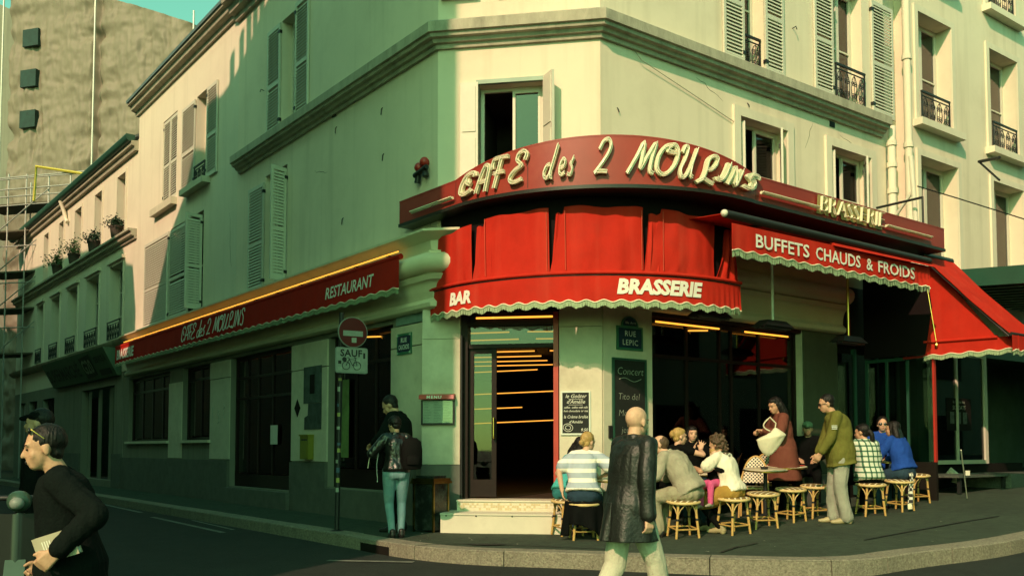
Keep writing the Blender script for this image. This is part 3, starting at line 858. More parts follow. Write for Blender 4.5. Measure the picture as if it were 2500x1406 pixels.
# hairline cracks in the render
rng = random.Random(17); M_CRACK = mat('crack_dark', (.16, .14, .10), .9, .2, 20)
for W, px, py, n, dx, dz in ((WL, 1062, 470, 9, .02, -.16), (WL, 560, 520, 8, -.03, -.18), (WR, 1700, 190, 8, .10, -.05), (WR, 2050, 330, 7, .12, -.03), (WL, 800, 420, 7, .10, .02), (WR, 1985, 300, 6, -.05, -.10)):
    u, z = W.uz(px, py); pts = []
    for k in range(n):
        pts.append(W.p(u, z, .001)); u += dx + rng.uniform(-.04, .04); z += dz + rng.uniform(-.04, .04)
    c_ = MB(); c_.tube(pts, [.0015 + .003 * math.sin(math.pi * k / (n - 1)) for k in range(n)], 4); c_.build('render_crack', M_CRACK, cafe)
# ================================================================== side-street building next door (sunlit, shuttered)
nb = thing('shuttered_house', (*WL.p(12, 0).to_2d(), 0), 'pale stucco house with open shutters beside the corner building', 'building')
mb = MB(); wall_mesh(mb, WL, 8.0, 15.6, 4.1, 10.8, OL_1[1:] + OL_2, .3); mb.build('wall', M_STUCCO2, nb)
mb = MB(); mb.add([WL.p(15.6, 4.1, 0), WL.p(15.6, 4.1, -9), WL.p(15.6, 10.8, -9), WL.p(15.6, 10.8, 0)], [(0, 1, 2, 3)]); mb.build('gable_wall', M_STUCCO2, nb)
mb = MB(); pe = [(WL.p(15.75, 0).x, WL.p(15.75, 0).y), (WL.p(8.06, 0).x, WL.p(8.06, 0).y)]
sweep(mb, pe, [(-.02, 10.66), (.06, 10.66), (.08, 10.76), (.20, 10.80), (.22, 10.90), (.30, 10.92), (.30, 10.98), (-.02, 11.0)]); mb.build('eaves_cornice', M_CORNICE, nb, 35)
mb = MB(); mb.solid([WL.p(15.75, 10.98, .34), WL.p(8.06, 10.98, .34), WL.p(8.06, 13.0, -5), WL.p(15.75, 13.0, -5)], [WL.p(15.75, 11.06, .34), WL.p(8.06, 11.06, .34), WL.p(8.06, 13.08, -5), WL.p(15.75, 13.08, -5)])
mb.build('roof', MATS['zinc_roof'], nb)
def leafN(*a, **k): return leafL(nb, *a, **k)
# large first-floor window: outer leaf folded back, one leaf closed, one standing out
window_unit(nb, WL, *OL_1[1])
leafN(12.6, 4.40, 2.35, u_far=14.7); leafN(12.55, 4.42, 2.32, u_far=11.1, w=.02); leafN(10.12, 4.42, 2.25, ang=100, wd=.42)
# second-floor window with its leaves flat, small guard
window_unit(nb, WL, *OL_2[0]); leafN(10.74, 7.5, 2.15, u_far=11.7); leafN(9.90, 7.5, 2.15, u_far=9.22)
railing(nb, WL, 9.94, 10.7, 7.55, 7.95, .05)
s = MB(); s.wbox(WL, 9.7, 11.35, 7.36, 7.50, 0, .20); s.build('window_sill', M_STONE, nb)
# closed pair
window_unit(nb, WL, *OL_2[1], room=False)
leafN(13.36, 7.6, 2.2, u_far=12.79, w=-.03); leafN(12.2, 7.6, 2.2, u_far=12.77, w=-.03)
s = MB(); s.wbox(WL, 12.1, 13.9, 7.36, 7.54, 0, .16); s.build('window_sill', M_STONE, nb)
p = MB(); u = 15.62; p.tube([WL.p(12.62, 4.4, .05), WL.p(12.62, 6.2, .05)], .03, 8); p.build('conduit', M_TRIM, nb, 50)

# ================================================================== lower house with flower pots and the grocery shop
WCL = Wall(WL.p(15.6, 0, .0).to_2d(), (-.628, .778), (-.778, -.628))
lh = thing('flower_pot_house', (*WCL.p(8, 0).to_2d(), 0), 'low pale house with five flower-potted windows above a supermarket front', 'building')
def cu(px, py): return WCL.uz(px, py)
up_px = [(287, 307), (233, 250), (185, 201), (147, 158), (111, 122)]
lo_px = [(269, 300), (213, 242), (167, 190), (127, 147), (94, 108)]
OCu = []; OCl = []
for x0, x1 in up_px: OCu.append((WCL.u(x1, 520), WCL.u(x0, 520), 7.42, 9.32))
for x0, x1 in lo_px: OCl.append((WCL.u(x1, 740), WCL.u(x0, 740), 4.42, 6.66))
OCg = []
mb = MB(); wall_mesh(mb, WCL, 0, 16.4, 3.4, 10.0, OCu + OCl, .35); mb.build('wall', M_STUCCO2, lh)
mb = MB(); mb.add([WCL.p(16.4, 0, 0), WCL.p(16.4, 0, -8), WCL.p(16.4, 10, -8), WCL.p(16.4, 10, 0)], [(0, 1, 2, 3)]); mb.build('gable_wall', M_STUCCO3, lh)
for a, b, c, d in OCu + OCl:
    window_unit(lh, WCL, a, b, c, d, depth=.25, room=False, pane=M_WGLASS, bars=(.33, .66))
    q = MB(); q.wbox(WCL, a, b, c, d, -.345, -.335); q.build('curtain', mat('net_curtain', (.30, .30, .26), .9, .15, 6), lh)
    s = MB(); t = .09
    for r in ((a - t, a, c, d + t), (b, b + t, c, d + t), (a, b, d, d + t)): s.wbox(WCL, *r, -.005, .03)
    if c < 5: s.wbox(WCL, a - .16, b + .16, d + t, d + t + .09, -.005, .10)
    s.build('window_surround', M_STUCCO2, lh)
pth = lambda u0, u1: [(WCL.p(u1, 0).x, WCL.p(u1, 0).y), (WCL.p(u0, 0).x, WCL.p(u0, 0).y)]
mb = MB(); sweep(mb, pth(.02, 16.5), [(-.02, 7.12), (.06, 7.12), (.08, 7.2), (.16, 7.22), (.17, 7.32), (.24, 7.34), (.24, 7.40), (-.02, 7.41)]); mb.build('string_course', M_CORNICE, lh, 35)
mb = MB(); sweep(mb, pth(.02, 16.6), [(-.02, 9.66), (.10, 9.66), (.12, 9.78), (.20, 9.80), (.20, 9.92), (-.02, 9.95)]); mb.build('eaves_cornice', M_CORNICE, lh, 35)
mb = MB(); g = [(.22 + .13 * math.cos(a), 10.03 - .13 * math.sin(a)) for a in [k * math.pi / 8 for k in range(9)]]
sweep(mb, pth(.05, 16.7), [(.36, 10.06)] + g[1:8] + [(.08, 10.06), (.10, 10.10), (.34, 10.10)]); mb.build('gutter', M_GREENPAINT, lh, 40)
mb = MB(); mb.solid([WCL.p(0, 10.03, .1), WCL.p(16.6, 10.03, .1), WCL.p(16.6, 12.6, -5), WCL.p(0, 12.6, -5)], [WCL.p(0, 10.1, .1), WCL.p(16.6, 10.1, .1), WCL.p(16.6, 12.67, -5), WCL.p(0, 12.67, -5)]); mb.build('roof', MATS['zinc_roof'], lh)
pp = MB(); q = WCL.u(165, 520); pp.tube([WCL.p(q, 9.9, .25), WCL.p(q, 9.55, .12), WCL.p(q - .1, 9.25, .08), WCL.p(q - .3, 9.1, .06)], .07, 8); pp.build('downpipe', M_STUCCO2, lh, 50)
for a, b, c, d in OCl: railing(lh, WCL, a + .02, b - .02, c, c + .55, .08)
# ground floor of the low house: openings seen as dark doorways
OCg = [(1.9, 5.6, .2, 3.05), (9.4, 11.2, .3, 3.0), (12.2, 13.6, .3, 3.0), (14.3, 15.4, .3, 3.0)]
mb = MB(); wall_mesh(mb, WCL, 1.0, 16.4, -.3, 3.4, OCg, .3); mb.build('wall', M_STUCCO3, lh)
mb = MB(); sweep(mb, pth(.02, 16.5), [(-.02, 4.12), (.10, 4.12), (.22, 4.2), (.26, 4.3), (-.02, 4.34)]); mb.build('shop_cornice', M_CORNICE, lh, 35)
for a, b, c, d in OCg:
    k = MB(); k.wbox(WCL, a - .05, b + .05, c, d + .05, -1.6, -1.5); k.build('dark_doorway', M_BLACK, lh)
    k = MB()
    for s in (0, .32, .66, 1): 
        u = a + (b - a) * s; k.wbox(WCL, u - .05, u + .05, c, d, -.3, -.2)
    k.build('door_frame', M_STUCCO3 if a < 3 else M_DARKWOOD, lh)
for a, b in ((1.0, 1.88), (5.62, 9.38), (11.22, 12.18)):
    mb = MB(); mb.wbox(WCL, a, b, -.3, 1.0, 0, .06); mb.build('plinth', M_PLINTH, lh)
# sloping shop sign with lettering
sg = thing('shop_sign_board', WCL.p(5, 3.4, .3), 'sloping dull green supermarket sign board with dark lettering', 'sign')
M_SIGNG = mat('faded_sign_green', (.09, .16, .10), .7, .15, 3)
ua, ub = 1.2, 9.0
mb = MB(); mb.solid([WCL.p(ua, 4.10, .55), WCL.p(ub, 4.10, .55), WCL.p(ub, 3.30, .12), WCL.p(ua, 3.30, .12)], [WCL.p(ua, 4.10, .05), WCL.p(ub, 4.10, .05), WCL.p(ub, 3.30, .0), WCL.p(ua, 3.30, .0)]); mb.build('board', M_SIGNG, sg)
def slope_text(body, u, v, size, m, **k):
    vs, fs = text_geo(body, size, **k); t = MB()
    for_ = lambda p: WCL.p(u - p.x, 3.30 + (v + p.y) * .88, .12 + (v + p.y) * .473 + .012)
    t.add([for_(p) for p in vs], fs); t.build('lettering', m, sg)
M_INK = mat('dark_lettering', (.012, .02, .014), .6, .1, 8)
slope_text('SUPERMARCHÉ', 6.7, .2, .62, M_INK, bold=.012)
b = MB(); 
P = lambda u, v, e=.012: WCL.p(u, 3.30 + v * .88, .12 + v * .473 + e)
b.solid([P(4.15, .06), P(2.95, .12), P(2.95, .80), P(4.15, .74)], [P(4.15, .06, .03), P(2.95, .12, .03), P(2.95, .80, .03), P(4.15, .74, .03)]); b.build('logo_panel', M_INK, sg)
vs, fs = text_geo('G20', .62, bold=.015); t = MB(); t.add([P(3.55 - p.x, .22 + p.y, .038) for p in vs], fs); t.build('logo_lettering', mat('pale_logo', (.22, .30, .2), .6, 0), sg)
slope_text('SERVICE À', 2.05, .50, .26, M_INK, bold=.01)
b = MB(); b.solid([P(2.6, .08), P(1.5, .08), P(1.5, .26), P(2.6, .26)], [P(2.6, .08, .03), P(1.5, .08, .03), P(1.5, .26, .03), P(2.6, .26, .03)]); b.build('logo_panel', M_INK, sg)

# flower pots on the upper sills
M_LEAF = mat('leaf_green', (.05, .11, .035), .6, .35, 12, spec=.3)
M_LEAFD = mat('leaf_dark', (.02, .05, .025), .6, .35, 12, spec=.3)
M_POT = mat('dark_pot', (.06, .045, .035), .7, .2, 6)
pot_spec = [(0, .30, .26, 'round dark-leaved plant in a pot on the window ledge next to the shuttered house', M_LEAFD),
            (1, .34, .30, 'spreading dark plant in a tall pot on the second ledge from the shuttered house', M_LEAFD),
            (2, .46, .50, 'largest bright green bushy plant in a pot on the middle window ledge', M_LEAF),
            (3, .42, .46, 'leafy green plant trailing over its pot on the fourth ledge', M_LEAF)]
for k, sp, ht, lb, ml in pot_spec:
    a, b, c, d = OCu[k]; uc = (a + b) / 2 + .15; base = WCL.p(uc, 7.42, .10)
    t = thing('potted_plant', base, lb, 'plant', None)
    q = MB(); q.lathe([(.10, 0), (.14, .02), (.18, .30), (.20, .30), (.20, .36), (.16, .36), (.15, .30)], base, 14); q.build('pot', M_POT, t, 40)
    f = MB(); rng = random.Random(k)
    for i in range(420):
        th = rng.uniform(0, 2 * math.pi); rr = abs(rng.gauss(0, .6)) * sp; zz = .40 + abs(rng.gauss(.3, .35)) * ht - rr * (.35 if k == 3 else .15)
        cpt = base + Vector((math.cos(th) * rr, math.sin(th) * rr, zz)); s = rng.uniform(.03, .06)
        ax = Vector((rng.uniform(-1, 1), rng.uniform(-1, 1), rng.uniform(-.6, .9))).normalized(); bx = ax.orthogonal().normalized()
        f.add([cpt - ax * s, cpt + bx * s * .45, cpt + ax * s, cpt - bx * s * .45], [(0, 1, 2, 3)])
    f.build('foliage', ml, t)
    st = MB()
    for i in range(6):
        th = i; st.tube([base + Vector((0, 0, .34)), base + Vector((math.cos(th) * .1, math.sin(th) * .1, .42 + ht * .4))], .008, 4)
    st.build('stem', M_LEAFD, t)

# ================================================================== uphill neighbour
up = thing('uphill_building', (*WR.p(13, 0).to_2d(), 0), 'pale rendered building uphill of the corner building with ironwork window guards', 'building')
ODw = [(8.55, 9.85, 7.72, 9.98), (11.45, 12.75, 7.72, 9.98), (14.4, 15.7, 7.72, 9.98), (8.55, 10.0, 4.6, 7.02), (11.5, 12.9, 4.6, 7.02), (8.55, 9.85, 10.9, 13.0), (11.45, 12.75, 10.9, 13.0), (14.4, 15.7, 4.6, 7.02)]
mb = MB(); wall_mesh(mb, WR, 8.28, 22, 3.6, 14, ODw, .35, w=.0); mb.build('wall', M_STUCCO, up)
mb = MB(); mb.wbox(WR, 7.35, 8.28, -.2, 14, -.6, -.32); mb.build('wall', M_STUCCO, up)      # the recess with the pipes
for i, (a, b, c, d) in enumerate(ODw):
    blind = (c < 5)
    window_unit(up, WR, a, b, c, d, depth=.30, room=False, bars=() if blind else (.5,))
    q = MB(); q.wbox(WR, a, b, c, d, -.40, -.39); q.build('curtain', mat('cream_blind', (.62, .58, .46), .9, .06, 6), up)
    s = MB(); t = .13
    for r in ((a - t, a, c - .02, d + t), (b, b + t, c - .02, d + t), (a, b, d, d + t)): s.wbox(WR, *r, -.005, .04)
    s.build('window_surround', M_STUCCO2, up)
    if not blind:
        s = MB(); s.wbox(WR, a - .2, b + .2, c - .14, c, -.01, .20); s.build('window_sill', M_STUCCO2, up)
        railing(up, WR, a + .01, b - .2, c, c + .62, .07)
# grocery front below
mb = MB(); wall_mesh(mb, WR, 8.28, 22, .2, 3.6, [(8.9, 10.8, .85, 3.1), (11.0, 14.5, .3, 3.1)], .2); mb.build('wall', M_GREENPAINT, up)

# ================================================================== sheeted building far down the side street
FAR = Wall((-9, 44), (1, -.30), (-.28, -.96))
sh = thing('sheeted_building', (-18, 46, 0), 'tall building wrapped in wrinkled beige plastic sheeting down the side street', 'building')
M_TARP = mat('plastic_sheeting', (.24, .19, .145), .6, .10, .8, .25, 3.0, dirt=(.17, .135, .10), dscale=.6, damt=.4, stretch=(1, 1, .5), transl=.1)
# seam position and the falling roof line: sky shows to the right of the top
mb = MB()
def tarp_top(u):
    return 23.5 - .40 * (u + 8.6)
uA, uB = -20, -1
def fnT(s, t):
    u = uA + (uB - uA) * s; return _tarp(u, -.2 + (max(12, tarp_top(u)) + .2) * t)
def _tarp(u, z):
    f = ((u + 200) / 6.2) % 1; e = min(f, 1 - f); seam = math.exp(-(e / .035) ** 2)
    zz = ((z + u * .1) % 5.5) / 5.5
    pull = .35 * math.exp(-(min(zz, 1 - zz) / .07) ** 2) * math.exp(-(e / .12) ** 2)
    w = -.34 * seam - pull + .05 * math.sin(u * 9 + 5 * noise.noise(Vector((u * .5, z * .25, 4)))) * (.4 + noise.noise(Vector((u * .3, z * .2, 9)))) + .22 * noise.noise(Vector((u * .22, z * .12, 3))) + .12 * noise.noise(Vector((u * 1.3, z * .30, 1))) + .06 * noise.noise(Vector((u * .7, z * 2.2, 7))) - .22 * abs(noise.noise(Vector((u * .55 + z * .15, z * .22, 12)))) - .16 * abs(noise.noise(Vector((u * .35 - z * .4, z * .5, 21)))) - .12 * abs(noise.noise(Vector((u * 2.2, z * .5, 31)))) - .09 * abs(noise.noise(Vector((u * 1.6 + z, z * 2.0 - u, 41)))) - .07 * abs(noise.noise(Vector((u * 4.2, z * 1.1, 51))))
    w += .06 * math.sin(z * 5 + 4 * noise.noise(Vector((u, z * .3, 0)))) * math.exp(-(e / .2) ** 2)
    q = FAR.o + FAR.d * u + FAR.n * w
    return Vector((q.x, q.y, z))
mb.grid(fnT, 330, 250)
mb.build('sheeting', M_TARP, sh, 180)
mb = MB(); pts = []
for u in (-30, 6):
    q = FAR.o + FAR.d * u - FAR.n * 1.2; pts.append(q)
back = [q - FAR.n * 8 for q in pts]
mb.solid([(pts[0].x, pts[0].y, 0), (pts[1].x, pts[1].y, 0), (back[1].x, back[1].y, 0), (back[0].x, back[0].y, 0)],
         [(pts[0].x, pts[0].y, tarp_top(-30) - 1), (pts[1].x, pts[1].y, 12), (back[1].x, back[1].y, 12), (back[0].x, back[0].y, tarp_top(-30) - 1)])
mb.build('wall', M_STUCCO3, sh)
# cable ties / poles at the seams
for k in range(-5, 3):
    u = (k * 6.2) - 200 + 6.2 * 32
    if not -29 < u < 5: continue
    t = MB(); t.tube([FAR.p(u, 0, .02), FAR.p(u, tarp_top(u) + .6, .02)], .05, 6); t.build('scaffold_pole', mat('galvanised', (.45, .46, .42), .5, .1, 5, metal=.4), sh, 50)
# the dark window holes in the sheeting at the far left
for px, py in ((70, 85), (64, 185), (62, 285)):
    r = ray(px, py); o = FAR.o + FAR.n * .2; tt = o.dot(FAR.n) / Vector((r.x, r.y)).dot(FAR.n)
    P3 = r * tt; u = (P3.to_2d() - o).dot(FAR.d); z = CAM_H + P3.z
    t = MB(); t.wbox(FAR, u - .75, u + .30, z - .45, z + .5, -.35, .0); t.build('sheeting_opening', mat('teal_mesh', (.006, .03, .026), .6, .5, 4), sh)

# scaffold in front, with a yellow guard rail
sf = thing('scaffold', (-13.5, 34, 0), 'metal tube scaffold with yellow guard rail in front of the sheeted building', 'scaffold')
SF = Wall((-9.0, 33.5), (1, -.25), (-.24, -.97))
GALV = mat('galvanised', (.45, .46, .42), .5)
def sfu(px, py, off=0):
    r = ray(px, py); o = SF.o + SF.n * off; tt = o.dot(SF.n) / Vector((r.x, r.y)).dot(SF.n); P3 = r * tt
    return (P3.to_2d() - o).dot(SF.d), CAM_H + P3.z
ux0 = sfu(0, 500)[0]; 
for px in (18, 62, 117, 170):
    u = sfu(px, 500)[0]; zt = sfu(px, 425)[1]
    for off in (0, -1.2):
        t = MB(); t.tube([SF.p(u, 0, off), SF.p(u, zt, off)], .03, 6); t.build('standard', GALV, sf, 50)
for py in (431, 460, 478):
    z = sfu(60, py)[1]; t = MB(); t.tube([SF.p(ux0 - 1, z, .04), SF.p(ux0 + 5.5, z, .04)], .03, 6); t.build('ledger', GALV, sf, 50)
for k, py in enumerate((495, 560, 660, 750, 860)):
    z = sfu(60, py)[1]
    t = MB(); t.wbox(SF, ux0 - 1, ux0 + 5.5, z - .06, z, -1.25, .02); t.build('deck', mat('scaffold_plank', (.10, .09, .06), .8, .3, 3, stretch=(1, 1, 6)), sf)
    t = MB(); t.tube([SF.p(ux0 - 1, z + 1, .04), SF.p(ux0 + 5.5, z + 1, .04)], .025, 6); t.build('ledger', GALV, sf, 50)
    if k:
        t = MB(); t.tube([SF.p(ux0, z, .06), SF.p(ux0 + 2.4, z + 1.6, .06)], .025, 6); t.build('brace', GALV, sf, 50)
t = MB(); u1, z1 = sfu(92, 408); u2, z2 = sfu(215, 427); u3, z3 = sfu(86, 492)
t.tube([SF.p(u3, z3, .1), SF.p(u1, z1, .1), SF.p(u2, z2, .1)], .06, 6); t.build('guard_rail', mat('yellow_paint', (.55, .46, .06), .6, .1, 6), sf, 30)
t = MB(); t.wbox(SF, ux0 - 1, ux0 + 4, 0, sfu(60, 505)[1], -2.6, -2.4); t.build('dust_screen', mat('dark_green_netting', (.03, .07, .05), .8, .4, 3), sf)

# ================================================================== the houses opposite, which throw the street's shade
DO = 9.0
K_DU = SUN_H.dot(WL.d) / SUN_H.dot(WL.n) * DO; K_DZ = math.tan(SUN_EL) / SUN_H.dot(WL.n) * DO
def opp(u, z): return (u + K_DU, z + K_DZ)
def opposite(name, outline, lb, dep=6.0):
    t = thing(name, (*WL.p(outline[0][0], 0, DO).to_2d(), 0), lb, 'building')
    sh2 = Vector((SUN_H.x, SUN_H.y, 0)) * dep
    A = [WL.p(u, z, DO) for u, z in outline]; B = [p + sh2 for p in A]
    mb = MB(); mb.solid(A, B); mb.build('wall', M_STUCCO3, t)
    return t
EDGE_U = -5.10
near = [(EDGE_U, -1)] + [opp(*q) for q in ((15.6, -9.0), (15.0, 3.3), (14.44, 4.05), (13.4, 5.43), (12.4, 6.83), (11.33, 7.6), (10.6, 8.6), (10.16, 9.2), (8.95, 9.25), (8.3, 9.4), (7.5, 9.8), (6.75, 10.3), (5.0, 11.2))] + [(EDGE_U, 20.0)]
ob = opposite('corner_house_opposite', near, 'tall rendered corner house across the side street, out of the picture')
for uu, zz, hh in ((8.55, 9.2, .55), (8.0, 9.4, .65), (7.6, 9.6, .9), (7.25, 9.8, .7), (6.9, 10.0, 1.1)):
    a, b = opp(uu, zz); c = MB(); c.wbox(WL, a - .09, a + .09, b - 1.0, b + hh, DO - .35, DO - .15); c.build('chimney_pot', M_POT, ob)
far_o = [(opp(14.6, 0)[0], -1), (opp(60, 0)[0], -1), opp(60, 9.6), opp(30, 8.2), opp(17.2, 7.35), opp(16.6, 6.55), opp(15.95, 6.4), opp(15.6, 5.1), opp(15.6, 3.35), opp(14.6, 3.35)]
opposite('low_house_opposite', far_o, 'low rendered house across the side street, out of the picture')
# a row behind the viewer across the uphill street, added unseen for dimming and reflections
bk = thing('added_house_row_opposite', (*WR.p(20, 0, 13).to_2d(), 0), 'unseen added house row across the uphill street, out of the picture', 'building')
mb = MB(); mb.prism([tuple(WR.p(u, 0, w).to_2d()) for u, w in ((-1, 13), (70, 13), (70, 19), (-1, 19))], -1.5, 12); mb.build('wall', M_STUCCO3, bk)
for k in range(14):
    for zz in (.3, 4.4, 7.6):
        mb = MB(); mb.wbox(WR, 1 + k * 4.5, 3.2 + k * 4.5, zz, zz + 2.4, 12.94, 13.02); mb.build('window', M_BLACK, bk)
def ang2(v): return math.atan2(v.y, v.x)
# ================================================================== curved sign band
SZ0 = 4.57
def circ3(a, b, c):
    ax, ay, bx, by, cx, cy = *a, *b, *c
    d = 2 * (ax * (by - cy) + bx * (cy - ay) + cx * (ay - by))
    ux = ((ax**2 + ay**2) * (by - cy) + (bx**2 + by**2) * (cy - ay) + (cx**2 + cy**2) * (ay - by)) / d
    uy = ((ax**2 + ay**2) * (cx - bx) + (bx**2 + by**2) * (ax - cx) + (cx**2 + cy**2) * (bx - ax)) / d
    return Vector((ux, uy)), math.hypot(ax - ux, ay - uy)
S0 = at_z(975, 548, SZ0).to_2d(); S1 = at_z(1113, 500, SZ0).to_2d(); SM = at_z(1480, 450, SZ0).to_2d(); S2 = at_z(1845, 490, SZ0).to_2d(); S3 = at_z(2306, 608, SZ0).to_2d()
SCc, SR = circ3(S1, SM, S2)
_a0 = ang2(S1 - SCc); _a1 = ang2(S2 - SCc)
if _a1 < _a0: _a1 += 2 * math.pi
L1 = (S1 - S0).length; L2 = SR * (_a1 - _a0); L3 = (S3 - S2).length; LT = L1 + L2 + L3
def sign_pt(s, off=0.0):
    """plan point and outward normal at arc length s along the sign face"""
    if s < L1:
        t = (S1 - S0).normalized(); n = Vector((t.y, -t.x)); return S0 + t * s + n * off, n
    if s < L1 + L2:
        a = _a0 + (s - L1) / SR; n = Vector((math.cos(a), math.sin(a))); return SCc + n * (SR + off), n
    t = (S3 - S2).normalized(); n = Vector((t.y, -t.x)); return S2 + t * (s - L1 - L2) + n * off, n
def sign_top(s):
    k = (s - L1 - L2 * .5) / (L2 * .5)
    base = 4.91
    if abs(k) < 1: return base + .30 * (1 - k * k)
    return base
sgn = thing('curved_sign', (*SM, SZ0), 'dark red curved sign band with arched top and cream neon letters', 'sign')
TH = .16
mb = MB(); NS = 90; ss = [LT * i / NS for i in range(NS + 1)]
ss = sorted(set(ss + [L1, L1 + L2]))
vs = []
for s in ss:
    (f, n) = sign_pt(s); b = f - n * TH; zt = sign_top(s)
    vs += [(f.x, f.y, SZ0), (f.x, f.y, zt), (b.x, b.y, zt), (b.x, b.y, SZ0)]
m = len(ss); fs = [(i * 4 + k, i * 4 + (k + 1) % 4, (i + 1) * 4 + (k + 1) % 4, (i + 1) * 4 + k) for i in range(m - 1) for k in range(4)] + [(0, 1, 2, 3), tuple((m - 1) * 4 + k for k in (3, 2, 1, 0))]
mb.add(vs, fs); mb.build('panel', M_REDPAINT, sgn, 30)
# dark base rail and soffit
M_SIGNDK = mat('sign_rail', (.02, .022, .018), .4, .2, 4)
mb = MB(); vs = []
for s in ss:
    f, n = sign_pt(s); f2 = f + n * .02; b = f - n * .45
    vs += [(f2.x, f2.y, SZ0 - .05), (f2.x, f2.y, SZ0 - .003), (b.x, b.y, SZ0 - .003), (b.x, b.y, SZ0 - .05)]
mb.add(vs, fs); mb.build('base_rail', M_SIGNDK, sgn, 30)
# panel joints and edge strip
mb = MB()
for i, s in enumerate(ss[:-1]):
    (a, n), (b, n2) = sign_pt(s, -.03), sign_pt(ss[i + 1], -.03)
    za, zb = sign_top(s) + .012, sign_top(ss[i + 1]) + .012
    mb.add([(a.x + n.x * .034, a.y + n.y * .034, za - .02), (b.x + n2.x * .034, b.y + n2.y * .034, zb - .02), (b.x + n2.x * .034, b.y + n2.y * .034, zb), (a.x + n.x * .034, a.y + n.y * .034, za),
            (b.x - n2.x * .12, b.y - n2.y * .12, zb), (a.x - n.x * .12, a.y - n.y * .12, za)], [(0, 1, 2, 3), (3, 2, 4, 5)])
mb.build('top_edge_strip', M_REDPAINT, sgn)
for s in (L1, L1 + L2 * .27, L1 + L2):
    f, n = sign_pt(s, .002); t = Vector((-n.y, n.x)) * .004
    j = MB(); j.add([(f.x - t.x, f.y - t.y, SZ0 + .02), (f.x + t.x, f.y + t.y, SZ0 + .02), (f.x + t.x, f.y + t.y, sign_top(s) - .02), (f.x - t.x, f.y - t.y, sign_top(s) - .02)], [(0, 1, 2, 3)])
    j.build('panel_joint', M_SIGNDK, sgn)
# roof sheet closing the space between sign and wall
mb = MB(); top = []
for s in ss: f, n = sign_pt(s, -.13); top.append((f.x, f.y))
wall_line = [WR.p(7.3, 0).to_2d(), Vector(CR), Vector(CL), WL.p(.9, 0).to_2d()]
poly = top + [(p.x, p.y) for p in wall_line]
mb.prism(poly[::-1], 4.60, 4.64); mb.build('canopy_sheet', M_SIGNDK, sgn)

# --- neon lettering: channel letters with tubes, hand-drawn strokes (x,y in letter heights)
GLY = {
 'C': [[(.62, .80), (.58, .97), (.40, 1.0), (.20, .86), (.06, .5), (.04, .18), (.16, .0), (.36, .02), (.56, .16)], [(.30, .74), (.34, .52), (.46, .44)]],
 'A': [[(.0, .0), (.14, .42), (.34, .88), (.50, 1.0), (.62, .90), (.58, .5), (.52, .0)], [(.10, .36), (.60, .40)]],
 'F': [[(.06, .66), (.04, .84), (.16, 1.0), (.70, 1.02)], [(.40, 1.0), (.32, .55), (.22, .0)], [(.14, .48), (.58, .52)]],
 'E': [[(.62, .74), (.68, .94), (.52, 1.05), (.32, .96), (.28, .74), (.50, .56), (.24, .40), (.04, .18), (.10, .0), (.34, -.02), (.60, .06)]],
 'd': [[(.34, .46), (.16, .40), (.04, .20), (.08, .02), (.24, .0), (.38, .20), (.66, 1.12)], [(.40, .28), (.40, .02), (.50, .0)]],
 'e': [[(.06, .22), (.32, .30), (.36, .46), (.22, .52), (.06, .34), (.04, .10), (.16, .0), (.38, .08)]],
 's': [[(.42, .70), (.30, .50), (.20, .46), (.36, .24), (.26, .02), (.02, .04)]],
 '2': [[(.10, .72), (.22, .96), (.40, 1.02), (.52, .84), (.44, .56), (.20, .22), (.02, .0)], [(.02, .02), (.22, .06), (.50, .04)]],
 'M': [[(.0, .0), (.22, .55), (.38, 1.0), (.40, .55), (.40, .14), (.58, .60), (.78, 1.0), (.72, .5), (.72, .10), (.84, .0)]],
 'O': [[(.46, 1.0), (.22, .92), (.06, .6), (.06, .2), (.24, .0), (.46, .1), (.62, .42), (.62, .8), (.46, 1.0), (.30, .78), (.62, .74)]],
 'U': [[(.10, .80), (.18, 1.0), (.32, .92), (.24, .6), (.08, .26), (.14, .02), (.32, .04), (.52, .34), (.76, .96)], [(.60, .52), (.54, .12), (.66, .02)]],
 'L': [[(.62, .72), (.66, .94), (.50, 1.04), (.32, .86), (.28, .46), (.18, .14), (.0, .02), (.22, .16), (.40, .10), (.62, .02)], [(.30, .52), (.50, .56), (.64, .76)]],
 'I': [[(.44, 1.0), (.38, .5), (.28, .10), (.12, .0), (.02, .14)]],
 'N': [[(.02, .0), (.16, .5), (.26, 1.0), (.38, .5), (.44, .04), (.56, .5), (.66, .96)]],
 'S': [[(.58, .78), (.50, .98), (.30, .98), (.22, .78), (.42, .52), (.44, .18), (.28, .0), (.04, .10)]],
}
def smooth_stroke(pts, n=5):
    P = [Vector(p) for p in pts]; out = []
    for i in range(len(P) - 1):
        p0, p1, p2, p3 = P[max(i - 1, 0)], P[i], P[i + 1], P[min(i + 2, len(P) - 1)]
        for k in range(n):
            t = k / n
            out.append(.5 * ((2 * p1) + (p2 - p0) * t + (2 * p0 - 5 * p1 + 4 * p2 - p3) * t * t + (-p0 + 3 * p1 - 3 * p2 + p3) * t ** 3))
    out.append(P[-1]); return out
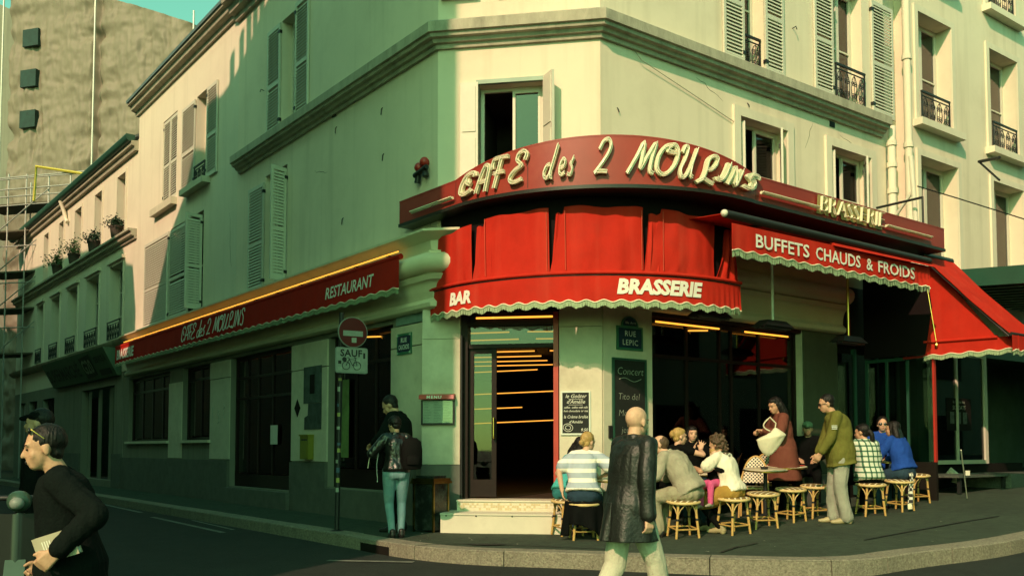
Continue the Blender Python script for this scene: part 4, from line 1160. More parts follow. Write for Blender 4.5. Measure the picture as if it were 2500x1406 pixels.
def ribbon_letter(ch, place, size, wd, depth, parent, slant=.18, nm='letter', tube=True, face=None):
    """place(x,y,w)->world; raised channel letter following its strokes plus a glass tube"""
    ch_mb = MB(); tb = MB()
    for st in GLY[ch]:
        q = smooth_stroke(st, 4); q = [Vector((p.x + p.y * slant, p.y)) * size for p in q]
        A = []; B = []
        for i, p in enumerate(q):
            t = (q[min(i + 1, len(q) - 1)] - q[max(i - 1, 0)])
            t = t.normalized() if t.length > 1e-9 else Vector((1, 0)); n = Vector((-t.y, t.x)) * wd / 2
            A.append(p + n); B.append(p - n)
        vs = []
        for a, b in zip(A, B): vs += [place(a.x, a.y, 0), place(a.x, a.y, depth), place(b.x, b.y, depth), place(b.x, b.y, 0)]
        m = len(q)
        ch_mb.add(vs, [(i * 4 + k, i * 4 + (k + 1) % 4, (i + 1) * 4 + (k + 1) % 4, (i + 1) * 4 + k) for i in range(m - 1) for k in range(4)] + [(0, 1, 2, 3), tuple((m - 1) * 4 + k for k in (3, 2, 1, 0))])
        if tube:
            for sgn_ in (-.28, .28):
                tb.tube([place(p.x + sgn_ * wd * .4, p.y + sgn_ * wd, depth + .02) for p in q], .0065, 6)
    L = ch_mb.build(nm, face or M_CREAM, parent, 25)
    if tube: tb.build('neon_tube', M_TUBE, L, 60)
    return L
def sign_place(s0, z0):
    def place(x, y, w):
        f, n = sign_pt(s0 + x, .015 + w); return Vector((f.x, f.y, z0 + y))
    return place
def s_of_px(px, py_guess):
    best = min(range(0, 1001), key=lambda k: abs(project_x(sign_pt(LT * k / 1000)[0], 4.75) - px)); return LT * best / 1000
def project_x(p, z):
    z2 = z - CAM_H; f = p.y * _c + z2 * _s; return 1250 + F_PX * p.x / f
# letters by their boxes in the picture: left, right, top, bottom
LET = [('C', 1128, 1170, 424, 478), ('A', 1164, 1204, 405, 474), ('F', 1204, 1250, 384, 462), ('E', 1246, 1294, 370, 450), ('d', 1327, 1370, 354, 440), ('e', 1364, 1386, 388, 434), ('s', 1382, 1408, 383, 433), ('2', 1448, 1496, 340, 430),
       ('M', 1526, 1604, 347, 431), ('O', 1596, 1656, 352, 434), ('U', 1652, 1702, 358, 440), ('L', 1690, 1750, 378, 455), ('I', 1738, 1779, 395, 448), ('N', 1764, 1808, 408, 460), ('S', 1800, 1846, 424, 468)]
def z_of(px, py):
    p = sign_pt(s_of_px(px, 0))[0]; return at_d(px, py, p.y).z
for ch, x0, x1, y0, y1 in LET:
    xc = (x0 + x1) / 2; zb, zt = z_of(xc, y1 - 4), z_of(xc, y0 + 4); pts = [p for st in GLY[ch] for p in st]
    SL = .18; gx = [p[0] + p[1] * SL for p in pts]; gy = [p[1] for p in pts]
    s0, s1 = s_of_px(x0 + 4, 0), s_of_px(x1 - 4, 0)
    kx = (s1 - s0) / (max(gx) - min(gx)); ky = (zt - zb) / (max(gy) - min(gy))
    def plc(x, y, w, s0=s0, kx=kx, ky=ky, gx0=min(gx), gy0=min(gy), zb=zb):
        f, n = sign_pt(s0 + (x / ky - gx0) * kx, .015 + w); return Vector((f.x, f.y, zb + (y - gy0 * ky)))
    ribbon_letter(ch, plc, ky, .054, .05, sgn, slant=SL)
# thin tube bars left and right, BRASSERIE in tubes
def bar(px0, px1, z, mt=M_CREAM):
    s0, s1 = s_of_px(px0, 0), s_of_px(px1, 0); b = MB()
    pts = [(*sign_pt(s0 + (s1 - s0) * k / 6, .05)[0], z) for k in range(7)]; b.tube(pts, .022, 6)
    pts = [(*sign_pt(s0 + (s1 - s0) * k / 6, .085)[0], z + .01) for k in range(7)]; b.tube(pts, .010, 6)
    b.build('neon_bar', mt, sgn, 60)
bar(1012, 1112, 4.66); bar(1850, 1990, 4.68); bar(2155, 2265, 4.68)
sB = s_of_px(2072, 0)
vs, fs = text_geo('BRASSERIE', .36, shear=.12, bold=-.012, space=.98, depth=.02)
t = MB(); wmax = max(abs(v.x) for v in vs); sc = (s_of_px(2153, 0) - s_of_px(1993, 0)) / (2 * wmax)
t.add([(*sign_pt(sB + v.x * sc, .07 + v.z)[0], 4.63 + v.y) for v in vs], fs); L = t.build('lettering', M_CREAM, sgn)
vs, fs = text_geo('BRASSERIE', .36, shear=.12, bold=.02, space=.98)
t = MB(); t.add([(*sign_pt(sB + v.x * sc, .02)[0], 4.63 + v.y) for v in vs], fs); t.build('letter_backing', mat('letter_back_ochre', (.34, .27, .10), .6, .1, 5), sgn)

# ================================================================== red drum awning under the sign
DZ = 3.10
D0 = at_z(1052, 772, DZ).to_2d(); DM = at_z(1430, 735, DZ).to_2d(); D1 = at_z(1808, 757, DZ).to_2d()
DC, DR = circ3(D0, DM, D1)
_d0 = ang2(D0 - DC); _d1 = ang2(D1 - DC)
if _d1 < _d0: _d1 += 2 * math.pi
def dpt(a, r=0.0):
    return Vector((DC.x + math.cos(a) * (DR + r), DC.y + math.sin(a) * (DR + r))), Vector((math.cos(a), math.sin(a)))
def ang_px(px, z):
    def f(a):
        p, n = dpt(a); return project_x(p, z)
    lo, hi = _d0, _d1
    for _ in range(40):
        m = (lo + hi) / 2
        if f(m) < px: lo = m
        else: hi = m
    return (lo + hi) / 2
aw = thing('drum_awning', (*DM, DZ), 'bright red rounded awning over the corner door with white lettering', 'awning')
BAR_Z = 3.48; TOPZ = 4.42
def curtain_panel(px0b, px1b, px0t, px1t, ztop, nm='awning_panel', r=0.0, fold=.012, ztop2=None):
    ab0, ab1, at0, at1 = ang_px(px0b, BAR_Z), ang_px(px1b, BAR_Z), ang_px(px0t, 4.3), ang_px(px1t, 4.3)
    def fn(s, t):
        a = (ab0 + (ab1 - ab0) * s) * (1 - t) + (at0 + (at1 - at0) * s) * t
        zt = ztop + ((ztop2 if ztop2 is not None else ztop) - ztop) * s + .012 * math.sin(s * 9)
        z = BAR_Z + (zt - BAR_Z) * t
        f = fold * (noise.noise(Vector((s * 5 + px0b, t * 1.2, 2))) * 2 + .5 * math.sin(s * 17 + px0b) * (1 - t)) + .05 * math.sin(math.pi * t) * r
        crease = .012 * math.exp(-((t - .08) / .05) ** 2) * noise.noise(Vector((s * 14, px0b, 0)))
        p, n = dpt(a, r + f + crease - .02); return (p.x, p.y, z), (n.x, n.y, 0)
    m = MB(); m.sheet(fn, 44, 26, .006); return m.build(nm, M_RED, aw, 60)
curtain_panel(1053, 1151, 1058, 1148, 4.20, ztop2=4.29)
curtain_panel(1151, 1341, 1182, 1338, 4.33, ztop2=4.37)
curtain_panel(1153, 1200, 1160, 1196, 4.24, r=-.02)
curtain_panel(1341, 1572, 1377, 1570, 4.38, ztop2=4.36, fold=.02)
curtain_panel(1345, 1390, 1356, 1386, 4.30, r=-.02)
curtain_panel(1572, 1748, 1617, 1746, 4.36, ztop2=4.30, fold=.03)
curtain_panel(1574, 1625, 1587, 1620, 4.29, r=-.02, fold=.03)
curtain_panel(1748, 1812, 1778, 1786, 4.20, fold=.045)
# seams with stitching
for pxb, pxt in ((1186, 1184), (1336, 1334), (1381, 1379), (1567, 1566), (1619, 1618)):
    a0, a1 = ang_px(pxb, BAR_Z), ang_px(pxt, 4.3); s_ = MB()
    s_.tube([(*dpt(a0 + (a1 - a0) * k / 8, .012)[0], BAR_Z + .04 + .80 * k / 8) for k in range(9)], .004, 5); s_.build('seam', mat('seam_red', (.62, .10, .05), .8), aw)
# front bar sleeve
b = MB(); N_ = 60
b.tube([(*dpt(_d0 + (_d1 - _d0) * k / N_, .012)[0], BAR_Z) for k in range(N_ + 1)], .026, 8); b.build('front_bar_sleeve', M_RED, aw, 60)
b = MB(); b.tube([(*dpt(_d0 + (_d1 - _d0) * k / N_, .0)[0], BAR_Z - .035) for k in range(N_ + 1)], .010, 6); b.build('front_bar', M_IRON, aw, 60)
# stiffening ribs behind and dark lining
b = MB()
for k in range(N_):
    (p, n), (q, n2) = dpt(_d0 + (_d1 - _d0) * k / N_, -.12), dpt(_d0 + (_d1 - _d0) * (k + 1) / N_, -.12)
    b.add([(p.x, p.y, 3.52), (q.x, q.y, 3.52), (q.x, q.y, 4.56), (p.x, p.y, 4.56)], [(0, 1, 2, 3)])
b.build('dark_lining', mat('black_lining_and_shade', (.012, .008, .008), .9, .1, 5, spec=.1), aw)
# side edge to the wall (left)
b = MB(); q = dpt(_d0)[0]; b.solid([(q.x, q.y, DZ + .05), (q.x, q.y, 4.35), (q.x + .10, q.y + .25, 4.5), (q.x + .25, q.y + .55, DZ + .30)], [(q.x + .012, q.y, DZ + .05), (q.x + .012, q.y, 4.35), (q.x + .112, q.y + .25, 4.5), (q.x + .262, q.y + .55, DZ + .30)])
b.build('side_cheek', M_RED, aw)

def scallop(s, n, amp): return -amp * abs(math.sin(math.pi * s * n))
def valance(parent, place, L, z1, z0, nsc, amp=.035, ns=None, mt=None, wav=.018, seed=0, fr=.075, gath=0.0, wr=True):
    """hanging cloth strip with scalloped hem, piping and tassel fringe; place(s(m), out)->(point2d, normal2d)"""
    ns = ns or nsc * 8
    hem = lambda s: z0 - amp * .5 * math.cos(2 * math.pi * nsc * s)
    def off(s, t):
        g = gath * math.exp(-((s - 1) / .10) ** 2) * math.sin(s * L * 60)
        return (wav * (noise.noise(Vector((s * L * 2.3, t * .8, seed))) + .4 * noise.noise(Vector((s * L * 7, t * 1.5, seed)))) + g * .03) * t
    def fn(s, t):
        z = z1 + (hem(s) - z1) * t; p, n = place(s * L, off(s, t)); return (p.x, p.y, z), (n.x, n.y, 0)
    m = MB(); m.sheet(fn, ns, 8, .006); o = m.build('valance', mt or M_RED, parent, 60)
    pip = MB(); pts = []
    for i in range(ns + 1):
        s = i / ns; p, n = place(s * L, off(s, 1) + .004); pts.append((p.x, p.y, hem(s)))
    pip.tube(pts, .010, 5); pip.build('piping', M_CREAMTRIM, o, 60)
    f = MB(); rng = random.Random(seed); k = int(L / .011)
    for i in range(k):
        s = (i + .5) / k; p, n = place(s * L, off(s, 1) + rng.uniform(-.004, .006)); t = Vector((-n.y, n.x)) * .0045
        zt = hem(s) - .006; zb = zt - fr * rng.uniform(.85, 1.05); dx = rng.uniform(-.006, .006)
        f.add([(p.x - t.x, p.y - t.y, zt), (p.x + t.x, p.y + t.y, zt), (p.x + t.x * 1.2 + t.x * dx * 200, p.y + t.y * 1.2, zb), (p.x - t.x * 1.2 + t.x * dx * 200, p.y - t.y * 1.2, zb)], [(0, 1, 2, 3)])
    f.build('fringe', M_FRINGE, o, kind='stuff')
    return o, (lambda s, t: off(s, t))
LV = DR * (_d1 - _d0)
def place_d(x, o):
    return dpt(_d0 + x / DR, o)
vo, offf = valance(aw, place_d, LV, BAR_Z - .03, DZ, 22, .035, seed=3, gath=.6)
def valance_text(parent, place, L, offf, body, xc, z, size, **k):
    vs, fs = text_geo(body, size, **k); t = MB()
    out = []
    for v in vs:
        p, n = place(xc + v.x, offf((xc + v.x) / L, .55) + .018); out.append((p.x, p.y, z + v.y))
    t.add(out, fs); return t.build('lettering', M_WHITE, parent)
valance_text(vo, place_d, LV, offf, 'BAR', DR * (ang_px(1123, 3.25) - _d0), 3.19, .235, shear=.16, bold=.012)
valance_text(vo, place_d, LV, offf, 'BRASSERIE', DR * (ang_px(1613, 3.25) - _d0), 3.205, .265, shear=.16, bold=.013)

# ================================================================== straight valances
# side street
va = thing('side_street_awning', (*WL.p(8, 0, .4).to_2d(), 3.5), 'long dark red rolled awning with white lettering along the side street', 'awning')
M_REDSHADE = mat('shade_red_canvas', (.40, .018, .010), .85, .14, 2.5, .15, 220, dirt=(.28, .02, .014), dscale=1.5, damt=.6, spec=.08)  # drum canvas darkened, so the colour carries the side street's shade
VOFF = .44; VU0, VU1 = .36, 15.9
M_REDSH = M_RED
def place_l(x, o):   # x runs from the far end towards the corner
    p = WL.p(VU1 - x, 0, VOFF + o); return p.to_2d(), WL.n.copy()
LVL = VU1 - VU0
vl, offl = valance(va, place_l, LVL, 3.99, 3.53, 46, .03, seed=9, wav=.02, mt=M_REDSHADE)
b = MB(); b.tube([WL.p(VU1, 4.0, VOFF - .03), WL.p(VU0, 4.0, VOFF - .03)], .045, 10); b.build('roll', M_REDSHADE, va, 60)
for u in (1.2, 4.5, 8, 11.5, 15): 
    b = MB(); b.tube([WL.p(u, 3.9, .15), WL.p(u, 3.98, VOFF - .03)], .018, 6); b.build('bracket', M_IRON, va)
ul = lambda px: VU1 - WL.u(px, 740, VOFF)
valance_text(vl, place_l, LVL, offl, 'RESTAURANT', ul(851), 3.66, .265, shear=.22, bold=.004)
valance_text(vl, place_l, LVL, offl, 'BRASSERIE', VU1 - 14.9, 3.64, .36, shear=.16, bold=.012)
# script lettering, hand-drawn
x = ul(446)
adv = {'C': .60, 'A': .56, 'F': .55, 'E': .60, 'd': .50, 'e': .36, 's': .40, '2': .62, 'M': .80, 'O': .64, 'U': .74, 'L': .60, 'I': .44, 'N': .64, 'S': .5, ' ': .32}
word = 'CAFE des 2 MOULINS'; tot = sum(adv[c] for c in word); sc = (ul(596) - ul(446)) / tot
for c in word:
    if c != ' ':
        def pl(xx, yy, w, x=x):
            p, n = place_l(x + xx, offl((x + xx) / LVL, .5) + .018 + w); return Vector((p.x, p.y, 3.63 + yy))
        sz = min(sc * 1.0, .32)
        def pl2(xx, yy, w, x=x): return pl(xx * (sc / sz), yy, w, x)
        ribbon_letter(c, pl2, sz, .028, .004, vl, tube=False, nm='script_letter', face=M_WHITE)
    x += adv[c] * sc
# orange neon run along the fascia
nt = thing('orange_neon_strip', WL.p(8, 4.1, .3), 'long lit orange neon tube above the side-street awning', 'neon light')
b = MB(); b.tube([WL.p(15.6, 4.13, .30), WL.p(.62, 4.13, .30)], .011, 8); b.build('tube', M_NEON, nt, 60)
for u in [1 + i * 1.05 for i in range(14)]:
    b = MB(); b.tube([WL.p(u, 4.13, .16), WL.p(u, 4.13, .30)], .012, 6); b.box(tuple(WL.p(u, 4.10, .28)), tuple(WL.p(u - .04, 4.12, .30))); b.build('clip', M_IRON, nt)

# uphill street: rolled awning with buffet lettering
BO = 1.9
bu = thing('buffet_awning', (*WR.p(3.6, 0, BO).to_2d(), 3.8), 'half-rolled dark red awning with green fringe along the uphill front', 'awning')
BU0, BU1 = WR.u(1787, 570, BO), WR.u(2270, 700, BO)
BZ0 = WR.uz(2030, 655, BO)[1]; BZ1 = WR.uz(2030, 598, BO)[1]; print('buffet', BU0, BU1, BZ0, BZ1)
def place_r(x, o):
    p = WR.p(BU0 + x, 0, BO + o); return p.to_2d(), WR.n.copy()
vb, offb = valance(bu, place_r, BU1 - BU0, BZ1, BZ0, 17, .03, seed=21, gath=1.0, wav=.03, fr=.085)
for wd_, xa, xb in (('BUFFETS', 1842, 1974), ('CHAUDS', 1988, 2098), ('&', 2112, 2130), ('FROIDS', 2141, 2232)):
    ua_, ub_ = WR.u(xa, 640, BO) - BU0, WR.u(xb, 660, BO) - BU0; vs, fs = text_geo(wd_, .25, bold=.004); hw_ = max(abs(v.x) for v in vs)
    t = MB(); out = []
    for v in vs:
        x_ = (ua_ + ub_) / 2 + v.x * (ub_ - ua_) / (2 * hw_); p, n = place_r(x_, offb(x_ / (BU1 - BU0), .55) + .018); out.append((p.x, p.y, BZ0 + .085 + v.y))
    t.add(out, fs); t.build('lettering', M_WHITE, vb)
b = MB(); b.tube([WR.p(BU0 - .1, BZ1 + .11, BO - .02), WR.p(BU1 + .02, BZ1 + .09, BO - .02)], .055, 12); b.build('roll', mat('black_roll', (.02, .018, .016), .5, .2, 5), bu, 60)
b = MB(); b.solid([WR.p(BU0 + 2.2, BZ1 + .03, BO + .02), WR.p(BU1 + .05, BZ1 + .03, BO + .02), WR.p(BU1 + .05, BZ1 - .025, BO + .09), WR.p(BU0 + 2.2, BZ1 - .02, BO + .05)], [WR.p(BU0 + 2.2, BZ1 + .05, BO - .06), WR.p(BU1 + .05, BZ1 + .05, BO - .06), WR.p(BU1 + .05, BZ1 + .03, BO - .06), WR.p(BU0 + 2.2, BZ1 + .03, BO - .06)]); b.build('front_bar', M_RED, bu)
b = MB(); b.sheet(lambda s_, t_: (WR.p(BU0 - .1 + (BU1 - BU0 + .2) * s_, 4.50 + (BZ1 + .12 - 4.50) * t_ - .05 * math.sin(math.pi * t_), .05 + (BO - .07) * t_), Vector((0, 0, 1))), 20, 10, .008); b.build('roof_cloth', M_RED, bu, 60)
for u in (1.3, 3.6, 5.2):
    b = MB(); b.tube([WR.p(u, 4.30, .1), WR.p(u, BZ1 + .09, BO - .04)], .022, 6); b.build('arm', M_IRON, bu)
b = MB(); b.ell(WR.p(BU0 - .12, BZ1 + .115, BO - .02), (.05, .05, .05), 10, 6); b.build('roll_cap', M_TRIM, bu, 180)

# big red side awning at the uphill end: cheek towards the viewer, sloping cover
ra = thing('uphill_side_awning', (*WR.p(8.3, 0, 1.2).to_2d(), 2.7), 'open red awning with triangular side cheek and cream fringe before the grocery', 'awning')
CKU = 6.45
CK = Wall(WR.p(CKU, 0, 0).to_2d(), WR.n, -WR.d)     # plane square to the wall, facing the corner
ck_in = [(.05, 2.80), (1.22, 2.78), (1.36, 3.6), (1.27, 4.30), (.05, 4.36)]  # black panel stands for deep shade over the cheek's inner part
b = MB(); b.solid([CK.p(u, z, .03) for u, z in ck_in], [CK.p(u, z, .018) for u, z in ck_in]); b.build('cheek_shade_panel', mat('black_lining_and_shade', (.012, .008, .008)), ra)
ck_out = [(1.20, 3.01), (2.42, 2.98), (1.42, 4.30), (1.20, 4.32)]
b = MB(); b.solid([CK.p(u, z, .0) for u, z in ck_out], [CK.p(u, z, -.012) for u, z in ck_out]); b.build('cheek', M_RED, ra)
b = MB(); b.tube([CK.p(1.2, 3.00, .01), CK.p(2.45, 2.97, .01)], .028, 8); b.build('cheek_bar', M_RED, ra, 60)
def place_ck(x, o):
    p = CK.p(1.18 + x, 0, o); return p.to_2d(), CK.n.copy()
valance(ra, place_ck, 1.60, 2.97, 2.76, 5, .03, seed=31, wav=.015, fr=.07)
b = MB(); T0, T1 = (1.30, 4.50), (2.75, 2.98)
RU0, RU1 = 6.26, 7.25
def roof_fn(s, t):
    w = T0[0] + (T1[0] - T0[0]) * t; z = T0[1] + (T1[1] - T0[1]) * t - .04 * math.sin(math.pi * t); p = WR.p(RU0 + (RU1 - RU0) * s, z, w)
    n = Vector((WR.n.x * .72, WR.n.y * .72, .69)); return p + n * .01 * noise.noise(Vector((s * 5, t * 4, 0))), n
b.sheet(roof_fn, 14, 20, .012); b.build('roof_cloth', M_RED, ra, 60)
b = MB(); b.tube([WR.p(RU0, 2.98, 2.75), WR.p(RU1, 2.98, 2.75)], .03, 8); b.build('front_bar', M_IRON, ra, 60)
for uu in (RU0 + .05, RU1 - .05):
    b = MB(); b.tube([WR.p(uu, 4.44, 1.28), WR.p(uu, 2.95, 2.70)], .022, 6); b.build('arm', M_IRON, ra, 60)
def place_rv(x, o):
    p = WR.p(RU0 + x, 0, 2.77 + o); return p.to_2d(), WR.n.copy()
valance(ra, place_rv, RU1 - RU0, 2.96, 2.72, 4, .03, seed=33, wav=.015, fr=.07)
b = MB(); b.tube([CK.p(1.25, 4.2, .03), CK.p(1.43, 2.98, .03)], .006, 5); b.ell(CK.p(1.43, 2.93, .03), (.03, .03, .045), 8, 6); b.build('pull_cord', M_BRASS, ra)
b = MB(); b.tube([WR.p(RU0, 4.50, 1.28), WR.p(RU1, 4.50, 1.28)], .06, 10); b.build('roll', M_SIGNDK, ra, 60)

# patio heaters on rods under the uphill awning
for i, (px, py, ytop, lb) in enumerate(((1733, 770, 700, 'dark hanging patio heater nearest the rounded red awning'), (1887, 795, 640, 'dark hanging patio heater in the middle of the uphill front'), (2072, 832, 660, 'dark hanging patio heater on a brass-topped rod before the shade-black cheek'))):
    u, z = WR.uz(px, py, 1.0); zt = 4.3; t = thing('patio_heater', WR.p(u, z, 1.0), lb, 'heater')
    b = MB(); b.tube([WR.p(u, z + .06, 1.0), WR.p(u, zt, 1.0)], .022, 8); b.build('rod', M_BRASS if i == 2 else M_TRIM, t, 60)
    b = MB(); b.solid([WR.p(u - .34, z - .03, .86), WR.p(u + .34, z - .03, .86), WR.p(u + .34, z - .03, 1.14), WR.p(u - .34, z - .03, 1.14)], [WR.p(u - .22, z + .07, .92), WR.p(u + .22, z + .07, .92), WR.p(u + .22, z + .07, 1.08), WR.p(u - .22, z + .07, 1.08)]); b.build('hood', M_IRON, t)
    b = MB()
    for k in range(3): b.tube([WR.p(u - .32, z - .045, .92 + k * .08), WR.p(u + .32, z - .045, .92 + k * .08)], .012, 6)
    b.build('heating_element', mat('heater_tube', (.1, .1, .1), .4, .1, 5, metal=.5), t, 60)

# orange tubes on the cafe ceiling, and the one over the door
def tube_light(pts, lb, r=.011, mt=M_NEONDIM):
    t = thing('ceiling_neon', pts[0], lb, 'neon light', 'orange neon tubes on the cafe ceiling' if 'row of' in lb else None)
    b = MB(); b.tube(pts, r, 6); b.build('tube', mt, t, 60)
    for p in (pts[0], pts[-1]):
        c = MB(); c.lathe([(r * 1.2, -.02), (r * 2, -.02), (r * 2, .03), (r * 1.2, .03)], p, 8); c.build('end_cap', M_IRON, t)
tube_light([WC.p(.56, 3.06, -.02), WC.p(1.74, 3.06, -.02)], 'bright orange tube across the top of the corner doorway', .014, M_NEON)
tube_light([WR.p(1.06, 3.06, -.02), WR.p(2.55, 3.06, -.02)], 'orange tube over the glass front beside the street plate', .014, M_NEON)
tube_light([WR.p(3.1, 3.06, -.02), WR.p(4.3, 3.06, -.02)], 'orange tube over the glass front beside the dark second pier', .014, M_NEON)
ROW = 'orange neon tube in the row of tubes on the cafe ceiling'
for k in range(7):
    w = -1.2 - k * .95
    tube_light([WC.p(-1.6 - k * .35, 3.0, w - .25), WC.p(.9, 3.0, w)], ROW)
    tube_light([WC.p(1.15, 3.0, w), WC.p(4.0 + k * .3, 3.0, w - .35)], ROW)
for k, (ua_, ub_, zz_, ww_) in enumerate(((-3.2, .6, 2.75, -6.6), (1.4, 5.2, 2.72, -6.6), (-2.6, 1.0, 2.30, -6.9), (1.6, 4.8, 2.25, -6.9), (-3.6, .2, 1.95, -7.0), (1.0, 5.4, 1.90, -7.0), (3.4, 6.6, 2.45, -5.2), (-1.2, 1.9, 1.70, -7.0))): tube_light([WC.p(ua_, zz_, ww_), WC.p(ub_, zz_ + .12, ww_)], 'orange glowing tube drawn for a mirrored neon line, in the row of lines deep inside the cafe')  # glowing tubes drawn in place of the ceiling neon's mirror reflections
for k in range(4): tube_light([WL.p(1.5 + k * 2.1, 2.95, -1.1 - .2 * (k % 2)), WL.p(3.3 + k * 2.1, 2.95, -1.1)], ROW)
for k in range(3): tube_light([WR.p(1.3 + k * 1.3, 2.55, -1.4 - .4 * k), WR.p(2.3 + k * 1.3, 2.58, -1.4 - .4 * k)], ROW)
# ================================================================== street furniture and small things
def ground_at(px, py):
    z = 0.0
    for _ in range(12):
        p = at_z(px, py, z); z = pave_z(p.x, p.y)
    return Vector((p.x, p.y, z))
M_ENAMEL = mat('blue_enamel', (.012, .03, .06), .25, .1, 10, spec=.6)
M_ENGREEN = mat('green_enamel', (.03, .14, .08), .3, .1, 10, spec=.6)
M_PLATEW = mat('plate_white', (.62, .66, .58), .4, .04, 10)
M_CHALKB = mat('chalkboard', (.012, .015, .013), .8, .3, 6)
M_CHALK = mat('chalk', (.62, .64, .55), .9, .2, 40)
M_CHALKD = mat('faint_chalk', (.40, .44, .36), .9, .3, 40)

# street plate on the corner pier (side street)
sp = thing('street_name_plate', WL.p(.85, 2.6, .05), 'blue and green enamel street plate on the pale corner pier', 'sign')
mb = MB(); mb.wbox(WL, .63, 1.06, 2.60, 2.93, .04, .055); mb.build('plate', M_ENGREEN, sp)
mb = MB(); mb.wbox(WL, .665, 1.025, 2.64, 2.89, .055, .058); mb.build('field', M_ENAMEL, sp)
for body, z, sz in (('RUE', 2.79, .10), ('CAUCHOIS', 2.68, .105)):
    t = MB(); vs, fs = text_geo(body, sz, bold=.002); k = min(1, .155 / max(abs(v.x) for v in vs)); t.add([WL.p(.845 - v.x * k, z + v.y, .0605) for v in vs], fs); t.build('lettering', M_PLATEW, sp)
for u, z in ((.66, 2.90), (1.03, 2.90), (.66, 2.63), (1.03, 2.63)):
    t = MB(); t.lathe([(.02, 0), (.02, .004)], WL.p(u, z, .057), 10, M=Matrix.Rotation(rad(90), 3, 'X')); t.build('corner_scroll', M_ENGREEN, sp)

# street plate with arched top on the uphill pier
s2 = thing('arched_street_plate', WR.p(.5, 2.58, .04), 'dark arched street plate with pale lettering above the chalkboard', 'sign')
mb = MB(); mb.wbox(WR, .25, .77, 2.58, 2.93, .03, .05)
arc = [(.51 + .17 * math.cos(a), 2.93 + .15 * math.sin(a)) for a in [math.pi * k / 10 for k in range(11)]]
mb.solid([WR.p(u, z, .03) for u, z in arc], [WR.p(u, z, .05) for u, z in arc]); mb.build('plate', M_ENGREEN, s2)
mb = MB(); mb.wbox(WR, .285, .735, 2.615, 2.90, .05, .053); mb.build('field', M_ENAMEL, s2)
arc2 = [(.51 + .14 * math.cos(a), 2.94 + .12 * math.sin(a)) for a in [math.pi * k / 10 for k in range(11)]]
mb = MB(); mb.solid([WR.p(u, z, .05) for u, z in arc2], [WR.p(u, z, .053) for u, z in arc2]); mb.build('arch_field', M_ENAMEL, s2)
for body, z, sz in (('RUE', 2.785, .115), ('LEPIC', 2.655, .115), ('18e Arrt', 2.965, .055)):
    t = MB(); wtext(t, WR, body, .51, z, .0555, sz, space=1.15); t.build('lettering', M_PLATEW, s2)

# big chalkboard
cb = thing('tall_chalkboard', WR.p(.5, .9, .04), 'tall black chalkboard announcing a concert on the uphill pier', 'chalkboard')
mb = MB(); mb.wbox(WR, .19, .80, .85, 2.43, .03, .055); mb.build('board', M_CHALKB, cb)
for q in ((.16, .19, .85, 2.43), (.80, .83, .85, 2.43), (.16, .83, 2.43, 2.46), (.16, .83, .82, .85)):
    f = MB(); f.wbox(WR, *q, .03, .065); f.build('frame', M_GREENPAINT, cb)
for body, u, z, sz in (('Concert', .50, 2.22, .155), ('Tito del', .47, 1.86, .135), ('Monte', .44, 1.62, .135), ('jeudi', .45, 1.38, .135)):
    t = MB(); wtext(t, WR, body, u, z, .058, sz, shear=.15, bold=-.003); t.build('chalk_lettering', M_CHALKD, cb)
t = MB(); t.tube([WR.p(.28 + .44 * k / 16, 2.15 + .025 * math.sin(k / 16 * 7), .059) for k in range(17)], .004, 4); t.build('chalk_flourish', M_CHALKD, cb)
t = MB(); t.wbox(WR, .09, .15, 1.30, 1.48, .03, .06); t.build('latch', M_IRON, cb)

# small white-framed chalk menu on the sunlit pier
cm = thing('small_chalk_menu', WC.p(2.05, 1.34, .04), 'small black chalk menu in a white frame on the sunlit pier', 'chalkboard')
mb = MB(); mb.wbox(WC, 1.86, 2.24, 1.37, 1.95, .032, .046); mb.build('board', M_CHALKB, cm)
for q in ((1.835, 1.86, 1.345, 1.975), (2.24, 2.262, 1.345, 1.975), (1.86, 2.24, 1.95, 1.975), (1.86, 2.24, 1.345, 1.37)):
    f = MB(); f.wbox(WC, *q, .032, .055); f.build('frame', M_PLATEW, cm)
for body, z, sz in (('le Goûter', 1.875, .075), ("d'Amélie", 1.795, .075), ('coffee : coffee with milk', 1.725, .042), ('hot chocolate or tea', 1.675, .042), ('la Crème brulée', 1.585, .062), ("d'Amélie", 1.515, .055), ('9,50', 1.40, .06)):
    t = MB(); vs, fs = text_geo(body, sz, shear=.3, bold=.0005); k = min(1, .175 / max(abs(v.x) for v in vs)); cx = 2.17 if body == '9,50' else 2.05
    t.add([WC.p(cx + v.x * k, z + v.y, .0495) for v in vs], fs); t.build('chalk_lettering', M_CHALK, cm)
t = MB()
for R_ in (1.0, .55): t.tube([WC.p(1.94 + .062 * R_ * math.cos(a) - .03 * R_ * math.sin(a), 1.45 + .052 * R_ * math.sin(a) + .02 * R_ * math.cos(a), .05) for a in [2 * math.pi * k / 18 for k in range(19)]], .005, 4)
t.build('chalk_drawing', M_CHALK, cm, kind='stuff')
for zz in (1.865, 1.785):
    t = MB(); t.wbox(WC, 1.95, 2.15, zz - .012, zz - .007, .046, .049); t.build('chalk_underline', M_CHALK, cm)

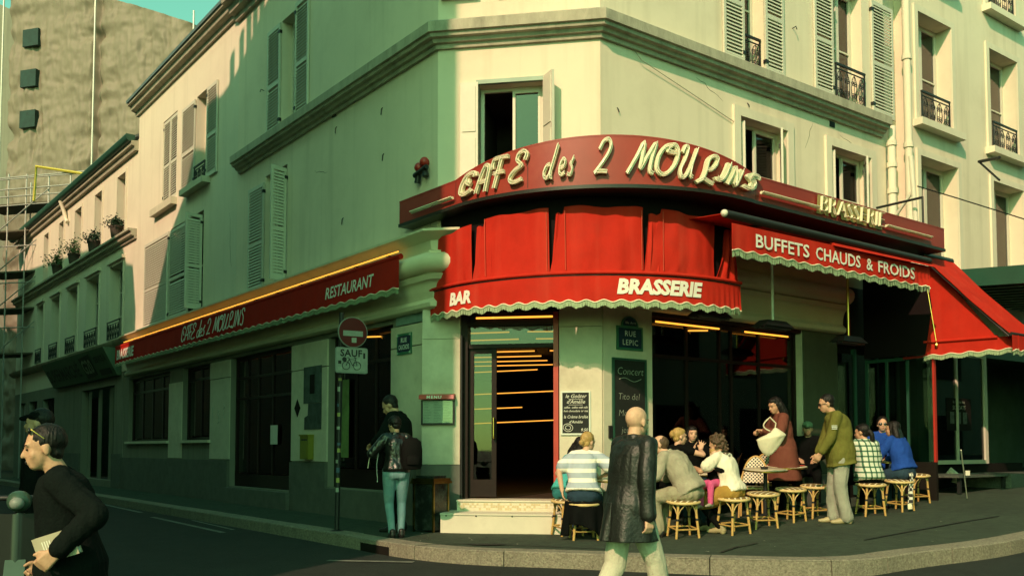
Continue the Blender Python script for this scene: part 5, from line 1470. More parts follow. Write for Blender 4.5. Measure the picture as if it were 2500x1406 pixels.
# menu case
mc = thing('menu_case', WC.p(.03, 1.5, .04), 'glazed menu case with red hood on the pale corner pier', 'menu case')
mb = MB(); mb.wbox(WC, -.21, .28, 1.50, 1.86, .031, .06); mb.build('case', M_IRON, mc)
mb = MB(); mb.wbox(WC, -.19, .26, 1.525, 1.85, .06, .064); mb.build('menu_sheet', mat('menu_paper', (.50, .56, .50), .6, .1, 30), mc)
t = MB()
rng = random.Random(4)
for c in range(3):
    for r in range(13):
        u = -.175 + c * .145; z = 1.83 - r * .023; t.wbox(WC, u, u + rng.uniform(.06, .12), z - .006, z, .064, .0655)
t.build('menu_print', mat('grey_print', (.22, .28, .25), .7, .1, 20), mc, kind='stuff')
g = MB(); g.wbox(WC, -.19, .26, 1.525, 1.85, .070, .073); g.build('glass', glass('clear_glass', (.95, .97, .95), .8), mc)
for q in ((-.215, -.19, 1.50, 1.86), (.26, .285, 1.50, 1.86), (-.19, .26, 1.50, 1.525)):
    f = MB(); f.wbox(WC, *q, .06, .085); f.build('frame', M_IRON, mc)
mb = MB(); mb.solid([WC.p(-.23, 1.87, .17), WC.p(.29, 1.87, .17), WC.p(.29, 1.93, .15), WC.p(-.23, 1.93, .15)], [WC.p(-.23, 1.87, .03), WC.p(.29, 1.87, .03), WC.p(.29, 1.95, .03), WC.p(-.23, 1.95, .03)]); mb.build('hood', M_REDFRAME, mc)
vs, fs = text_geo('MENU', .062, bold=.002, space=1.25); t = MB(); t.add([WC.p(.0 + v.x * 1.15, 1.878 + v.y, .173 - v.y * .33) for v in vs], fs); t.build('lettering', M_PLATEW, mc)

# posters, letter box, sticker on the side-street pier
po = thing('dark_poster', WL.p(4.08, 1.9, .04), 'tall dark torn poster on the pier beside the traffic sign', 'poster')
M_POSTER = mat('faded_poster', (.05, .075, .065), .6, .7, 5, dirt=(.16, .2, .17), dscale=3, damt=.5)
mb = MB(); mb.wbox(WL, 3.70, 4.44, 1.98, 2.65, .036, .041); mb.build('upper_sheet', M_POSTER, po)
mb = MB(); A = [(3.70, 1.50), (4.40, 1.50), (4.40, 1.72), (4.26, 1.76), (4.24, 1.975), (3.70, 1.975)]
mb.solid([WL.p(u, z, .036) for u, z in A], [WL.p(u, z, .040) for u, z in A]); mb.build('lower_sheet', mat('faded_poster_b', (.04, .055, .05), .6, .7, 6, dirt=(.12, .15, .13), dscale=4, damt=.5), po)
mb = MB(); mb.wbox(WL, 3.98, 4.18, 2.15, 2.50, .041, .043); mb.build('printed_block', M_BLACK, po)
lb = thing('letter_box', WL.p(4.2, .96, .05), 'yellow wall letter box below the torn poster', 'letter box')
mb = MB(); mb.wbox(WL, 4.0, 4.36, .96, 1.38, .035, .14); mb.build('box', mat('yellow_enamel', (.20, .19, .02), .5, .1, 6), lb)
mb = MB(); mb.wbox(WL, 3.99, 4.37, 1.38, 1.41, .035, .16); mb.build('lid', mat('yellow_enamel', (.40, .36, .03)), lb)
mb = MB(); mb.wbox(WL, 4.06, 4.30, 1.30, 1.325, .14, .143); mb.build('slot', M_IRON, lb)
mb = MB(); mb.wbox(WL, 4.05, 4.31, 1.02, 1.24, .14, .146); mb.build('door', mat('yellow_enamel', (.40, .36, .03)), lb)
sk = MB(); u, z = WL.uz(730, 996); A = [(u, z - .17), (u + .13, z), (u, z + .17), (u - .13, z)]
sk.solid([WL.p(a, b, .03) for a, b in A], [WL.p(a, b, .036) for a, b in A]); tag(sk.build('diamond_sticker', M_BLACK), 'black diamond sticker on the pier left of the torn poster', 'sticker')
# notice on the side door, graffiti
nn = MB(); nn.wbox(WL, WL.u(666, 1060), WL.u(649, 1060), 1.24, 1.62, -.10, -.096); tag(nn.build('door_notice', M_PAPER), 'sheet of paper taped inside the dark side-street door', 'notice')
gf = thing('scratched_graffiti', WL.p(8.8, 1.7, .03), 'pale scratched scrawl on the pier between narrow window and door', 'graffiti')
rng = random.Random(11)
for px, py in ((522, 1010), (536, 1018), (550, 1005)):
    u, z = WL.uz(px, py); t = MB(); pts = [WL.p(u + rng.uniform(-.06, .06), z + .16 - .05 * k, .024) for k in range(7)]; t.tube(pts, .009, 4); t.build('scrawl', M_CHALKD, gf)

# red double ornament high on the side wall
orn = thing('wall_ornament', WL.p(.33, 5.2, .05), 'small red-capped black ornament high on the side-street wall', 'ornament')
for du, dz in ((.08, 0), (-.07, .05)):
    mb = MB(); mb.ell(WL.p(.33 + du, 5.41 + dz, .07), (.075, .075, .075), 12, 8); mb.build('cap', M_REDFRAME, orn, 180)
    mb = MB(); mb.tube([WL.p(.33 + du, 5.36 + dz, .07), WL.p(.33 + du * 1.6, 5.18 + dz, .07)], [.03, .05], 8); mb.build('stem', M_IRON, orn, 60)
mb = MB(); mb.tube([WL.p(.16, 5.36, .09), WL.p(.50, 5.30, .09)], .04, 8); mb.build('band', M_IRON, orn, 60)

# no-entry sign with the cyclist plate
g0 = ground_at(822, 1297)
ns = thing('no_entry_sign', g0, 'round no-entry traffic sign with cyclist plate on a stickered pole', 'traffic sign')
SN = Vector((.50, -.86)).normalized(); SX = Vector((-SN.y, SN.x)) ; 
zc = at_d(860, 813, g0.y).z; pt = at_d(834, 772, g0.y)
lean = (pt.x - g0.x)
def pole(z): return Vector((g0.x + lean * (z - g0.z) / (pt.z - g0.z), g0.y, z))
mb = MB(); mb.tube([pole(g0.z - .05), pole(pt.z + .05)], .035, 12); mb.build('pole', M_IRON, ns, 60)
mb = MB(); mb.lathe([(.10, 0), (.10, .015), (.05, .03), (.04, .03)], g0, 14); mb.build('pole_base', M_IRON, ns, 40)
rng = random.Random(5)
M_STK = [mat('sticker_white', (.30, .34, .28), .6, .2, 30), mat('sticker_yellow', (.30, .30, .08), .6, .2, 30), mat('sticker_blue', (.05, .10, .16), .6, .2, 30)]
for k, z in enumerate((.55, .68, .82, .95, 1.1, 1.2, 1.42, 1.6, 1.74, 1.95, 2.1, 2.22)):
    c = pole(z); a0 = rng.uniform(-.8, .4) - math.pi / 2; h = rng.uniform(.03, .07); s_ = MB()
    pts = [(c.x + math.cos(a0 + (q - 2) * .35) * .037, c.y + math.sin(a0 + (q - 2) * .35) * .037) for q in range(5)]
    vs = [(x, y, z) for x, y in pts] + [(x, y, z + h) for x, y in pts]; s_.add(vs, [(q, q + 1, q + 6, q + 5) for q in range(4)]); s_.build('pole_sticker', M_STK[k % 3], ns)
def sgp(c, x, y, w): return Vector((c.x + SX.x * x + SN.x * w, c.y + SX.y * x + SN.y * w, c.z + y))
dc = Vector((at_d(860, 813, g0.y - .06).x, g0.y - .06, zc)); RD = .215
def disc(r, w0, w1, seg=36): 
    m = MB(); m.solid([sgp(dc, r * math.cos(2 * math.pi * k / seg), r * math.sin(2 * math.pi * k / seg), w0) for k in range(seg)], [sgp(dc, r * math.cos(2 * math.pi * k / seg), r * math.sin(2 * math.pi * k / seg), w1) for k in range(seg)]); return m
disc(RD, 0, .03).build('rim', mat('sign_grey', (.20, .23, .20), .5, .1, 10), ns)
disc(RD * .95, .03, .034).build('face', mat('sign_red', (.09, .005, .005), .35, .1, 10), ns)
def plate_q(c, x0, x1, y0, y1, w0, w1): 
    m = MB(); P_ = [(x0, y0), (x1, y0), (x1, y1), (x0, y1)]; m.solid([sgp(c, x, y, w0) for x, y in P_], [sgp(c, x, y, w1) for x, y in P_]); return m
M_SGW = mat('dirty_sign_white', (.26, .29, .25), .5, .2, 12)
plate_q(dc, -.145, .145, -.055, .02, .034, .037).build('white_bar', M_SGW, ns)
plate_q(dc, -.02, .05, -.145, -.075, .034, .036).build('sticker', M_STK[0], ns)
pc = Vector((at_d(857, 881, g0.y - .06).x, g0.y - .06, at_d(857, 881, g0.y).z))
def rrect(w, h, r, n=5):
    out = []
    for cx, cy, a0 in ((w - r, h - r, 0), (-w + r, h - r, 90), (-w + r, -h + r, 180), (w - r, -h + r, 270)):
        out += [(cx + r * math.cos(rad(a0 + 90 * k / n)), cy + r * math.sin(rad(a0 + 90 * k / n))) for k in range(n + 1)]
    return out
R1 = rrect(.235, .18, .03); mb = MB(); mb.solid([sgp(pc, x, y, 0) for x, y in R1], [sgp(pc, x, y, .03) for x, y in R1]); mb.build('plate', MATS['sign_grey'], ns)
R1 = rrect(.222, .167, .025); mb = MB(); mb.solid([sgp(pc, x, y, .03) for x, y in R1], [sgp(pc, x, y, .033) for x, y in R1]); mb.build('plate_face', M_SGW, ns)
M_BLK = mat('black_print', (.012, .014, .012), .6, .1, 10)
vs, fs = text_geo('SAUF', .135, bold=.004, space=1.05); t = MB(); t.add([sgp(pc, v.x - .01, .055 + v.y, .035) for v in vs], fs); t.build('lettering', M_BLK, ns)
t = MB()
for cx in (-.085, .075): t.tube([sgp(pc, cx + .055 * math.cos(a), -.075 + .055 * math.sin(a), .036) for a in [2 * math.pi * k / 20 for k in range(21)]], .006, 4)
for q in (((-.085, -.075), (-.04, .015), (.055, .01), (.01, -.07), (-.04, .015)), ((.01, -.07), (.075, -.075), (.055, .01), (.06, .035), (.03, .04)), ((-.04, .015), (-.045, .035), (-.075, .035))): t.tube([sgp(pc, x, y, .036) for x, y in q], .006, 4)
t.build('bicycle_symbol', M_BLK, ns, kind='stuff')
for k, (x0, x1, y0, y1) in enumerate(((.05, .12, -.03, .02), (.02, .14, -.12, -.07), (-.20, -.155, -.055, -.01), (-.20, -.14, -.145, -.095), (.165, .195, .03, .11), (.06, .19, -.15, -.12))):
    plate_q(pc, x0, x1, y0, y1, .0365, .038).build('sticker', M_STK[0] if k not in (2, 4) else M_BLK, ns)
m = MB(); m.solid([sgp(pc, -.11 + .033 * math.cos(2 * math.pi * k / 16), .01 + .033 * math.sin(2 * math.pi * k / 16), .036) for k in range(16)], [sgp(pc, -.11 + .033 * math.cos(2 * math.pi * k / 16), .01 + .033 * math.sin(2 * math.pi * k / 16), .039) for k in range(16)]); m.build('sticker', M_BLK, ns)
# glazed panel with a light strip behind the pole
ls = MB(); ls.wbox(WL, 2.92, 3.30, 1.0, 2.35, -.10, -.096); tag(ls.build('window_notice', mat('yellow_green_notice', (.16, .24, .08), .6, .5, 3)), 'tall yellow-green notice behind the glass next to the traffic sign pole', 'notice')

# black marble pedestal bin with brass edges
gb = ground_at(1052, 1296)
pb = local_thing('marble_pedestal_bin', gb, rad(-32), 'black marble pedestal bin with brass edges beside the corner door', 'bin')
M_BRONZE = mat('dull_bronze', (.26, .20, .06), .35, .3, 10, metal=1.0)
mb = MB(); mb.box((-.17, -.17, .03), (.17, .17, .66)); lpart(mb, 'body', M_MARBLE, pb)
for sx in (-1, 1):
    for sy in (-1, 1):
        mb = MB(); mb.box((sx * .168 - .014, sy * .168 - .014, .0), (sx * .168 + .014, sy * .168 + .014, .665)); lpart(mb, 'brass_edge', M_BRONZE, pb)
mb = MB(); mb.box((-.21, -.21, .667), (.21, .21, .70)); mb.box((-.195, -.195, .70), (.195, .195, .74)); lpart(mb, 'top', M_BRONZE, pb)
mb = MB(); mb.box((-.15, -.15, .74), (.15, .15, .775)); lpart(mb, 'lid', M_MARBLE, pb)
for sy in (-1, 1):
    mb = MB(); mb.box((-.12, sy * .178 - .004, .10), (.12, sy * .178 + .004, .60)); lpart(mb, 'inset_panel', M_MARBLE, pb)

# drainpipe beside the corner door
dp = MB(); dp.tube([WC.p(.385, .28, .06), WC.p(.385, 2.8, .06)], .02, 8); dp.lathe([(.02, 0), (.035, .02), (.035, .12), (.02, .14)], WC.p(.385, .27, .06), 10); tag(dp.build('door_side_pipe', M_IRON, None, 50), 'thin dark pipe running up beside the corner doorway', 'pipe')

# ------------------------------------------------------------------ bistro furniture
M_RATTAN = mat('rattan_cane', (.52, .33, .10), .45, .2, 18, spec=.5)
M_RATTANL = mat('rattan_light', (.62, .46, .20), .45, .2, 18, spec=.5)
M_WEAVE = pattern_mat('woven_seat', 'stripe', (.20, .13, .05), (.74, .68, .50), 13.0, .28, .5, 'X', rot=(0, 0, rad(38)))
M_WEAVEBK = pattern_mat('woven_back', 'plaid', (.02, .02, .015), (.70, .64, .46), 26.0, .30, .5, c3=(.70, .64, .46), rot=(0, rad(45), 0))
def make_stool(loc, rz, label, h=.47, r=.205):
    t = local_thing('rattan_stool', loc, rz, label, 'stool', None)
    mb = MB(); mb.lathe([(r - .03, h - .012), (r - .008, h), (r - .03, h + .012), (.05, h + .02), (0.001, h + .021)], (0, 0, 0), 28); lpart(mb, 'seat', M_WEAVE, t, 50)
    mb = MB(); mb.tube([(r * math.cos(a), r * math.sin(a), h - .008) for a in [2 * math.pi * k / 28 for k in range(29)]], .020, 8, cap=False); lpart(mb, 'seat_rim', M_RATTANL, t, 60)
    for k in range(4):
        a = math.pi / 4 + k * math.pi / 2; c, s = math.cos(a), math.sin(a)
        mb = MB(); mb.tube([(c * r * .80, s * r * .80, h - .02), (c * r * .92, s * r * .92, h * .5), (c * r * 1.08, s * r * 1.08, 0)], [.017, .018, .016], 8); lpart(mb, 'leg', M_RATTAN, t, 60)
        for d in (-1, 1):
            a2 = a + d * .55; mb = MB()
            mb.tube([(c * r * .88, s * r * .88, h * .60), (math.cos(a + d * .2) * r * .86, math.sin(a + d * .2) * r * .86, h * .80), (math.cos(a2) * r * .90, math.sin(a2) * r * .90, h - .02)], .008, 6); lpart(mb, 'brace', M_RATTANL, t, 60)
        b = a + math.pi / 2
        mb = MB(); mb.tube([(c * r, s * r, h * .26), (math.cos(b) * r, math.sin(b) * r, h * .26)], .012, 6); lpart(mb, 'stretcher', M_RATTAN, t, 60)
        mb = MB(); mb.lathe([(.020, h * .50), (.022, h * .52), (.020, h * .56)], (c * r * .92, s * r * .92, 0), 8); lpart(mb, 'binding', M_IRON, t)
    return t
STOOLS = [(1668, 1311, .2, 'rattan stool under the seated man in the grey-beige shirt'), (1790, 1302, .5, 'rattan stool under the curly-haired woman in white'), (1862, 1287, .1, 'empty rattan stool in shade beside the curly-haired woman'),
          (1930, 1272, .7, 'empty sunlit rattan stool before the round tables'), (1990, 1262, .3, 'empty sunlit rattan stool by the jacket man\'s feet'), (2125, 1257, .1, 'rattan stool under the person in the plaid shirt'),
          (2195, 1246, .6, 'rattan stool under the woman with the hanging scarf'), (2236, 1226, .2, 'shaded rattan stool close to the wind screen'), (1385, 1306, .4, 'rattan stool under the woman in turquoise'), (1425, 1316, .1, 'rattan stool hung with the dark coat')]
SEAT = {}
for i, (px, py, rz, lb_) in enumerate(STOOLS):
    g = ground_at(px, py); so = make_stool(g, rz, lb_); so.rotation_euler = (Matrix.Rotation(rad(4.5), 3, 'X') @ Matrix.Rotation(rz, 3, 'Z')).to_euler(); SEAT[i] = g
def make_table(loc, label, h=.74, r=.32):
    t = local_thing('bistro_table', loc, 0, label, 'table')
    mb = MB(); mb.lathe([(r - .01, h - .03), (r, h - .024), (r, h - .006), (r - .008, h)], (0, 0, 0), 36); lpart(mb, 'top', mat('cream_table_top', (.66, .60, .42), .35, .08, 4, spec=.5), t, 40)
    mb = MB(); mb.lathe([(r + .002, h - .028), (r + .007, h - .024), (r + .007, h - .008), (r + .002, h - .004)], (0, 0, 0), 36); lpart(mb, 'edge_band', M_BRASS, t, 40)
    mb = MB(); mb.tube([(0, 0, .03), (0, 0, h - .03)], .03, 12); lpart(mb, 'column', M_IRON, t, 60)
    for k in range(4):
        a = k * math.pi / 2 + .5; mb = MB(); mb.tube([(0, 0, .10), (math.cos(a) * .12, math.sin(a) * .12, .06), (math.cos(a) * .24, math.sin(a) * .24, .012)], [.02, .018, .014], 8); lpart(mb, 'foot', M_IRON, t, 60)
    return t
TAB = []
for px, py, lb_ in ((1868, 1270, 'round cream bistro table with black ashtray between empty stools'), (1918, 1256, 'round cream bistro table with red menus under the woman with the bag'), (1700, 1282, 'round cream bistro table among the talking group'), (1492, 1306, 'round bistro table before the striped-shirt woman'), (2165, 1236, 'round bistro table between plaid shirt and sunglasses man')):
    g = ground_at(px, py); to = make_table(g, lb_, .76); to.rotation_euler = (rad(4.0), 0, 0); TAB.append(g)
# ashtrays, menus, glasses on the tables
def top(i, dx, dy): return TAB[i] + Matrix.Rotation(rad(4.0), 3, 'X') @ Vector((dx, dy, .765))
mb = MB(); mb.lathe([(.05, 0), (.055, .035), (.05, .035), (.045, .01)], top(0, -.03, -.05), 16); tag(mb.build('ashtray', M_IRON, None, 40), 'black ashtray on the cream table between empty stools', 'ashtray')
mb = MB(); mb.lathe([(.045, 0), (.05, .045), (.045, .045), (.04, .01)], top(1, -.04, -.05), 16); tag(mb.build('ashtray', mat('glass_grey', (.35, .40, .38), .2, .1, 10), None, 40), 'grey ashtray on the cream table with red menus', 'ashtray')
for k, (dx, dy, rz) in enumerate(((.12, -.02, .2), (-.14, .10, -.4))):
    mb = MB(); mb.box((-.10, -.14, 0), (.10, .14, .012), M=Matrix.Translation(top(1, dx, dy)) @ Matrix.Rotation(rz, 4, 'Z')); tag(mb.build('menu_card', M_REDFRAME), ('red menu card lying flat on the table by the standing woman', 'red menu card at the back of the table by the standing woman')[k], 'menu')
for k in range(2):
    mb = MB(); mb.lathe([(.025, 0), (.034, .10), (.031, .10), (.022, .008)], top(4, .05 - .12 * k, -.08), 14); tag(mb.build('drinking_glass', glass('drink_glass', (.7, .5, .3), 1.0), None, 60), ('drinking glass on the table before the sunglasses man', 'drinking glass on the table beside the plaid shirt')[k], 'glass')
def make_chair(loc, rz, label):
    t = local_thing('rattan_chair', loc, rz, label, 'chair')
    mb = MB(); mb.lathe([(.17, .445), (.195, .455), (.18, .475), (.001, .48)], (0, 0, 0), 24); lpart(mb, 'seat', M_WEAVE, t, 50)
    bp = [(-.20 + .4 * k / 14, -.17 - .05 * math.sin(math.pi * k / 14)) for k in range(15)]
    mb = MB()
    def fn(s, tt):
        k = s * 14; a = math.pi * s; x = -.20 + .40 * s; top_ = .52 + .40 * (math.sin(a) ** .45)
        z = .52 + (top_ - .52) * tt; y = -.17 - .05 * math.sin(a) - .08 * tt
        return (x, y, z), (0, -1, .1)
    mb.sheet(fn, 20, 10, .014); lpart(mb, 'woven_back', M_WEAVEBK, t, 60)
    mb = MB(); mb.tube([(-.21, -.15, .0), (-.205, -.17, .46), (-.20, -.20, .60)] + [(-.20 + .4 * s, -.25 - .05 * math.sin(math.pi * s), .53 + .40 * (math.sin(math.pi * s) ** .45)) for s in [k / 14 for k in range(1, 14)]] + [(.20, -.20, .60), (.205, -.17, .46), (.21, -.15, 0)], .015, 8); lpart(mb, 'back_frame', M_RATTAN, t, 60)
    for sx in (-1, 1):
        mb = MB(); mb.tube([(sx * .16, .14, .45), (sx * .18, .17, 0)], .015, 8); lpart(mb, 'leg', M_RATTAN, t, 60)
    mb = MB(); mb.tube([(r_ * math.cos(a), r_ * math.sin(a), .445) for r_ in (.19,) for a in [2 * math.pi * k / 24 for k in range(25)]], .016, 8, cap=False); lpart(mb, 'seat_rim', M_RATTANL, t, 60)
    return t
for px, py, rz, lb_ in ((1838, 1262, 2.7, 'rattan chair with diamond-woven back behind the curly-haired woman'), (1888, 1250, 3.3, 'rattan chair tucked behind the cream tables')):
    make_chair(ground_at(px, py), rz, lb_)

# ------------------------------------------------------------------ uphill terrace end and the grocery
ws = thing('terrace_wind_screen', WR.p(6.55, .26, .7), 'glazed wind screen with red post closing the terrace uphill', 'screen')
CS = Wall(WR.p(6.55, 0, 0).to_2d(), WR.n, -WR.d); gz = pave_z(*WR.p(6.55, 0, .7).to_2d()) - .02
mb = MB(); mb.wbox(CS, .0, 1.32, gz, .92, -.03, .03); mb.build('lower_panel', M_BLACK, ws)
for q in ((1.285, 1.32, .92, 2.78), (.75, 1.285, 2.745, 2.78)):
    f = MB(); f.wbox(CS, *q, -.03, .03); f.build('frame', M_REDFRAME, ws)
for q in ((.0, .05, .92, 2.78), (.05, .75, 2.72, 2.78), (.40, .44, .92, 2.72), (.80, .84, .92, 2.72)):
    f = MB(); f.wbox(CS, *q, -.028, .028); f.build('frame', M_GREENPAINT, ws)
g = MB(); g.wbox(CS, .05, 1.285, .92, 2.72, -.004, .004); g.build('glass', M_GLASS, ws)
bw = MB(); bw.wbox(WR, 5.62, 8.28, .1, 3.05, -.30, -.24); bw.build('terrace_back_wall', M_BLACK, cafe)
for k in range(4):
    f = MB(); u = 5.72 + k * .72; f.wbox(WR, u, u + .06, .3, 3.0, -.24, -.16); f.build('shop_front', M_GREENPAINT, cafe)
g = MB(); g.wbox(WR, 5.7, 8.2, .9, 2.9, -.20, -.19); g.build('pane', M_GLASS, cafe)

# grocery interior and goods
gi = MB()
for q in ((8.3, 26, .3, 3.6, -3.0, -2.95), (8.3, 26, .28, .30, -2.95, -.2), (8.3, 26, 3.45, 3.5, -2.95, -.2)): gi.wbox(WR, *q)
gi.build('shop_interior', mat('grocery_wall', (.16, .24, .18), .8, .2, 2), up)
wf = thing('grocery_window', WR.p(9.8, .85, .12), 'white-framed grocery window with crates behind it', 'window')
for q in ((8.62, 10.86, .84, .92), (8.62, 10.86, 3.05, 3.12), (8.62, 8.70, .92, 3.05), (10.74, 10.86, .92, 3.05), (9.62, 9.67, .92, 3.05)):
    f = MB(); f.wbox(WR, *q, .02, .09); f.build('frame', M_TRIM, wf)
g = MB(); g.wbox(WR, 8.70, 10.74, .92, 3.05, .045, .051); g.build('pane', M_GLASS, wf)
for k, (u, z, c) in enumerate(((8.95, 1.95, (.16, .20, .02)), (9.9, 1.55, (.18, .24, .02)), (10.4, 1.45, (.14, .20, .03)), (9.3, 1.80, (.05, .05, .02)))):
    t = MB(); Mx = Matrix.Translation(WR.p(u, z, -.35)) @ Matrix.Rotation(math.atan2(WR.d.y, WR.d.x), 4, 'Z') @ Matrix.Rotation(rad(22), 4, 'Y')
    for q in (((-.28, -.2, -.13), (.28, -.18, .13)), ((-.28, .18, -.13), (.28, .2, .13)), ((-.28, -.18, -.13), (-.26, .18, .13)), ((.26, -.18, -.13), (.28, .18, .13)), ((-.26, -.18, -.13), (.26, .18, -.11))): t.box(*q, M=Mx)
    tag(t.build('produce_crate', mat('crate_%d' % k, c, .6, .2, 5)), ('yellow-green crate high in the grocery window beside the red post', 'lime crate in the grocery window right of the black poster', 'green crate in the grocery window beside the white frame', 'dark crate in the grocery window behind the black poster')[k], 'crate')
ps = thing('black_event_poster', WR.p(9.55, 1.5, .06), 'black event poster stuck on the grocery window', 'poster')
mb = MB(); u0, u1 = WR.u(2304, 1010), WR.u(2364, 1010); mb.wbox(WR, u0, u1, 1.52, 2.18, .055, .060); mb.build('sheet', M_BLACK, ps)
for body, z, sz in (('le Femme des', 2.08, .085), ('SOLDATS', 1.95, .12)):
    vs, fs = text_geo(body, sz, shear=.1); k = min(1, (u1 - u0) * .42 / max(abs(v.x) for v in vs)); t = MB(); t.add([WR.p((u0 + u1) / 2 + v.x * k, z + v.y, .062) for v in vs], fs); t.build('lettering', M_CHALKD, ps)
for k in range(3):
    t = MB(); w_ = (u1 - u0); t.wbox(WR, u0 + w_ * (.14 + .26 * k), u0 + w_ * (.30 + .26 * k), 1.66, 1.90, .060, .0615); t.build('printed_figure', mat('grey_figure', (.10, .12, .10), .6, .6, 12), ps)
op = MB(); op.wbox(WR, WR.u(2355, 1080), WR.u(2395, 1080), .95, 1.50, -.3, -.28); tag(op.build('orange_display_board', mat('orange_board', (.34, .09, .02), .6, .15, 4)), 'orange wooden board low in the grocery window', 'board')
# leaflet on window, awning support post
# metal loading platform and step below the grocery
mp = thing('metal_platform', WR.p(10, .3, .8), 'dark metal loading platform with chequer-plate step below the grocery window', 'platform')
zg = pave_z(*WR.p(9.5, 0, 1).to_2d())
M_CHEQ = mat('chequer_plate', (.16, .18, .15), .45, .3, 30, .8, 25, metal=.5)
mb = MB(); mb.wbox(WR, 7.7, 9.55, zg + .24, zg + .28, .1, 1.1); mb.build('deck', M_CHEQ, mp)
for u in (7.8, 9.45): 
    mb = MB(); mb.wbox(WR, u, u + .06, zg - .05, zg + .24, 1.0, 1.06); mb.build('leg', M_IRON, mp)
mb = MB(); mb.wbox(WR, 9.56, 12.5, zg - .05, zg + .28, .2, 1.15); mb.build('chequer_step', M_CHEQ, mp)
mb = MB(); mb.wbox(WR, 8.28, 12.5, zg - .1, .84, -.1, .02); mb.build('grocery_base', M_BLACK, up)
pl_ = MB(); pl_.tube([WR.p(9.1, .62, .12), WR.p(9.1, .72, .2), WR.p(9.1, .60, .32), WR.p(9.1, .48, .30)], [.05, .06, .08, .09], 10); tag(pl_.build('curved_vent_pipe', M_TRIM, None, 60), 'pale bent vent pipe under the grocery window', 'pipe')
stk = MB(); a = at_d(2346, 1098, 15.2); b = ground_at(2361, 1212); stk.tube([a, b], .012, 6); stk.box(tuple(a + Vector((.06, -.02, -.42))), tuple(a + Vector((.13, .0, -.34)))); tag(stk.build('leaning_rod', M_TRIM, None, 60), 'thin pale rod leaning against the metal platform', 'rod')

# green ribbed canopy over the grocery
gc = thing('green_ribbed_canopy', WR.p(9.5, 3.9, 1.5), 'dark green canopy with ribbed underside over the grocery', 'canopy')
CU0, CU1 = 7.75, 13.0
mb = MB(); mb.solid([WR.p(CU0, 4.28, .02), WR.p(CU0, 4.02, 3.4), WR.p(CU1, 4.02, 3.4), WR.p(CU1, 4.28, .02)], [WR.p(CU0, 4.34, .02), WR.p(CU0, 4.08, 3.4), WR.p(CU1, 4.08, 3.4), WR.p(CU1, 4.34, .02)]); mb.build('roof_sheet', M_GREENPAINT, gc)
mb = MB(); mb.solid([WR.p(CU0 - .06, 4.20, .02), WR.p(CU0 - .06, 3.92, 3.42), WR.p(CU0, 3.92, 3.42), WR.p(CU0, 4.20, .02)], [WR.p(CU0 - .06, 4.52, .02), WR.p(CU0 - .06, 4.24, 3.42), WR.p(CU0, 4.24, 3.42), WR.p(CU0, 4.52, .02)]); mb.build('side_fascia', M_GREENPAINT, gc)
M_RIB = mat('pale_green_rib', (.26, .38, .28), .5, .15, 6)
for k in range(12):
    u = CU0 + .12 + k * .42; r_ = MB(); r_.solid([WR.p(u, 4.22, .05), WR.p(u, 3.97, 3.35), WR.p(u + .16, 3.97, 3.35), WR.p(u + .16, 4.22, .05)], [WR.p(u + .03, 4.278, .05), WR.p(u + .03, 4.022, 3.35), WR.p(u + .13, 4.022, 3.35), WR.p(u + .13, 4.278, .05)]); r_.build('rib', M_RIB, gc)

# white bracket mast and wires above the sign end
bm_ = thing('bracket_mast', WR.p(7.3, 5.0, 1.0), 'white steel bracket mast with stay wires above the sign end', 'mast')
def atu(px, py, d): return at_d(px, py, d)
mb = MB(); mb.tube([at_d(2224, 382, 15.6), at_d(2236, 540, 15.6)], .045, 8); mb.build('mast', M_TRIM, bm_, 60)
mb = MB(); mb.tube([at_d(2232, 462, 15.6), at_d(2188, 525, 15.9)], .03, 8); mb.build('strut', M_TRIM, bm_, 60)
mb = MB(); mb.tube([at_d(2140, 508, 15.9), at_d(2252, 482, 15.3)], .022, 6); mb.build('cross_rod', M_IRON, bm_, 60)
mb = MB(); mb.tube([at_d(2252, 480, 15.3), at_d(2254, 545, 15.3)], .02, 6); mb.build('drop_rod', M_IRON, bm_, 60)
mb = MB(); mb.tube([at_d(2240, 455, 15.6), at_d(2340, 485, 16.2), at_d(2500, 535, 17.0)], .012, 6); mb.build('stay_wire', M_IRON, bm_, 60)
cb2 = MB(); cb2.tube([WR.p(*WR.uz(1520, 90), .03), WR.p(*WR.uz(1560, 150), .05), WR.p(*WR.uz(1700, 240), .03), WR.p(*WR.uz(1790, 300), .03)], .006, 5); tag(cb2.build('facade_cable', mat('cable_grey', (.30, .26, .18), .7, .1, 5), None, 60), 'thin cable sagging across the sunlit uphill facade', 'cable')
lk = MB(); lk.tube([at_d(2390, 395, 17), at_d(2440, 385, 16.2)], .03, 6); lk.tube([at_d(2390, 395, 17), at_d(2440, 440, 16.2)], .02, 6); tag(lk.build('wall_bracket', M_IRON), 'dark triangular bracket on the uphill building', 'bracket')

# warm lamp seen inside the side door
lp = thing('pendant_lamp', WL.p(5.6, 2.0, -1.2), 'small glowing orange pendant lamp inside the side door', 'lamp')
c = WL.p(WL.u(672, 945) - .4, 2.12, -1.0)
mb = MB(); mb.lathe([(.02, .10), (.08, .06), (.12, 0), (.115, 0), (.07, .05), (.02, .09)], c, 16); mb.build('shade', mat('lamp_shade_orange', (.8, .25, .05), .5, 0, emit=(1, .25, .05), estr=1.2), lp, 60)
mb = MB(); mb.tube([c + Vector((0, 0, .1)), Vector((c.x, c.y, 3.2))], .006, 5); mb.build('cord', M_IRON, lp)
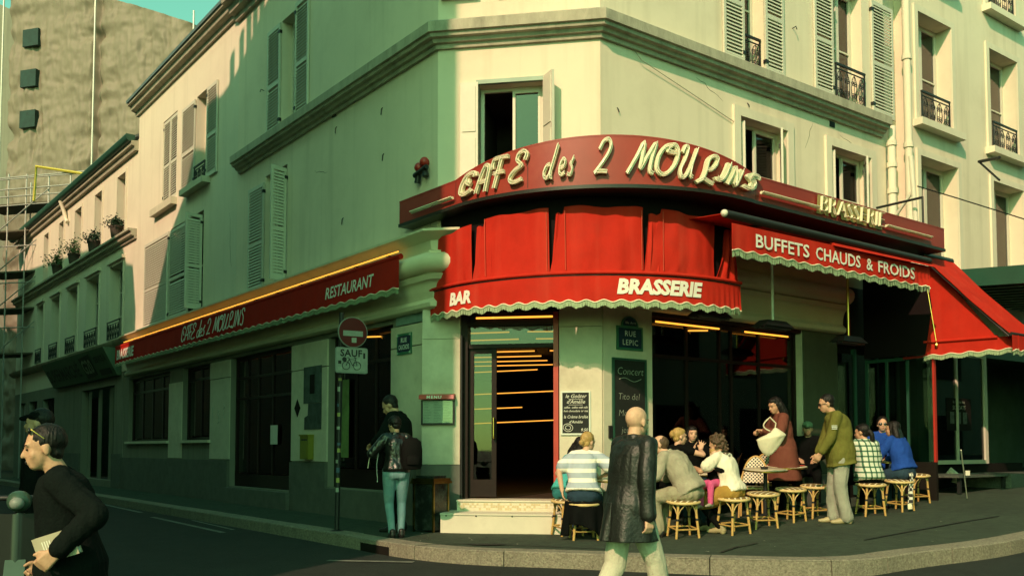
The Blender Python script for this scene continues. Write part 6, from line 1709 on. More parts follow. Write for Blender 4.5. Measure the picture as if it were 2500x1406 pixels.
# pale reveal boxes seen in the far shop window
for k in range(3):
    u = WL.u(336 + k * 21, 935) ; t = MB(); t.wbox(WL, u - .34, u + .30, 2.62, 2.98, -.5, -.42); tag(t.build('window_lightbox', mat('green_lit_sheet', (.20, .40, .22), .5, .1, 6)), ('pale green sheet hung in the wide shop window by its outer jamb', 'pale green sheet hung second in the wide shop window', 'pale green sheet hung third in the wide shop window')[k], 'sheet')

# ------------------------------------------------------------------ scooter parked at the left edge
sp0 = at_d(78, 1215, 6.4); gzs = road_z(sp0.x, 6.4)
sco = local_thing('motor_scooter', (sp0.x - .02, 6.4, gzs), rad(200), 'dark motor scooter with pale green headlamp cowl parked beside the man with the book', 'scooter')
M_SCO = mat('scooter_body', (.012, .016, .014), .3, .1, 6, spec=.5); M_COWL = mat('scooter_cowl_green', (.04, .085, .055), .35, .2, 8, spec=.5)
k_ = (sp0.z - gzs) / 1.0
q = MB(); q.ell((0, .42, sp0.z - gzs), (.075, .09, .07), 16, 10); lpart(q, 'headlamp_cowl', M_COWL, sco, 180)
q = MB(); q.ell((0, .51, sp0.z - gzs - .01), (.045, .04, .04), 14, 8); lpart(q, 'headlamp', MATS['sign_grey'], sco, 180)
q = MB(); q.tube([(-.34, .28, sp0.z - gzs + .05), (-.12, .38, sp0.z - gzs + .02), (.12, .38, sp0.z - gzs + .02), (.34, .28, sp0.z - gzs + .05)], .018, 8); lpart(q, 'handlebar', M_IRON, sco, 60)
q = MB(); q.sheet(lambda a, b: ((-.20 + .40 * a, .54 - .10 * abs(a - .5) * 2 - .06 * b, .30 + (sp0.z - gzs - .38) * b), (0, 1, .1)), 12, 10, .03); lpart(q, 'leg_shield', M_SCO, sco, 60)
q = MB(); q.sheet(lambda a, b: ((-.06 + .12 * a, .565 - .06 * b, .62 + .10 * b), (0, 1, .1)), 4, 4, .012); lpart(q, 'badge', M_COWL, sco, 60)
q = MB(); q.box((-.16, -.30, .24), (.16, .36, .31)); lpart(q, 'footboard', M_SCO, sco)
q = MB(); q.ell((0, -.52, .52), (.20, .40, .24), 18, 12); lpart(q, 'rear_body', M_SCO, sco, 180)
q = MB(); q.ell((0, -.48, .78), (.15, .36, .07), 18, 10); lpart(q, 'seat', mat('scooter_seat', (.01, .01, .01), .6, .2, 8), sco, 180)
for yy in (.52, -.66):
    RM = Matrix.Rotation(rad(90), 3, 'Y')
    w_ = MB(); w_.lathe([(.13, -.05), (.23, -.05), (.25, -.02), (.25, .02), (.23, .05), (.13, .05)], (0, yy, .25), 24, M=RM); wo = lpart(w_, 'wheel', mat('tyre_rubber', (.012, .012, .012), .8, .2, 20), sco, 40)
    w_ = MB(); w_.lathe([(.02, -.04), (.13, -.03), (.13, .03), (.02, .04)], (0, yy, .25), 18, M=RM); r_ = lpart(w_, 'rim', mat('galvanised', (.45, .46, .42)), wo, 40)
q = MB(); q.tube([(0, .40, sp0.z - gzs - .08), (0, .52, .25)], .035, 8); lpart(q, 'fork', M_SCO, sco, 60)
# ================================================================== people
SKIN = mat('skin', (.50, .29, .18), .55, .16, 22, .12, 120, spec=.3, dirt=(.46, .22, .14), dscale=10, damt=.5)
SKINL = mat('skin_fair', (.58, .36, .24), .55, .14, 22, .12, 120, spec=.3, dirt=(.52, .26, .17), dscale=10, damt=.5)
HAIR_DK = mat('hair_dark', (.007, .006, .005), .5, .4, 60, .5, 90, spec=.3, stretch=(1, 1, .12))
HAIR_BL = mat('hair_blond', (.42, .27, .09), .5, .35, 60, .5, 90, spec=.35, stretch=(1, 1, .12))
HAIR_BR = mat('hair_brown', (.09, .055, .03), .5, .4, 60, .5, 90, spec=.35, stretch=(1, 1, .12))
M_EYE = mat('eye_dark', (.02, .018, .015), .3, 0)
M_LIP = mat('lip', (.36, .13, .10), .5, 0)
M_SHADES = mat('sunglass_black', (.008, .008, .008), .15, 0, spec=.7)
V = Vector
def fabric(nm, c, rough=.9, **k): return mat(nm, c, rough, .18, 5, .35, 70, spec=.08, **k)
PENDING = []          # (object, voxel, smooth, fold) to be fused in one go
class Prim(MB):
    def cap(self, a, b, ra, rb, n=12):
        a, b = V(a), V(b); d = b - a; L = d.length
        if L < 1e-6: return self.ell(a, (ra, ra, ra), n, 8)
        t = d / L; pts = []; rs = []
        for k in range(5):
            th = math.pi / 2 * (1 - k / 4); pts.append(a - t * ra * math.sin(th)); rs.append(max(ra * math.cos(th), .0008))
        for k in range(5):
            th = math.pi / 2 * k / 4; pts.append(b + t * rb * math.sin(th)); rs.append(max(rb * math.cos(th), .0008))
        return self.tube(pts, rs, n)
    def chain(self, pts, rs, n=12):
        for i in range(len(pts) - 1): self.cap(pts[i], pts[i + 1], rs[i], rs[i + 1], n)
        return self
def ik(S, H, l1, l2, hint):
    S, H, hint = V(S), V(H), V(hint); d = H - S; L = min(d.length, (l1 + l2) * .995); t = d.normalized()
    a = (l1 * l1 - l2 * l2 + L * L) / (2 * L); h = math.sqrt(max(l1 * l1 - a * a, 0)); p = hint - t * hint.dot(t)
    p = p.normalized() if p.length > 1e-6 else t.orthogonal().normalized()
    return S + t * a + p * h, S + t * L
def fuse(mb, name, mt, parent, vox, smooth=3, fold=0.0, fscale=9.0, adapt=0.0):
    o = lpart(mb, name, mt, parent)
    PENDING.append((o, vox, smooth, fold, fscale)); return o

def hand(p, wrist, dirv, palm_n, thumb_side, s=1.0, curl=.5, spread=.12, grip=False):
    """five-fingered hand: dirv = wrist->fingers, palm_n = out of the palm, thumb_side = towards the thumb"""
    d = V(dirv).normalized(); n = V(palm_n); n = (n - d * n.dot(d)).normalized(); x = V(thumb_side); x = (x - d * x.dot(d) - n * x.dot(n)).normalized()
    w = V(wrist)
    for k in range(4):
        off = (.030 - .020 * k) * s
        b = w + d * .085 * s + x * off; p.cap(w + d * .015 * s + x * off * .7, b, .016 * s, .013 * s, 8)
        L = (.072, .080, .075, .058)[k] * s; sp = x * ((.5 - k / 3) * spread * L * 2)
        c1 = curl * .9; f1 = (d * math.cos(c1) + n * math.sin(c1)); m = b + f1 * L * .5 + sp * .5
        c2 = curl * 2.1; f2 = (d * math.cos(c2) + n * math.sin(c2)); e = m + f2 * L * .5 + sp * .4
        p.cap(b, m, .0105 * s, .0095 * s, 8); p.cap(m, e, .0095 * s, .0080 * s, 8)
    tb = w + d * .03 * s + x * .026 * s; tm = tb + (d * .6 + x * .65 + n * .25).normalized() * .040 * s; te = tm + (d * .85 + x * (.25 - .3 * grip) + n * (.25 + .3 * grip)).normalized() * .032 * s
    p.cap(tb, tm, .014 * s, .011 * s, 8); p.cap(tm, te, .011 * s, .009 * s, 8)

PROF_M = [(-.22, .10, .085), (-.12, .145, .110), (.03, .156, .116), (.30, .138, .104), (.52, .144, .108), (.74, .158, .114), (.87, .148, .098), (.945, .098, .078), (1.0, .056, .056)]
PROF_F = [(-.22, .11, .090), (-.12, .155, .115), (.03, .162, .118), (.30, .120, .094), (.52, .128, .100), (.74, .142, .106), (.87, .130, .088), (.945, .086, .068), (1.0, .048, .048)]
def torso_loft(q, hip, chest, neck, sx, fw, prof, n=22):
    def at(f):
        if f < 0: return hip + (chest - hip).normalized() * (f * (neck - hip).length)
        if f < .66: return hip.lerp(chest, f / .66)
        return chest.lerp(neck, (f - .66) / .34)
    vs = []
    for f, rx, ry in prof:
        c = at(f)
        for k in range(n):
            a = 2 * math.pi * k / n; ca, sa = math.cos(a), math.sin(a)
            vs.append(c + sx * (rx * math.copysign(abs(ca) ** .85, ca)) + fw * (ry * math.copysign(abs(sa) ** .85, sa)))
    m = len(prof); fs = [(i * n + k, i * n + (k + 1) % n, (i + 1) * n + (k + 1) % n, (i + 1) * n + k) for i in range(m - 1) for k in range(n)] + [tuple(range(n))[::-1], tuple(range((m - 1) * n, m * n))]
    q.add(vs, fs)
def person(label, loc, rz, scale=1.0, female=False, hip=(0, 0, .93), chest=(0, 0, 1.30), neck=(0, .01, 1.46), head=(0, .03, 1.60), head_yaw=0, head_pitch=0, head_roll=0, twist=0,
           hands=None, elbow=((-1, -.6, -.3), (1, -.6, -.3)), feet=((-.10, .02, .07), (.10, .02, .07)), knee=((-.1, 1, 0), (.1, 1, 0)), toe=None,
           top=None, bottom=None, shoes=None, hair=('short', None), skin=None, vox=.0118, face=True, curl=.5, group=None, hand_dirs=None, sunglasses=None, build=1.0, toes_dir=None, spread=.12, mouth_open=False):
    """local frame: y forward, x right, z up, metres for a 1.74 m adult"""
    sk = skin or SKIN
    t = local_thing('person', loc, rz, label, 'person', group); t.scale = (scale,) * 3
    hip, chest, neck, head = V(hip), V(chest), V(neck), V(head)
    shw = .140 if female else .165; hw = .095 if female else .09; B = build
    ct, st_ = math.cos(rad(twist)), math.sin(rad(twist)); sx = V((ct, st_, 0))
    sp = (neck - hip).normalized(); fw = sp.cross(sx) * -1 if sp.cross(sx).y < 0 else sp.cross(sx)
    shc = neck - sp * .050; PR = PROF_F if female else PROF_M
    SH = [shc - sx * shw, shc + sx * shw]; HP = [hip - V((hw, 0, .02)), hip + V((hw, 0, -.02))]
    if hands is None: hands = (HP[0] + V((-.10, .04, -.14)), HP[1] + V((.10, .04, -.14)))
    arms = []
    for i in (0, 1):
        e, h = ik(SH[i], hands[i], .285, .255, elbow[i]); arms.append((SH[i], e, h))
    legs = []
    for i in (0, 1):
        k, a = ik(HP[i], feet[i], .43, .42, knee[i]); legs.append((HP[i], k, a))
    # ---- continuous body
    p = Prim()
    wst = hip.lerp(chest, .45)
    R3 = Matrix((sx, fw, sp)).transposed()
    torso_loft(p, hip, chest, neck, sx, fw, [(f, rx * B, ry * B) for f, rx, ry in PR])
    p.cap(SH[0], SH[1], .050, .050); p.cap(SH[0] + sp * .0, neck - sp * .025, .044, .040); p.cap(SH[1] + sp * .0, neck - sp * .025, .044, .040)
    if female:
        for s_ in (-1, 1): p.ell(chest + fw * .072 + sx * .062 * s_ - sp * .01, (.052, .046, .05), 12, 8)
    hm = Matrix.Rotation(rad(head_yaw), 3, 'Z') @ Matrix.Rotation(rad(head_pitch), 3, 'X') @ Matrix.Rotation(rad(head_roll), 3, 'Y')
    H = lambda x, y, z: head + hm @ V((x, y, z))
    p.cap(neck - sp * .03, H(0, -.015, -.06), .058 if not female else .050, .054 if not female else .047)
    p.ell(H(0, -.012, .028), (.076, .097, .090), 18, 12, R=hm); p.ell(H(0, .028, -.03), (.061, .066, .085), 16, 12, R=hm); p.ell(H(0, .050, -.082), (.040, .036, .032), 12, 8, R=hm)
    p.cap(H(0, .084, .012), H(0, .106, -.028), .010, .0140, 8); p.cap(H(-.035, .078, .026), H(.035, .078, .026), .014, .014, 8); p.ell(H(0, .086, -.064), (.026, .012, .015), 10, 6, R=hm)
    for s_ in (-1, 1):
        p.ell(H(.078 * s_, -.008, -.012), (.010, .020, .032), 10, 8, R=hm); p.ell(H(.036 * s_, .056, -.030), (.026, .022, .028), 10, 8, R=hm)
    for i in (0, 1):
        s_, e, h = arms[i]; p.chain([s_, s_.lerp(e, .35), e, e.lerp(h, .3), h], [.049, .045, .037, .038, .026])
        d = (h - e).normalized(); hd = hand_dirs[i] if hand_dirs and hand_dirs[i] else (d, V((0, 0, -1)) if abs(d.z) < .7 else V((0, -1, 0)) if i == 0 else V((0, -1, 0)), sx if i == 0 else -sx)
        pn = hd[1] if hand_dirs and hand_dirs[i] else ((sx if i == 0 else -sx) if abs(d.z) > .6 else V((0, 0, -1)))
        ts = hd[2] if hand_dirs and hand_dirs[i] else (V((0, 1, 0)) if abs(d.z) > .6 else (sx if i == 0 else -sx))
        hand(p, h, hd[0], pn, ts, 1.0 if not female else .92, curl if not isinstance(curl, tuple) else curl[i], spread)
        hp, k, a = legs[i]; p.chain([hp, hp.lerp(k, .3), k, k.lerp(a, .32), a], [.088, .082, .056, .054, .038])
        td = V(toes_dir[i]) if toes_dir else V((0, 1, 0)); td.normalize(); p.cap(a + V((0, 0, -.025)) - td * .03, a + td * .15 + V((0, 0, -.045)), .034, .026)
    body = fuse(p, 'body', sk, t, vox, 2)
    # ---- clothes
    if top:
        mt = top['mat']; inf = top.get('inf', .016); sl = top.get('sleeve', 1.0); q = Prim()
        hem = top.get('hem', -.06); low = top.get('flare', .02); sg_ = top.get('straight', .4); Ls = (neck - hip).length
        pr = []
        for f, rx, ry in PR:
            if f < hem / Ls or f > .97: continue
            rx2 = rx * B + inf; ry2 = ry * B + inf
            if f < .74: rx2 = max(rx2, rx2 + (.168 * B + inf - rx2) * sg_); ry2 = max(ry2, ry2 + (.128 * B + inf - ry2) * sg_)
            if f < .1: ry2 += .030; rx2 += .008
            pr.append((f, rx2, ry2))
        hb_ = (.164 * B + inf + low, .126 * B + inf + low)
        pr = [(hem / Ls - .015, hb_[0] * .9, hb_[1] * .9), (hem / Ls, *hb_)] + pr + [(1.0, .064, .064)]
        torso_loft(q, hip, chest, neck, sx, fw, pr)
        q.cap(SH[0], SH[1], .052 + inf * .8, .052 + inf * .8); q.cap(SH[0] + sp * .012, neck - sp * .012, .046 + inf * .7, .050); q.cap(SH[1] + sp * .012, neck - sp * .012, .046 + inf * .7, .050)
        if female:
            for s_ in (-1, 1): q.ell(chest + fw * .075 + sx * .062 * s_ - sp * .01, (.054 + inf * .6,) * 3, 12, 8)
        for i in (0, 1):
            s_, e, h = arms[i]; r0, r1, r2 = .050 + inf, .042 + inf, .031 + inf * .8
            if sl > .52:
                f = (sl - .5) / .5; hh = e.lerp(h, f * .97); q.chain([s_, s_.lerp(e, .5), e, e.lerp(hh, .5), hh], [r0, (r0 + r1) / 2, r1, (r1 + r2) / 2, r2 * (1 + top.get('cuff', 0))])
            elif sl > 0:
                hh = s_.lerp(e, sl * 2); q.chain([s_, hh], [r0, r0 + top.get('cuff', 0)])
        if top.get('collar'): 
            ring = Prim(); c = neck + sp * .012
            for k in range(12):
                a = 2 * math.pi * k / 12; a2 = 2 * math.pi * (k + 1) / 12
                q.cap(c + (sx * math.cos(a) + fw * math.sin(a)) * .068, c + (sx * math.cos(a2) + fw * math.sin(a2)) * .068, .019, .019, 6)
        fuse(q, top.get('name', 'top'), mt, t, top.get('vox', vox * 1.1), 3, top.get('fold', .007), top.get('fscale', 9))
    if bottom:
        mt = bottom['mat']; inf = bottom.get('inf', .012); ln = bottom.get('len', 1.0); q = Prim()
        torso_loft(q, hip, chest, neck, sx, fw, [(f, rx * B + inf * .7, ry * B + inf * .7) for f, rx, ry in PR if f < .1] + [(.17, .142 * B + inf * .5, .108 * B + inf * .5), (.19, .13 * B, .10 * B)])
        for s_ in (-1, 1): q.ell(hip + sx * .065 * s_ - fw * .025 - sp * .05, (.085 + inf * .5, .092 + inf * .5, .09), 12, 8)
        for i in (0, 1):
            hp, k, a = legs[i]; w = bottom.get('wide', .0)
            if ln > .5:
                aa = k.lerp(a, (ln - .5) * 2 * .97); q.chain([hp, hp.lerp(k, .4), k, k.lerp(aa, .4), aa], [.092 + inf, .084 + inf, .060 + inf + w * .4, .055 + inf + w * .7, .042 + inf + w])
            else: q.chain([hp, hp.lerp(k, ln * 2)], [.095 + inf, .085 + inf + w])
        if bottom.get('skirt'):
            k2 = (legs[0][1] + legs[1][1]) / 2; q.chain([hip, hip.lerp(k2, .6), hip.lerp(k2, 1.05)], [.15, .145, .13])
        fuse(q, bottom.get('name', 'trousers'), mt, t, vox * 1.1, 3, bottom.get('fold', .006), 9)
    if shoes:
        for i in (0, 1):
            a = legs[i][2]; td = V(toes_dir[i]) if toes_dir else V((0, 1, 0)); td.normalize(); q = Prim()
            q.cap(a + V((0, 0, -.02)) - td * .035, a + td * .10 + V((0, 0, -.038)), .045, .040); q.cap(a + td * .09 + V((0, 0, -.042)), a + td * .185 + V((0, 0, -.048)), .038, .026); q.cap(a - td * .03 + V((0, 0, -.045)), a - td * .03 + V((0, 0, .02)), .042, .045)
            fuse(q, 'shoe', shoes, t, .010, 2)
    # ---- hair
    st, hmt = hair
    if st != 'bald':
        q = Prim(); rng = random.Random(label); hv = vox
        if st != 'thin': q.ell(H(0, -.026, .040), (.083, .098, .092), 18, 12, R=hm)
        else: q.ell(H(0, -.030, .026), (.0805, .092, .084), 18, 12, R=hm)
        q.ell(H(0, -.050, -.028), (.068, .046, .052), 14, 10, R=hm)
        if st in ('long', 'pony', 'updo'): q.ell(H(0, .02, .078), (.066, .062, .045), 14, 8, R=hm)
        if st == 'long':
            for s_ in (-1, 0, 1): q.chain([H(.05 * s_, -.05, .0), H(.065 * s_, -.075, -.12), H(.06 * s_, -.085, -.26), H(.05 * s_, -.07, -.36)], [.055, .058, .050, .025])
            for s_ in (-1, 1): q.chain([H(.072 * s_, .012, .03), H(.082 * s_, .0, -.08), H(.085 * s_, -.01, -.22)], [.014, .018, .014])
        if st == 'pony': q.chain([H(0, -.11, .01), H(0, -.145, -.05), H(0.01, -.135, -.17), H(.02, -.12, -.25)], [.035, .038, .032, .014])
        if st == 'updo':
            q.ell(H(0, -.115, .03), (.05, .04, .05), 12, 8, R=hm)
            for k in range(10): a = rng.uniform(0, 6.28); q.cap(H(.035 * math.cos(a), -.12, .03 + .035 * math.sin(a)), H(.055 * math.cos(a + .6), -.125, .03 + .055 * math.sin(a + .6)), .012, .008, 6)
        if st == 'bun': q.ell(H(.0, -.125, -.035), (.036, .032, .036), 12, 8, R=hm)
        if st == 'curly':
            for k in range(150):
                th = rng.uniform(0, 6.28); ph = math.acos(rng.uniform(-.75, 1)); dr = V((math.sin(ph) * math.cos(th), math.sin(ph) * math.sin(th), math.cos(ph)))
                if dr.y > .35 and dr.z < .45: continue
                c = V((dr.x * .098, dr.y * .105 - .025, dr.z * .105 + .03)) * rng.uniform(.9, 1.15); q.ell(H(*c), (rng.uniform(.014, .026),) * 3, 6, 4)
            for k in range(60):
                c = V((rng.gauss(0, .06), -.07 + rng.gauss(0, .025), rng.uniform(-.22, -.04))); q.ell(H(*c), (rng.uniform(.013, .024),) * 3, 6, 4)
            hv = .009
        if st == 'shortcurl':
            for k in range(110):
                th = rng.uniform(0, 6.28); ph = math.acos(rng.uniform(-.5, 1)); dr = V((math.sin(ph) * math.cos(th), math.sin(ph) * math.sin(th), math.cos(ph)))
                if dr.y > .35 and dr.z < .5: continue
                c = V((dr.x * .085, dr.y * .095 - .022, dr.z * .095 + .036)); q.ell(H(*c), (rng.uniform(.010, .018),) * 3, 6, 4)
            hv = .008
        fuse(q, 'hair', hmt, t, hv, 1 if 'curl' in st else 2, .0045 if 'curl' not in st else 0, 38)
    if face:
        for s_ in (-1, 1):
            q = Prim(); q.ell(H(.030 * s_, .0835, .004), (.011, .006, .0048), 10, 6, R=hm); lpart(q, 'eye', M_EYE, t, 180)
            q = Prim(); q.cap(H(.014 * s_, .0915, .026), H(.048 * s_, .082, .028), .004, .003, 6); lpart(q, 'eyebrow', hmt or HAIR_BR, t, 180)
        q = Prim(); q.ell(H(0, .0955, -.064), (.022, .006, .010 if mouth_open else .006), 10, 6, R=hm); lpart(q, 'mouth', M_LIP if not mouth_open else M_EYE, t, 180)
    if sunglasses:
        for s_ in (-1, 1):
            q = Prim(); zz = .004 if sunglasses == 'on' else .100; yy = .094 if sunglasses == 'on' else .058
            q.ell(H(.032 * s_, yy, zz), (.027, .008, .019), 12, 8, R=hm); lpart(q, 'lens', M_SHADES, t, 180)
            q = Prim(); q.cap(H(.058 * s_, yy - .01, zz + .006), H(.080 * s_, -.005, zz + (.0 if sunglasses == 'on' else -.05)), .0035, .003, 6); lpart(q, 'temple', M_SHADES if sunglasses == 'on' else M_BRASS, t, 180)
    return t, H, arms, legs

def stand_at(px, py): return ground_at(px, py)
def extra(t, mb, name, mt, vox=None, fold=0, smooth=None, kind=None):
    if vox: return fuse(mb, name, mt, t, vox, 2, fold)
    return lpart(mb, name, mt, t, smooth or 60, kind)

# fabrics
LEATHER = mat('black_leather', (.010, .012, .010), .45, .3, 6, .3, 45, spec=.4)
LEATHERJ = mat('black_leather_jacket', (.010, .011, .010), .28, .3, 6, .5, 20, spec=.6)
JEANS = fabric('pale_jeans', (.17, .30, .33), dirt=(.33, .44, .44), dscale=4, damt=.6)
JEANSD = fabric('dark_jeans', (.025, .05, .075))
TEALJ = fabric('teal_trousers', (.03, .17, .17))
TURQ = fabric('turquoise_top', (.07, .44, .40))
STRIPE = pattern_mat('striped_shirt', 'stripe', (.34, .40, .46), (.82, .78, .68), 8.5, .42, .8, 'Z')
KHAKI = fabric('khaki_cloth', (.30, .28, .19))
GREYB = fabric('grey_beige_shirt', (.33, .31, .23))
WHITET = fabric('white_tee', (.74, .70, .56))
BLACKC = fabric('black_cloth', (.004, .0048, .0045))
DKSWEAT = fabric('dark_sweater', (.005, .008, .007))
OLIVE = fabric('olive_jacket', (.13, .13, .03))
GREYTR = fabric('grey_trousers', (.30, .31, .25))
PLAID = pattern_mat('plaid_shirt', 'plaid', (.55, .60, .48), (.05, .15, .08), 13.0, .30, .8, c3=(.008, .03, .018))
BLUE = fabric('blue_sweater', (.015, .06, .30))
PINK = fabric('pink_trousers', (.62, .10, .25))
COATP = fabric('rust_coat', (.15, .052, .036))  # rust darkened so the base colour holds the shade around her
MUST = fabric('mustard_skirt', (.36, .22, .05))
BEIGET = fabric('beige_trousers', (.52, .49, .38))
SHOED = mat('dark_shoe', (.015, .015, .014), .4, .2, 8)
SHOET = mat('tan_shoe', (.36, .30, .16), .5, .2, 8)

# --- 1 bald man in a long leather coat, walking past close to the viewer
bx = at_d(1560, 1025, 7.2).x; bz = road_z(bx, 7.2)
t, H, arms, legs = person('bald man in long black leather coat walking past the terrace', (bx - .08, 7.2, bz), rad(-56), 1.02, hip=(0, 0, .93), chest=(0, .02, 1.29), neck=(0, .05, 1.455), head=(0, .085, 1.585), head_yaw=8, head_pitch=-6,
    hands=((-.26, .14, .84), (.25, -.03, .78)), elbow=((-.6, -1, -.2), (.4, -1, -.1)), feet=((-.09, -.30, .14), (.09, .28, .07)), bottom=dict(mat=BEIGET, inf=.02, wide=.004, fold=.006), shoes=SHOED, hair=('bald', HAIR_BR), skin=SKINL, vox=.0075, curl=.55,
    top=dict(mat=LEATHER, inf=.026, sleeve=1.0, hem=-.10, flare=.01, fold=.011, fscale=6, collar=True, vox=.009, name='coat', cuff=.15, straight=.75))
# coat skirt: folded, open cone joined to the coat by overlap
q = MB()
def coat_fn(s, v):
    a = 2 * math.pi * s - math.pi / 2; z = .97 - .29 * v
    f = 1 + .035 * v * math.sin(a * 7 + 1.3) + .06 * v * noise.noise(V((math.cos(a) * 2.2, math.sin(a) * 2.2, v * .8)))
    slit = .04 * v * math.exp(-(min(s, 1 - s) / .015) ** 2)
    rx = (.190 + .03 * v) * f; ry = (.165 + .06 * v) * f - slit
    return (rx * math.cos(a), ry * math.sin(a) - .01, z), (math.cos(a), math.sin(a), 0)
q.sheet(coat_fn, 96, 40, .008); extra(t, q, 'coat_skirt', LEATHER, smooth=180)

# --- 2 man with sunglasses pushed up, near left
mx = at_d(128, 1090, 4.7).x; mz = road_z(mx, 4.7)
t, H, arms, legs = person('man with sunglasses pushed up, dark sweater and a large book, walking past', (mx + .08, 4.72, mz), rad(112), .95, hip=(0, -.02, .93), chest=(0, .02, 1.29), neck=(0, .045, 1.45), head=(0, .125, 1.575), head_yaw=6, head_pitch=-9,
    hands=((-.30, .03, 1.05), (.20, .12, .95)), elbow=((-.5, -1, -.3), (.4, -1, -.6)), feet=((-.10, .28, .07), (.10, -.20, .10)), bottom=dict(mat=BLACKC), shoes=SHOED, hair=('short', HAIR_DK), vox=.008, sunglasses='up', mouth_open=True,
    top=dict(mat=DKSWEAT, inf=.026, sleeve=.97, hem=-.10, fold=.010), build=1.06, curl=(.9, .9))
# he faces left: his left side is towards us only after turning; the book sits under his near hand
hl = arms[0][2]
bk_ = thing('large_book', t.matrix_basis @ (hl * 1.0), 'large pale book with printed lines held by the man in the dark sweater', 'book')
bM = Matrix.Translation(at_d(138, 1338, 4.475)) @ Matrix.Rotation(rad(-6), 4, 'Z') @ Matrix.Rotation(rad(-17), 4, 'Y') @ Matrix.Rotation(rad(8), 4, 'X')
q = MB(); q.box((-.105, -.005, -.055), (.105, .0, .075), M=bM); q.build('cover', mat('book_cover', (.40, .36, .26), .6, .1, 10), bk_)
q = MB(); q.box((-.10, .0, -.05), (.10, .022, .07), M=bM); q.build('pages', M_PAPER, bk_)
q = MB(); q.box((-.105, .022, -.055), (.105, .027, .075), M=bM); q.build('cover', mat('book_cover', (.40, .36, .26)), bk_)
for k in range(4):
    q = MB(); q.box((-.06 + k * .013, -.007, -.02), (-.055 + k * .013, -.0052, .05), M=bM); q.build('printed_line', M_WHITE, bk_)
q = MB(); q.solid([bM @ V((.03, -.007, .02)), bM @ V((.095, -.007, .07)), bM @ V((.07, -.007, .005)), bM @ V((.04, -.007, -.01))], [bM @ V((.03, -.0052, .02)), bM @ V((.095, -.0052, .07)), bM @ V((.07, -.0052, .005)), bM @ V((.04, -.0052, -.01))]); q.build('printed_patch', mat('salmon_print', (.45, .13, .09), .6, .1, 9), bk_)

# --- 3 person in a dark cap behind him
p3 = at_d(104, 1040, 7.6); t, H, arms, legs = person('person in a dark cap half hidden behind the man with the book', (p3.x, 7.6, road_z(p3.x, 7.6)), rad(100), 1.0, top=dict(mat=BLACKC, inf=.03, hem=-.15), bottom=dict(mat=BLACKC), shoes=SHOED, hair=('short', HAIR_DK), vox=.013)
q = Prim(); q.ell(H(0, -.012, .052), (.084, .10, .062), 16, 10); q.cap(H(0, .085, .048), H(0, .135, .04), .03, .02); extra(t, q, 'cap', BLACKC, .010)

# --- 4, 5 the couple at the corner
g5 = ground_at(966, 1313)
t, H, arms, legs = person('curly-haired woman in black leather jacket and pale jeans by the corner bin', g5, rad(18), .94, True, hip=(0, 0, .92), chest=(0, .02, 1.26), neck=(0, .05, 1.42), head=(-.01, .095, 1.545), head_yaw=24, head_pitch=-24,
    hands=((-.17, .26, 1.10), (.16, .26, 1.05)), elbow=((-1, -.5, -.4), (1, -.5, -.4)), feet=((-.05, .0, .07), (.085, .05, .07)), bottom=dict(mat=JEANS, inf=.006, fold=.004), shoes=SHOED, hair=('shortcurl', HAIR_DK), vox=.010, curl=.35, spread=.3,
    top=dict(mat=LEATHERJ, inf=.024, sleeve=.97, hem=-.02, fold=.010, collar=True, vox=.010, flare=.0, name='jacket', straight=.2))
bp = local_thing('backpack', g5 + V((.10, .02, .98)), rad(18), 'black backpack on the back of the jacketed woman by the bin', 'backpack')
q = MB(); q.lathe([(.02, -.10), (.115, -.09), (.135, -.04), (.135, .16), (.12, .26), (.06, .31), (.01, .315)], (0, 0, 0), 20, M=Matrix.Diagonal((1, .55, 1)).to_3x3()); q.v = [(x + .07, y - .16, z) for x, y, z in q.v]; lpart(q, 'bag', fabric('backpack_nylon', (.005, .0055, .005), .8), bp, 60)
q = MB(); q.lathe([(.02, -.06), (.085, -.05), (.09, .04), (.03, .07)], (0, 0, 0), 16, M=Matrix.Diagonal((1, .4, 1)).to_3x3()); q.v = [(x + .07, y - .225, z + .02) for x, y, z in q.v]; lpart(q, 'front_pocket', MATS['backpack_nylon'], bp, 60)
for s_ in (-1, 1):
    q = MB(); q.tube([(s_ * .09 + .02, -.05, .30), (s_ * .10 - .02, .06, .34), (s_ * .10 - .03, .14, .22)], .016, 6); lpart(q, 'strap', MATS['backpack_nylon'], bp, 60)
g4 = ground_at(972, 1300)
t, H, arms, legs = person('tall man in dark sweater bowing his head beside the jacketed woman', (g4.x, g4.y + .15, 0), rad(75), 1.13, hip=(0, -.02, .93), chest=(0, .0, 1.29), neck=(0, .05, 1.45), head=(0, .135, 1.55), head_yaw=10, head_pitch=-32,
    hands=((-.14, .30, 1.08), (.16, .30, 1.10)), elbow=((-1, -.5, -.4), (1, -.5, -.4)), bottom=dict(mat=BLACKC), shoes=SHOED, hair=('short', HAIR_DK), vox=.011, top=dict(mat=DKSWEAT, inf=.024, sleeve=.95, fold=.008, collar=True), curl=.8)
q = MB(); q.tube([(x * .055, .05 + .055 * math.sin(a), 1.452 + .012 * math.cos(a)) for a, x in [(math.pi * k / 6 - math.pi / 2, math.cos(math.pi * k / 6 - math.pi / 2)) for k in range(7)]], .012, 6); extra(t, q, 'shirt_collar', fabric('pale_blue_collar', (.22, .38, .40)))
jb = thing('dark_shoulder_bag', g5 + V((-.32, .05, .95)), 'dark bag with pale strap held between the couple at the corner', 'bag')
q = MB(); q.ell(g5 + V((-.26, .14, 1.06)), (.12, .10, .16), 14, 10); q.build('bag', MATS['backpack_nylon'], jb, 180)
q = MB(); q.tube([g5 + V((-.34, .02, 1.08)), g5 + V((-.36, .0, .94)), g5 + V((-.365, .0, .90))], .014, 6, flat=.4); q.build('strap_end', M_CREAM, jb, 60)
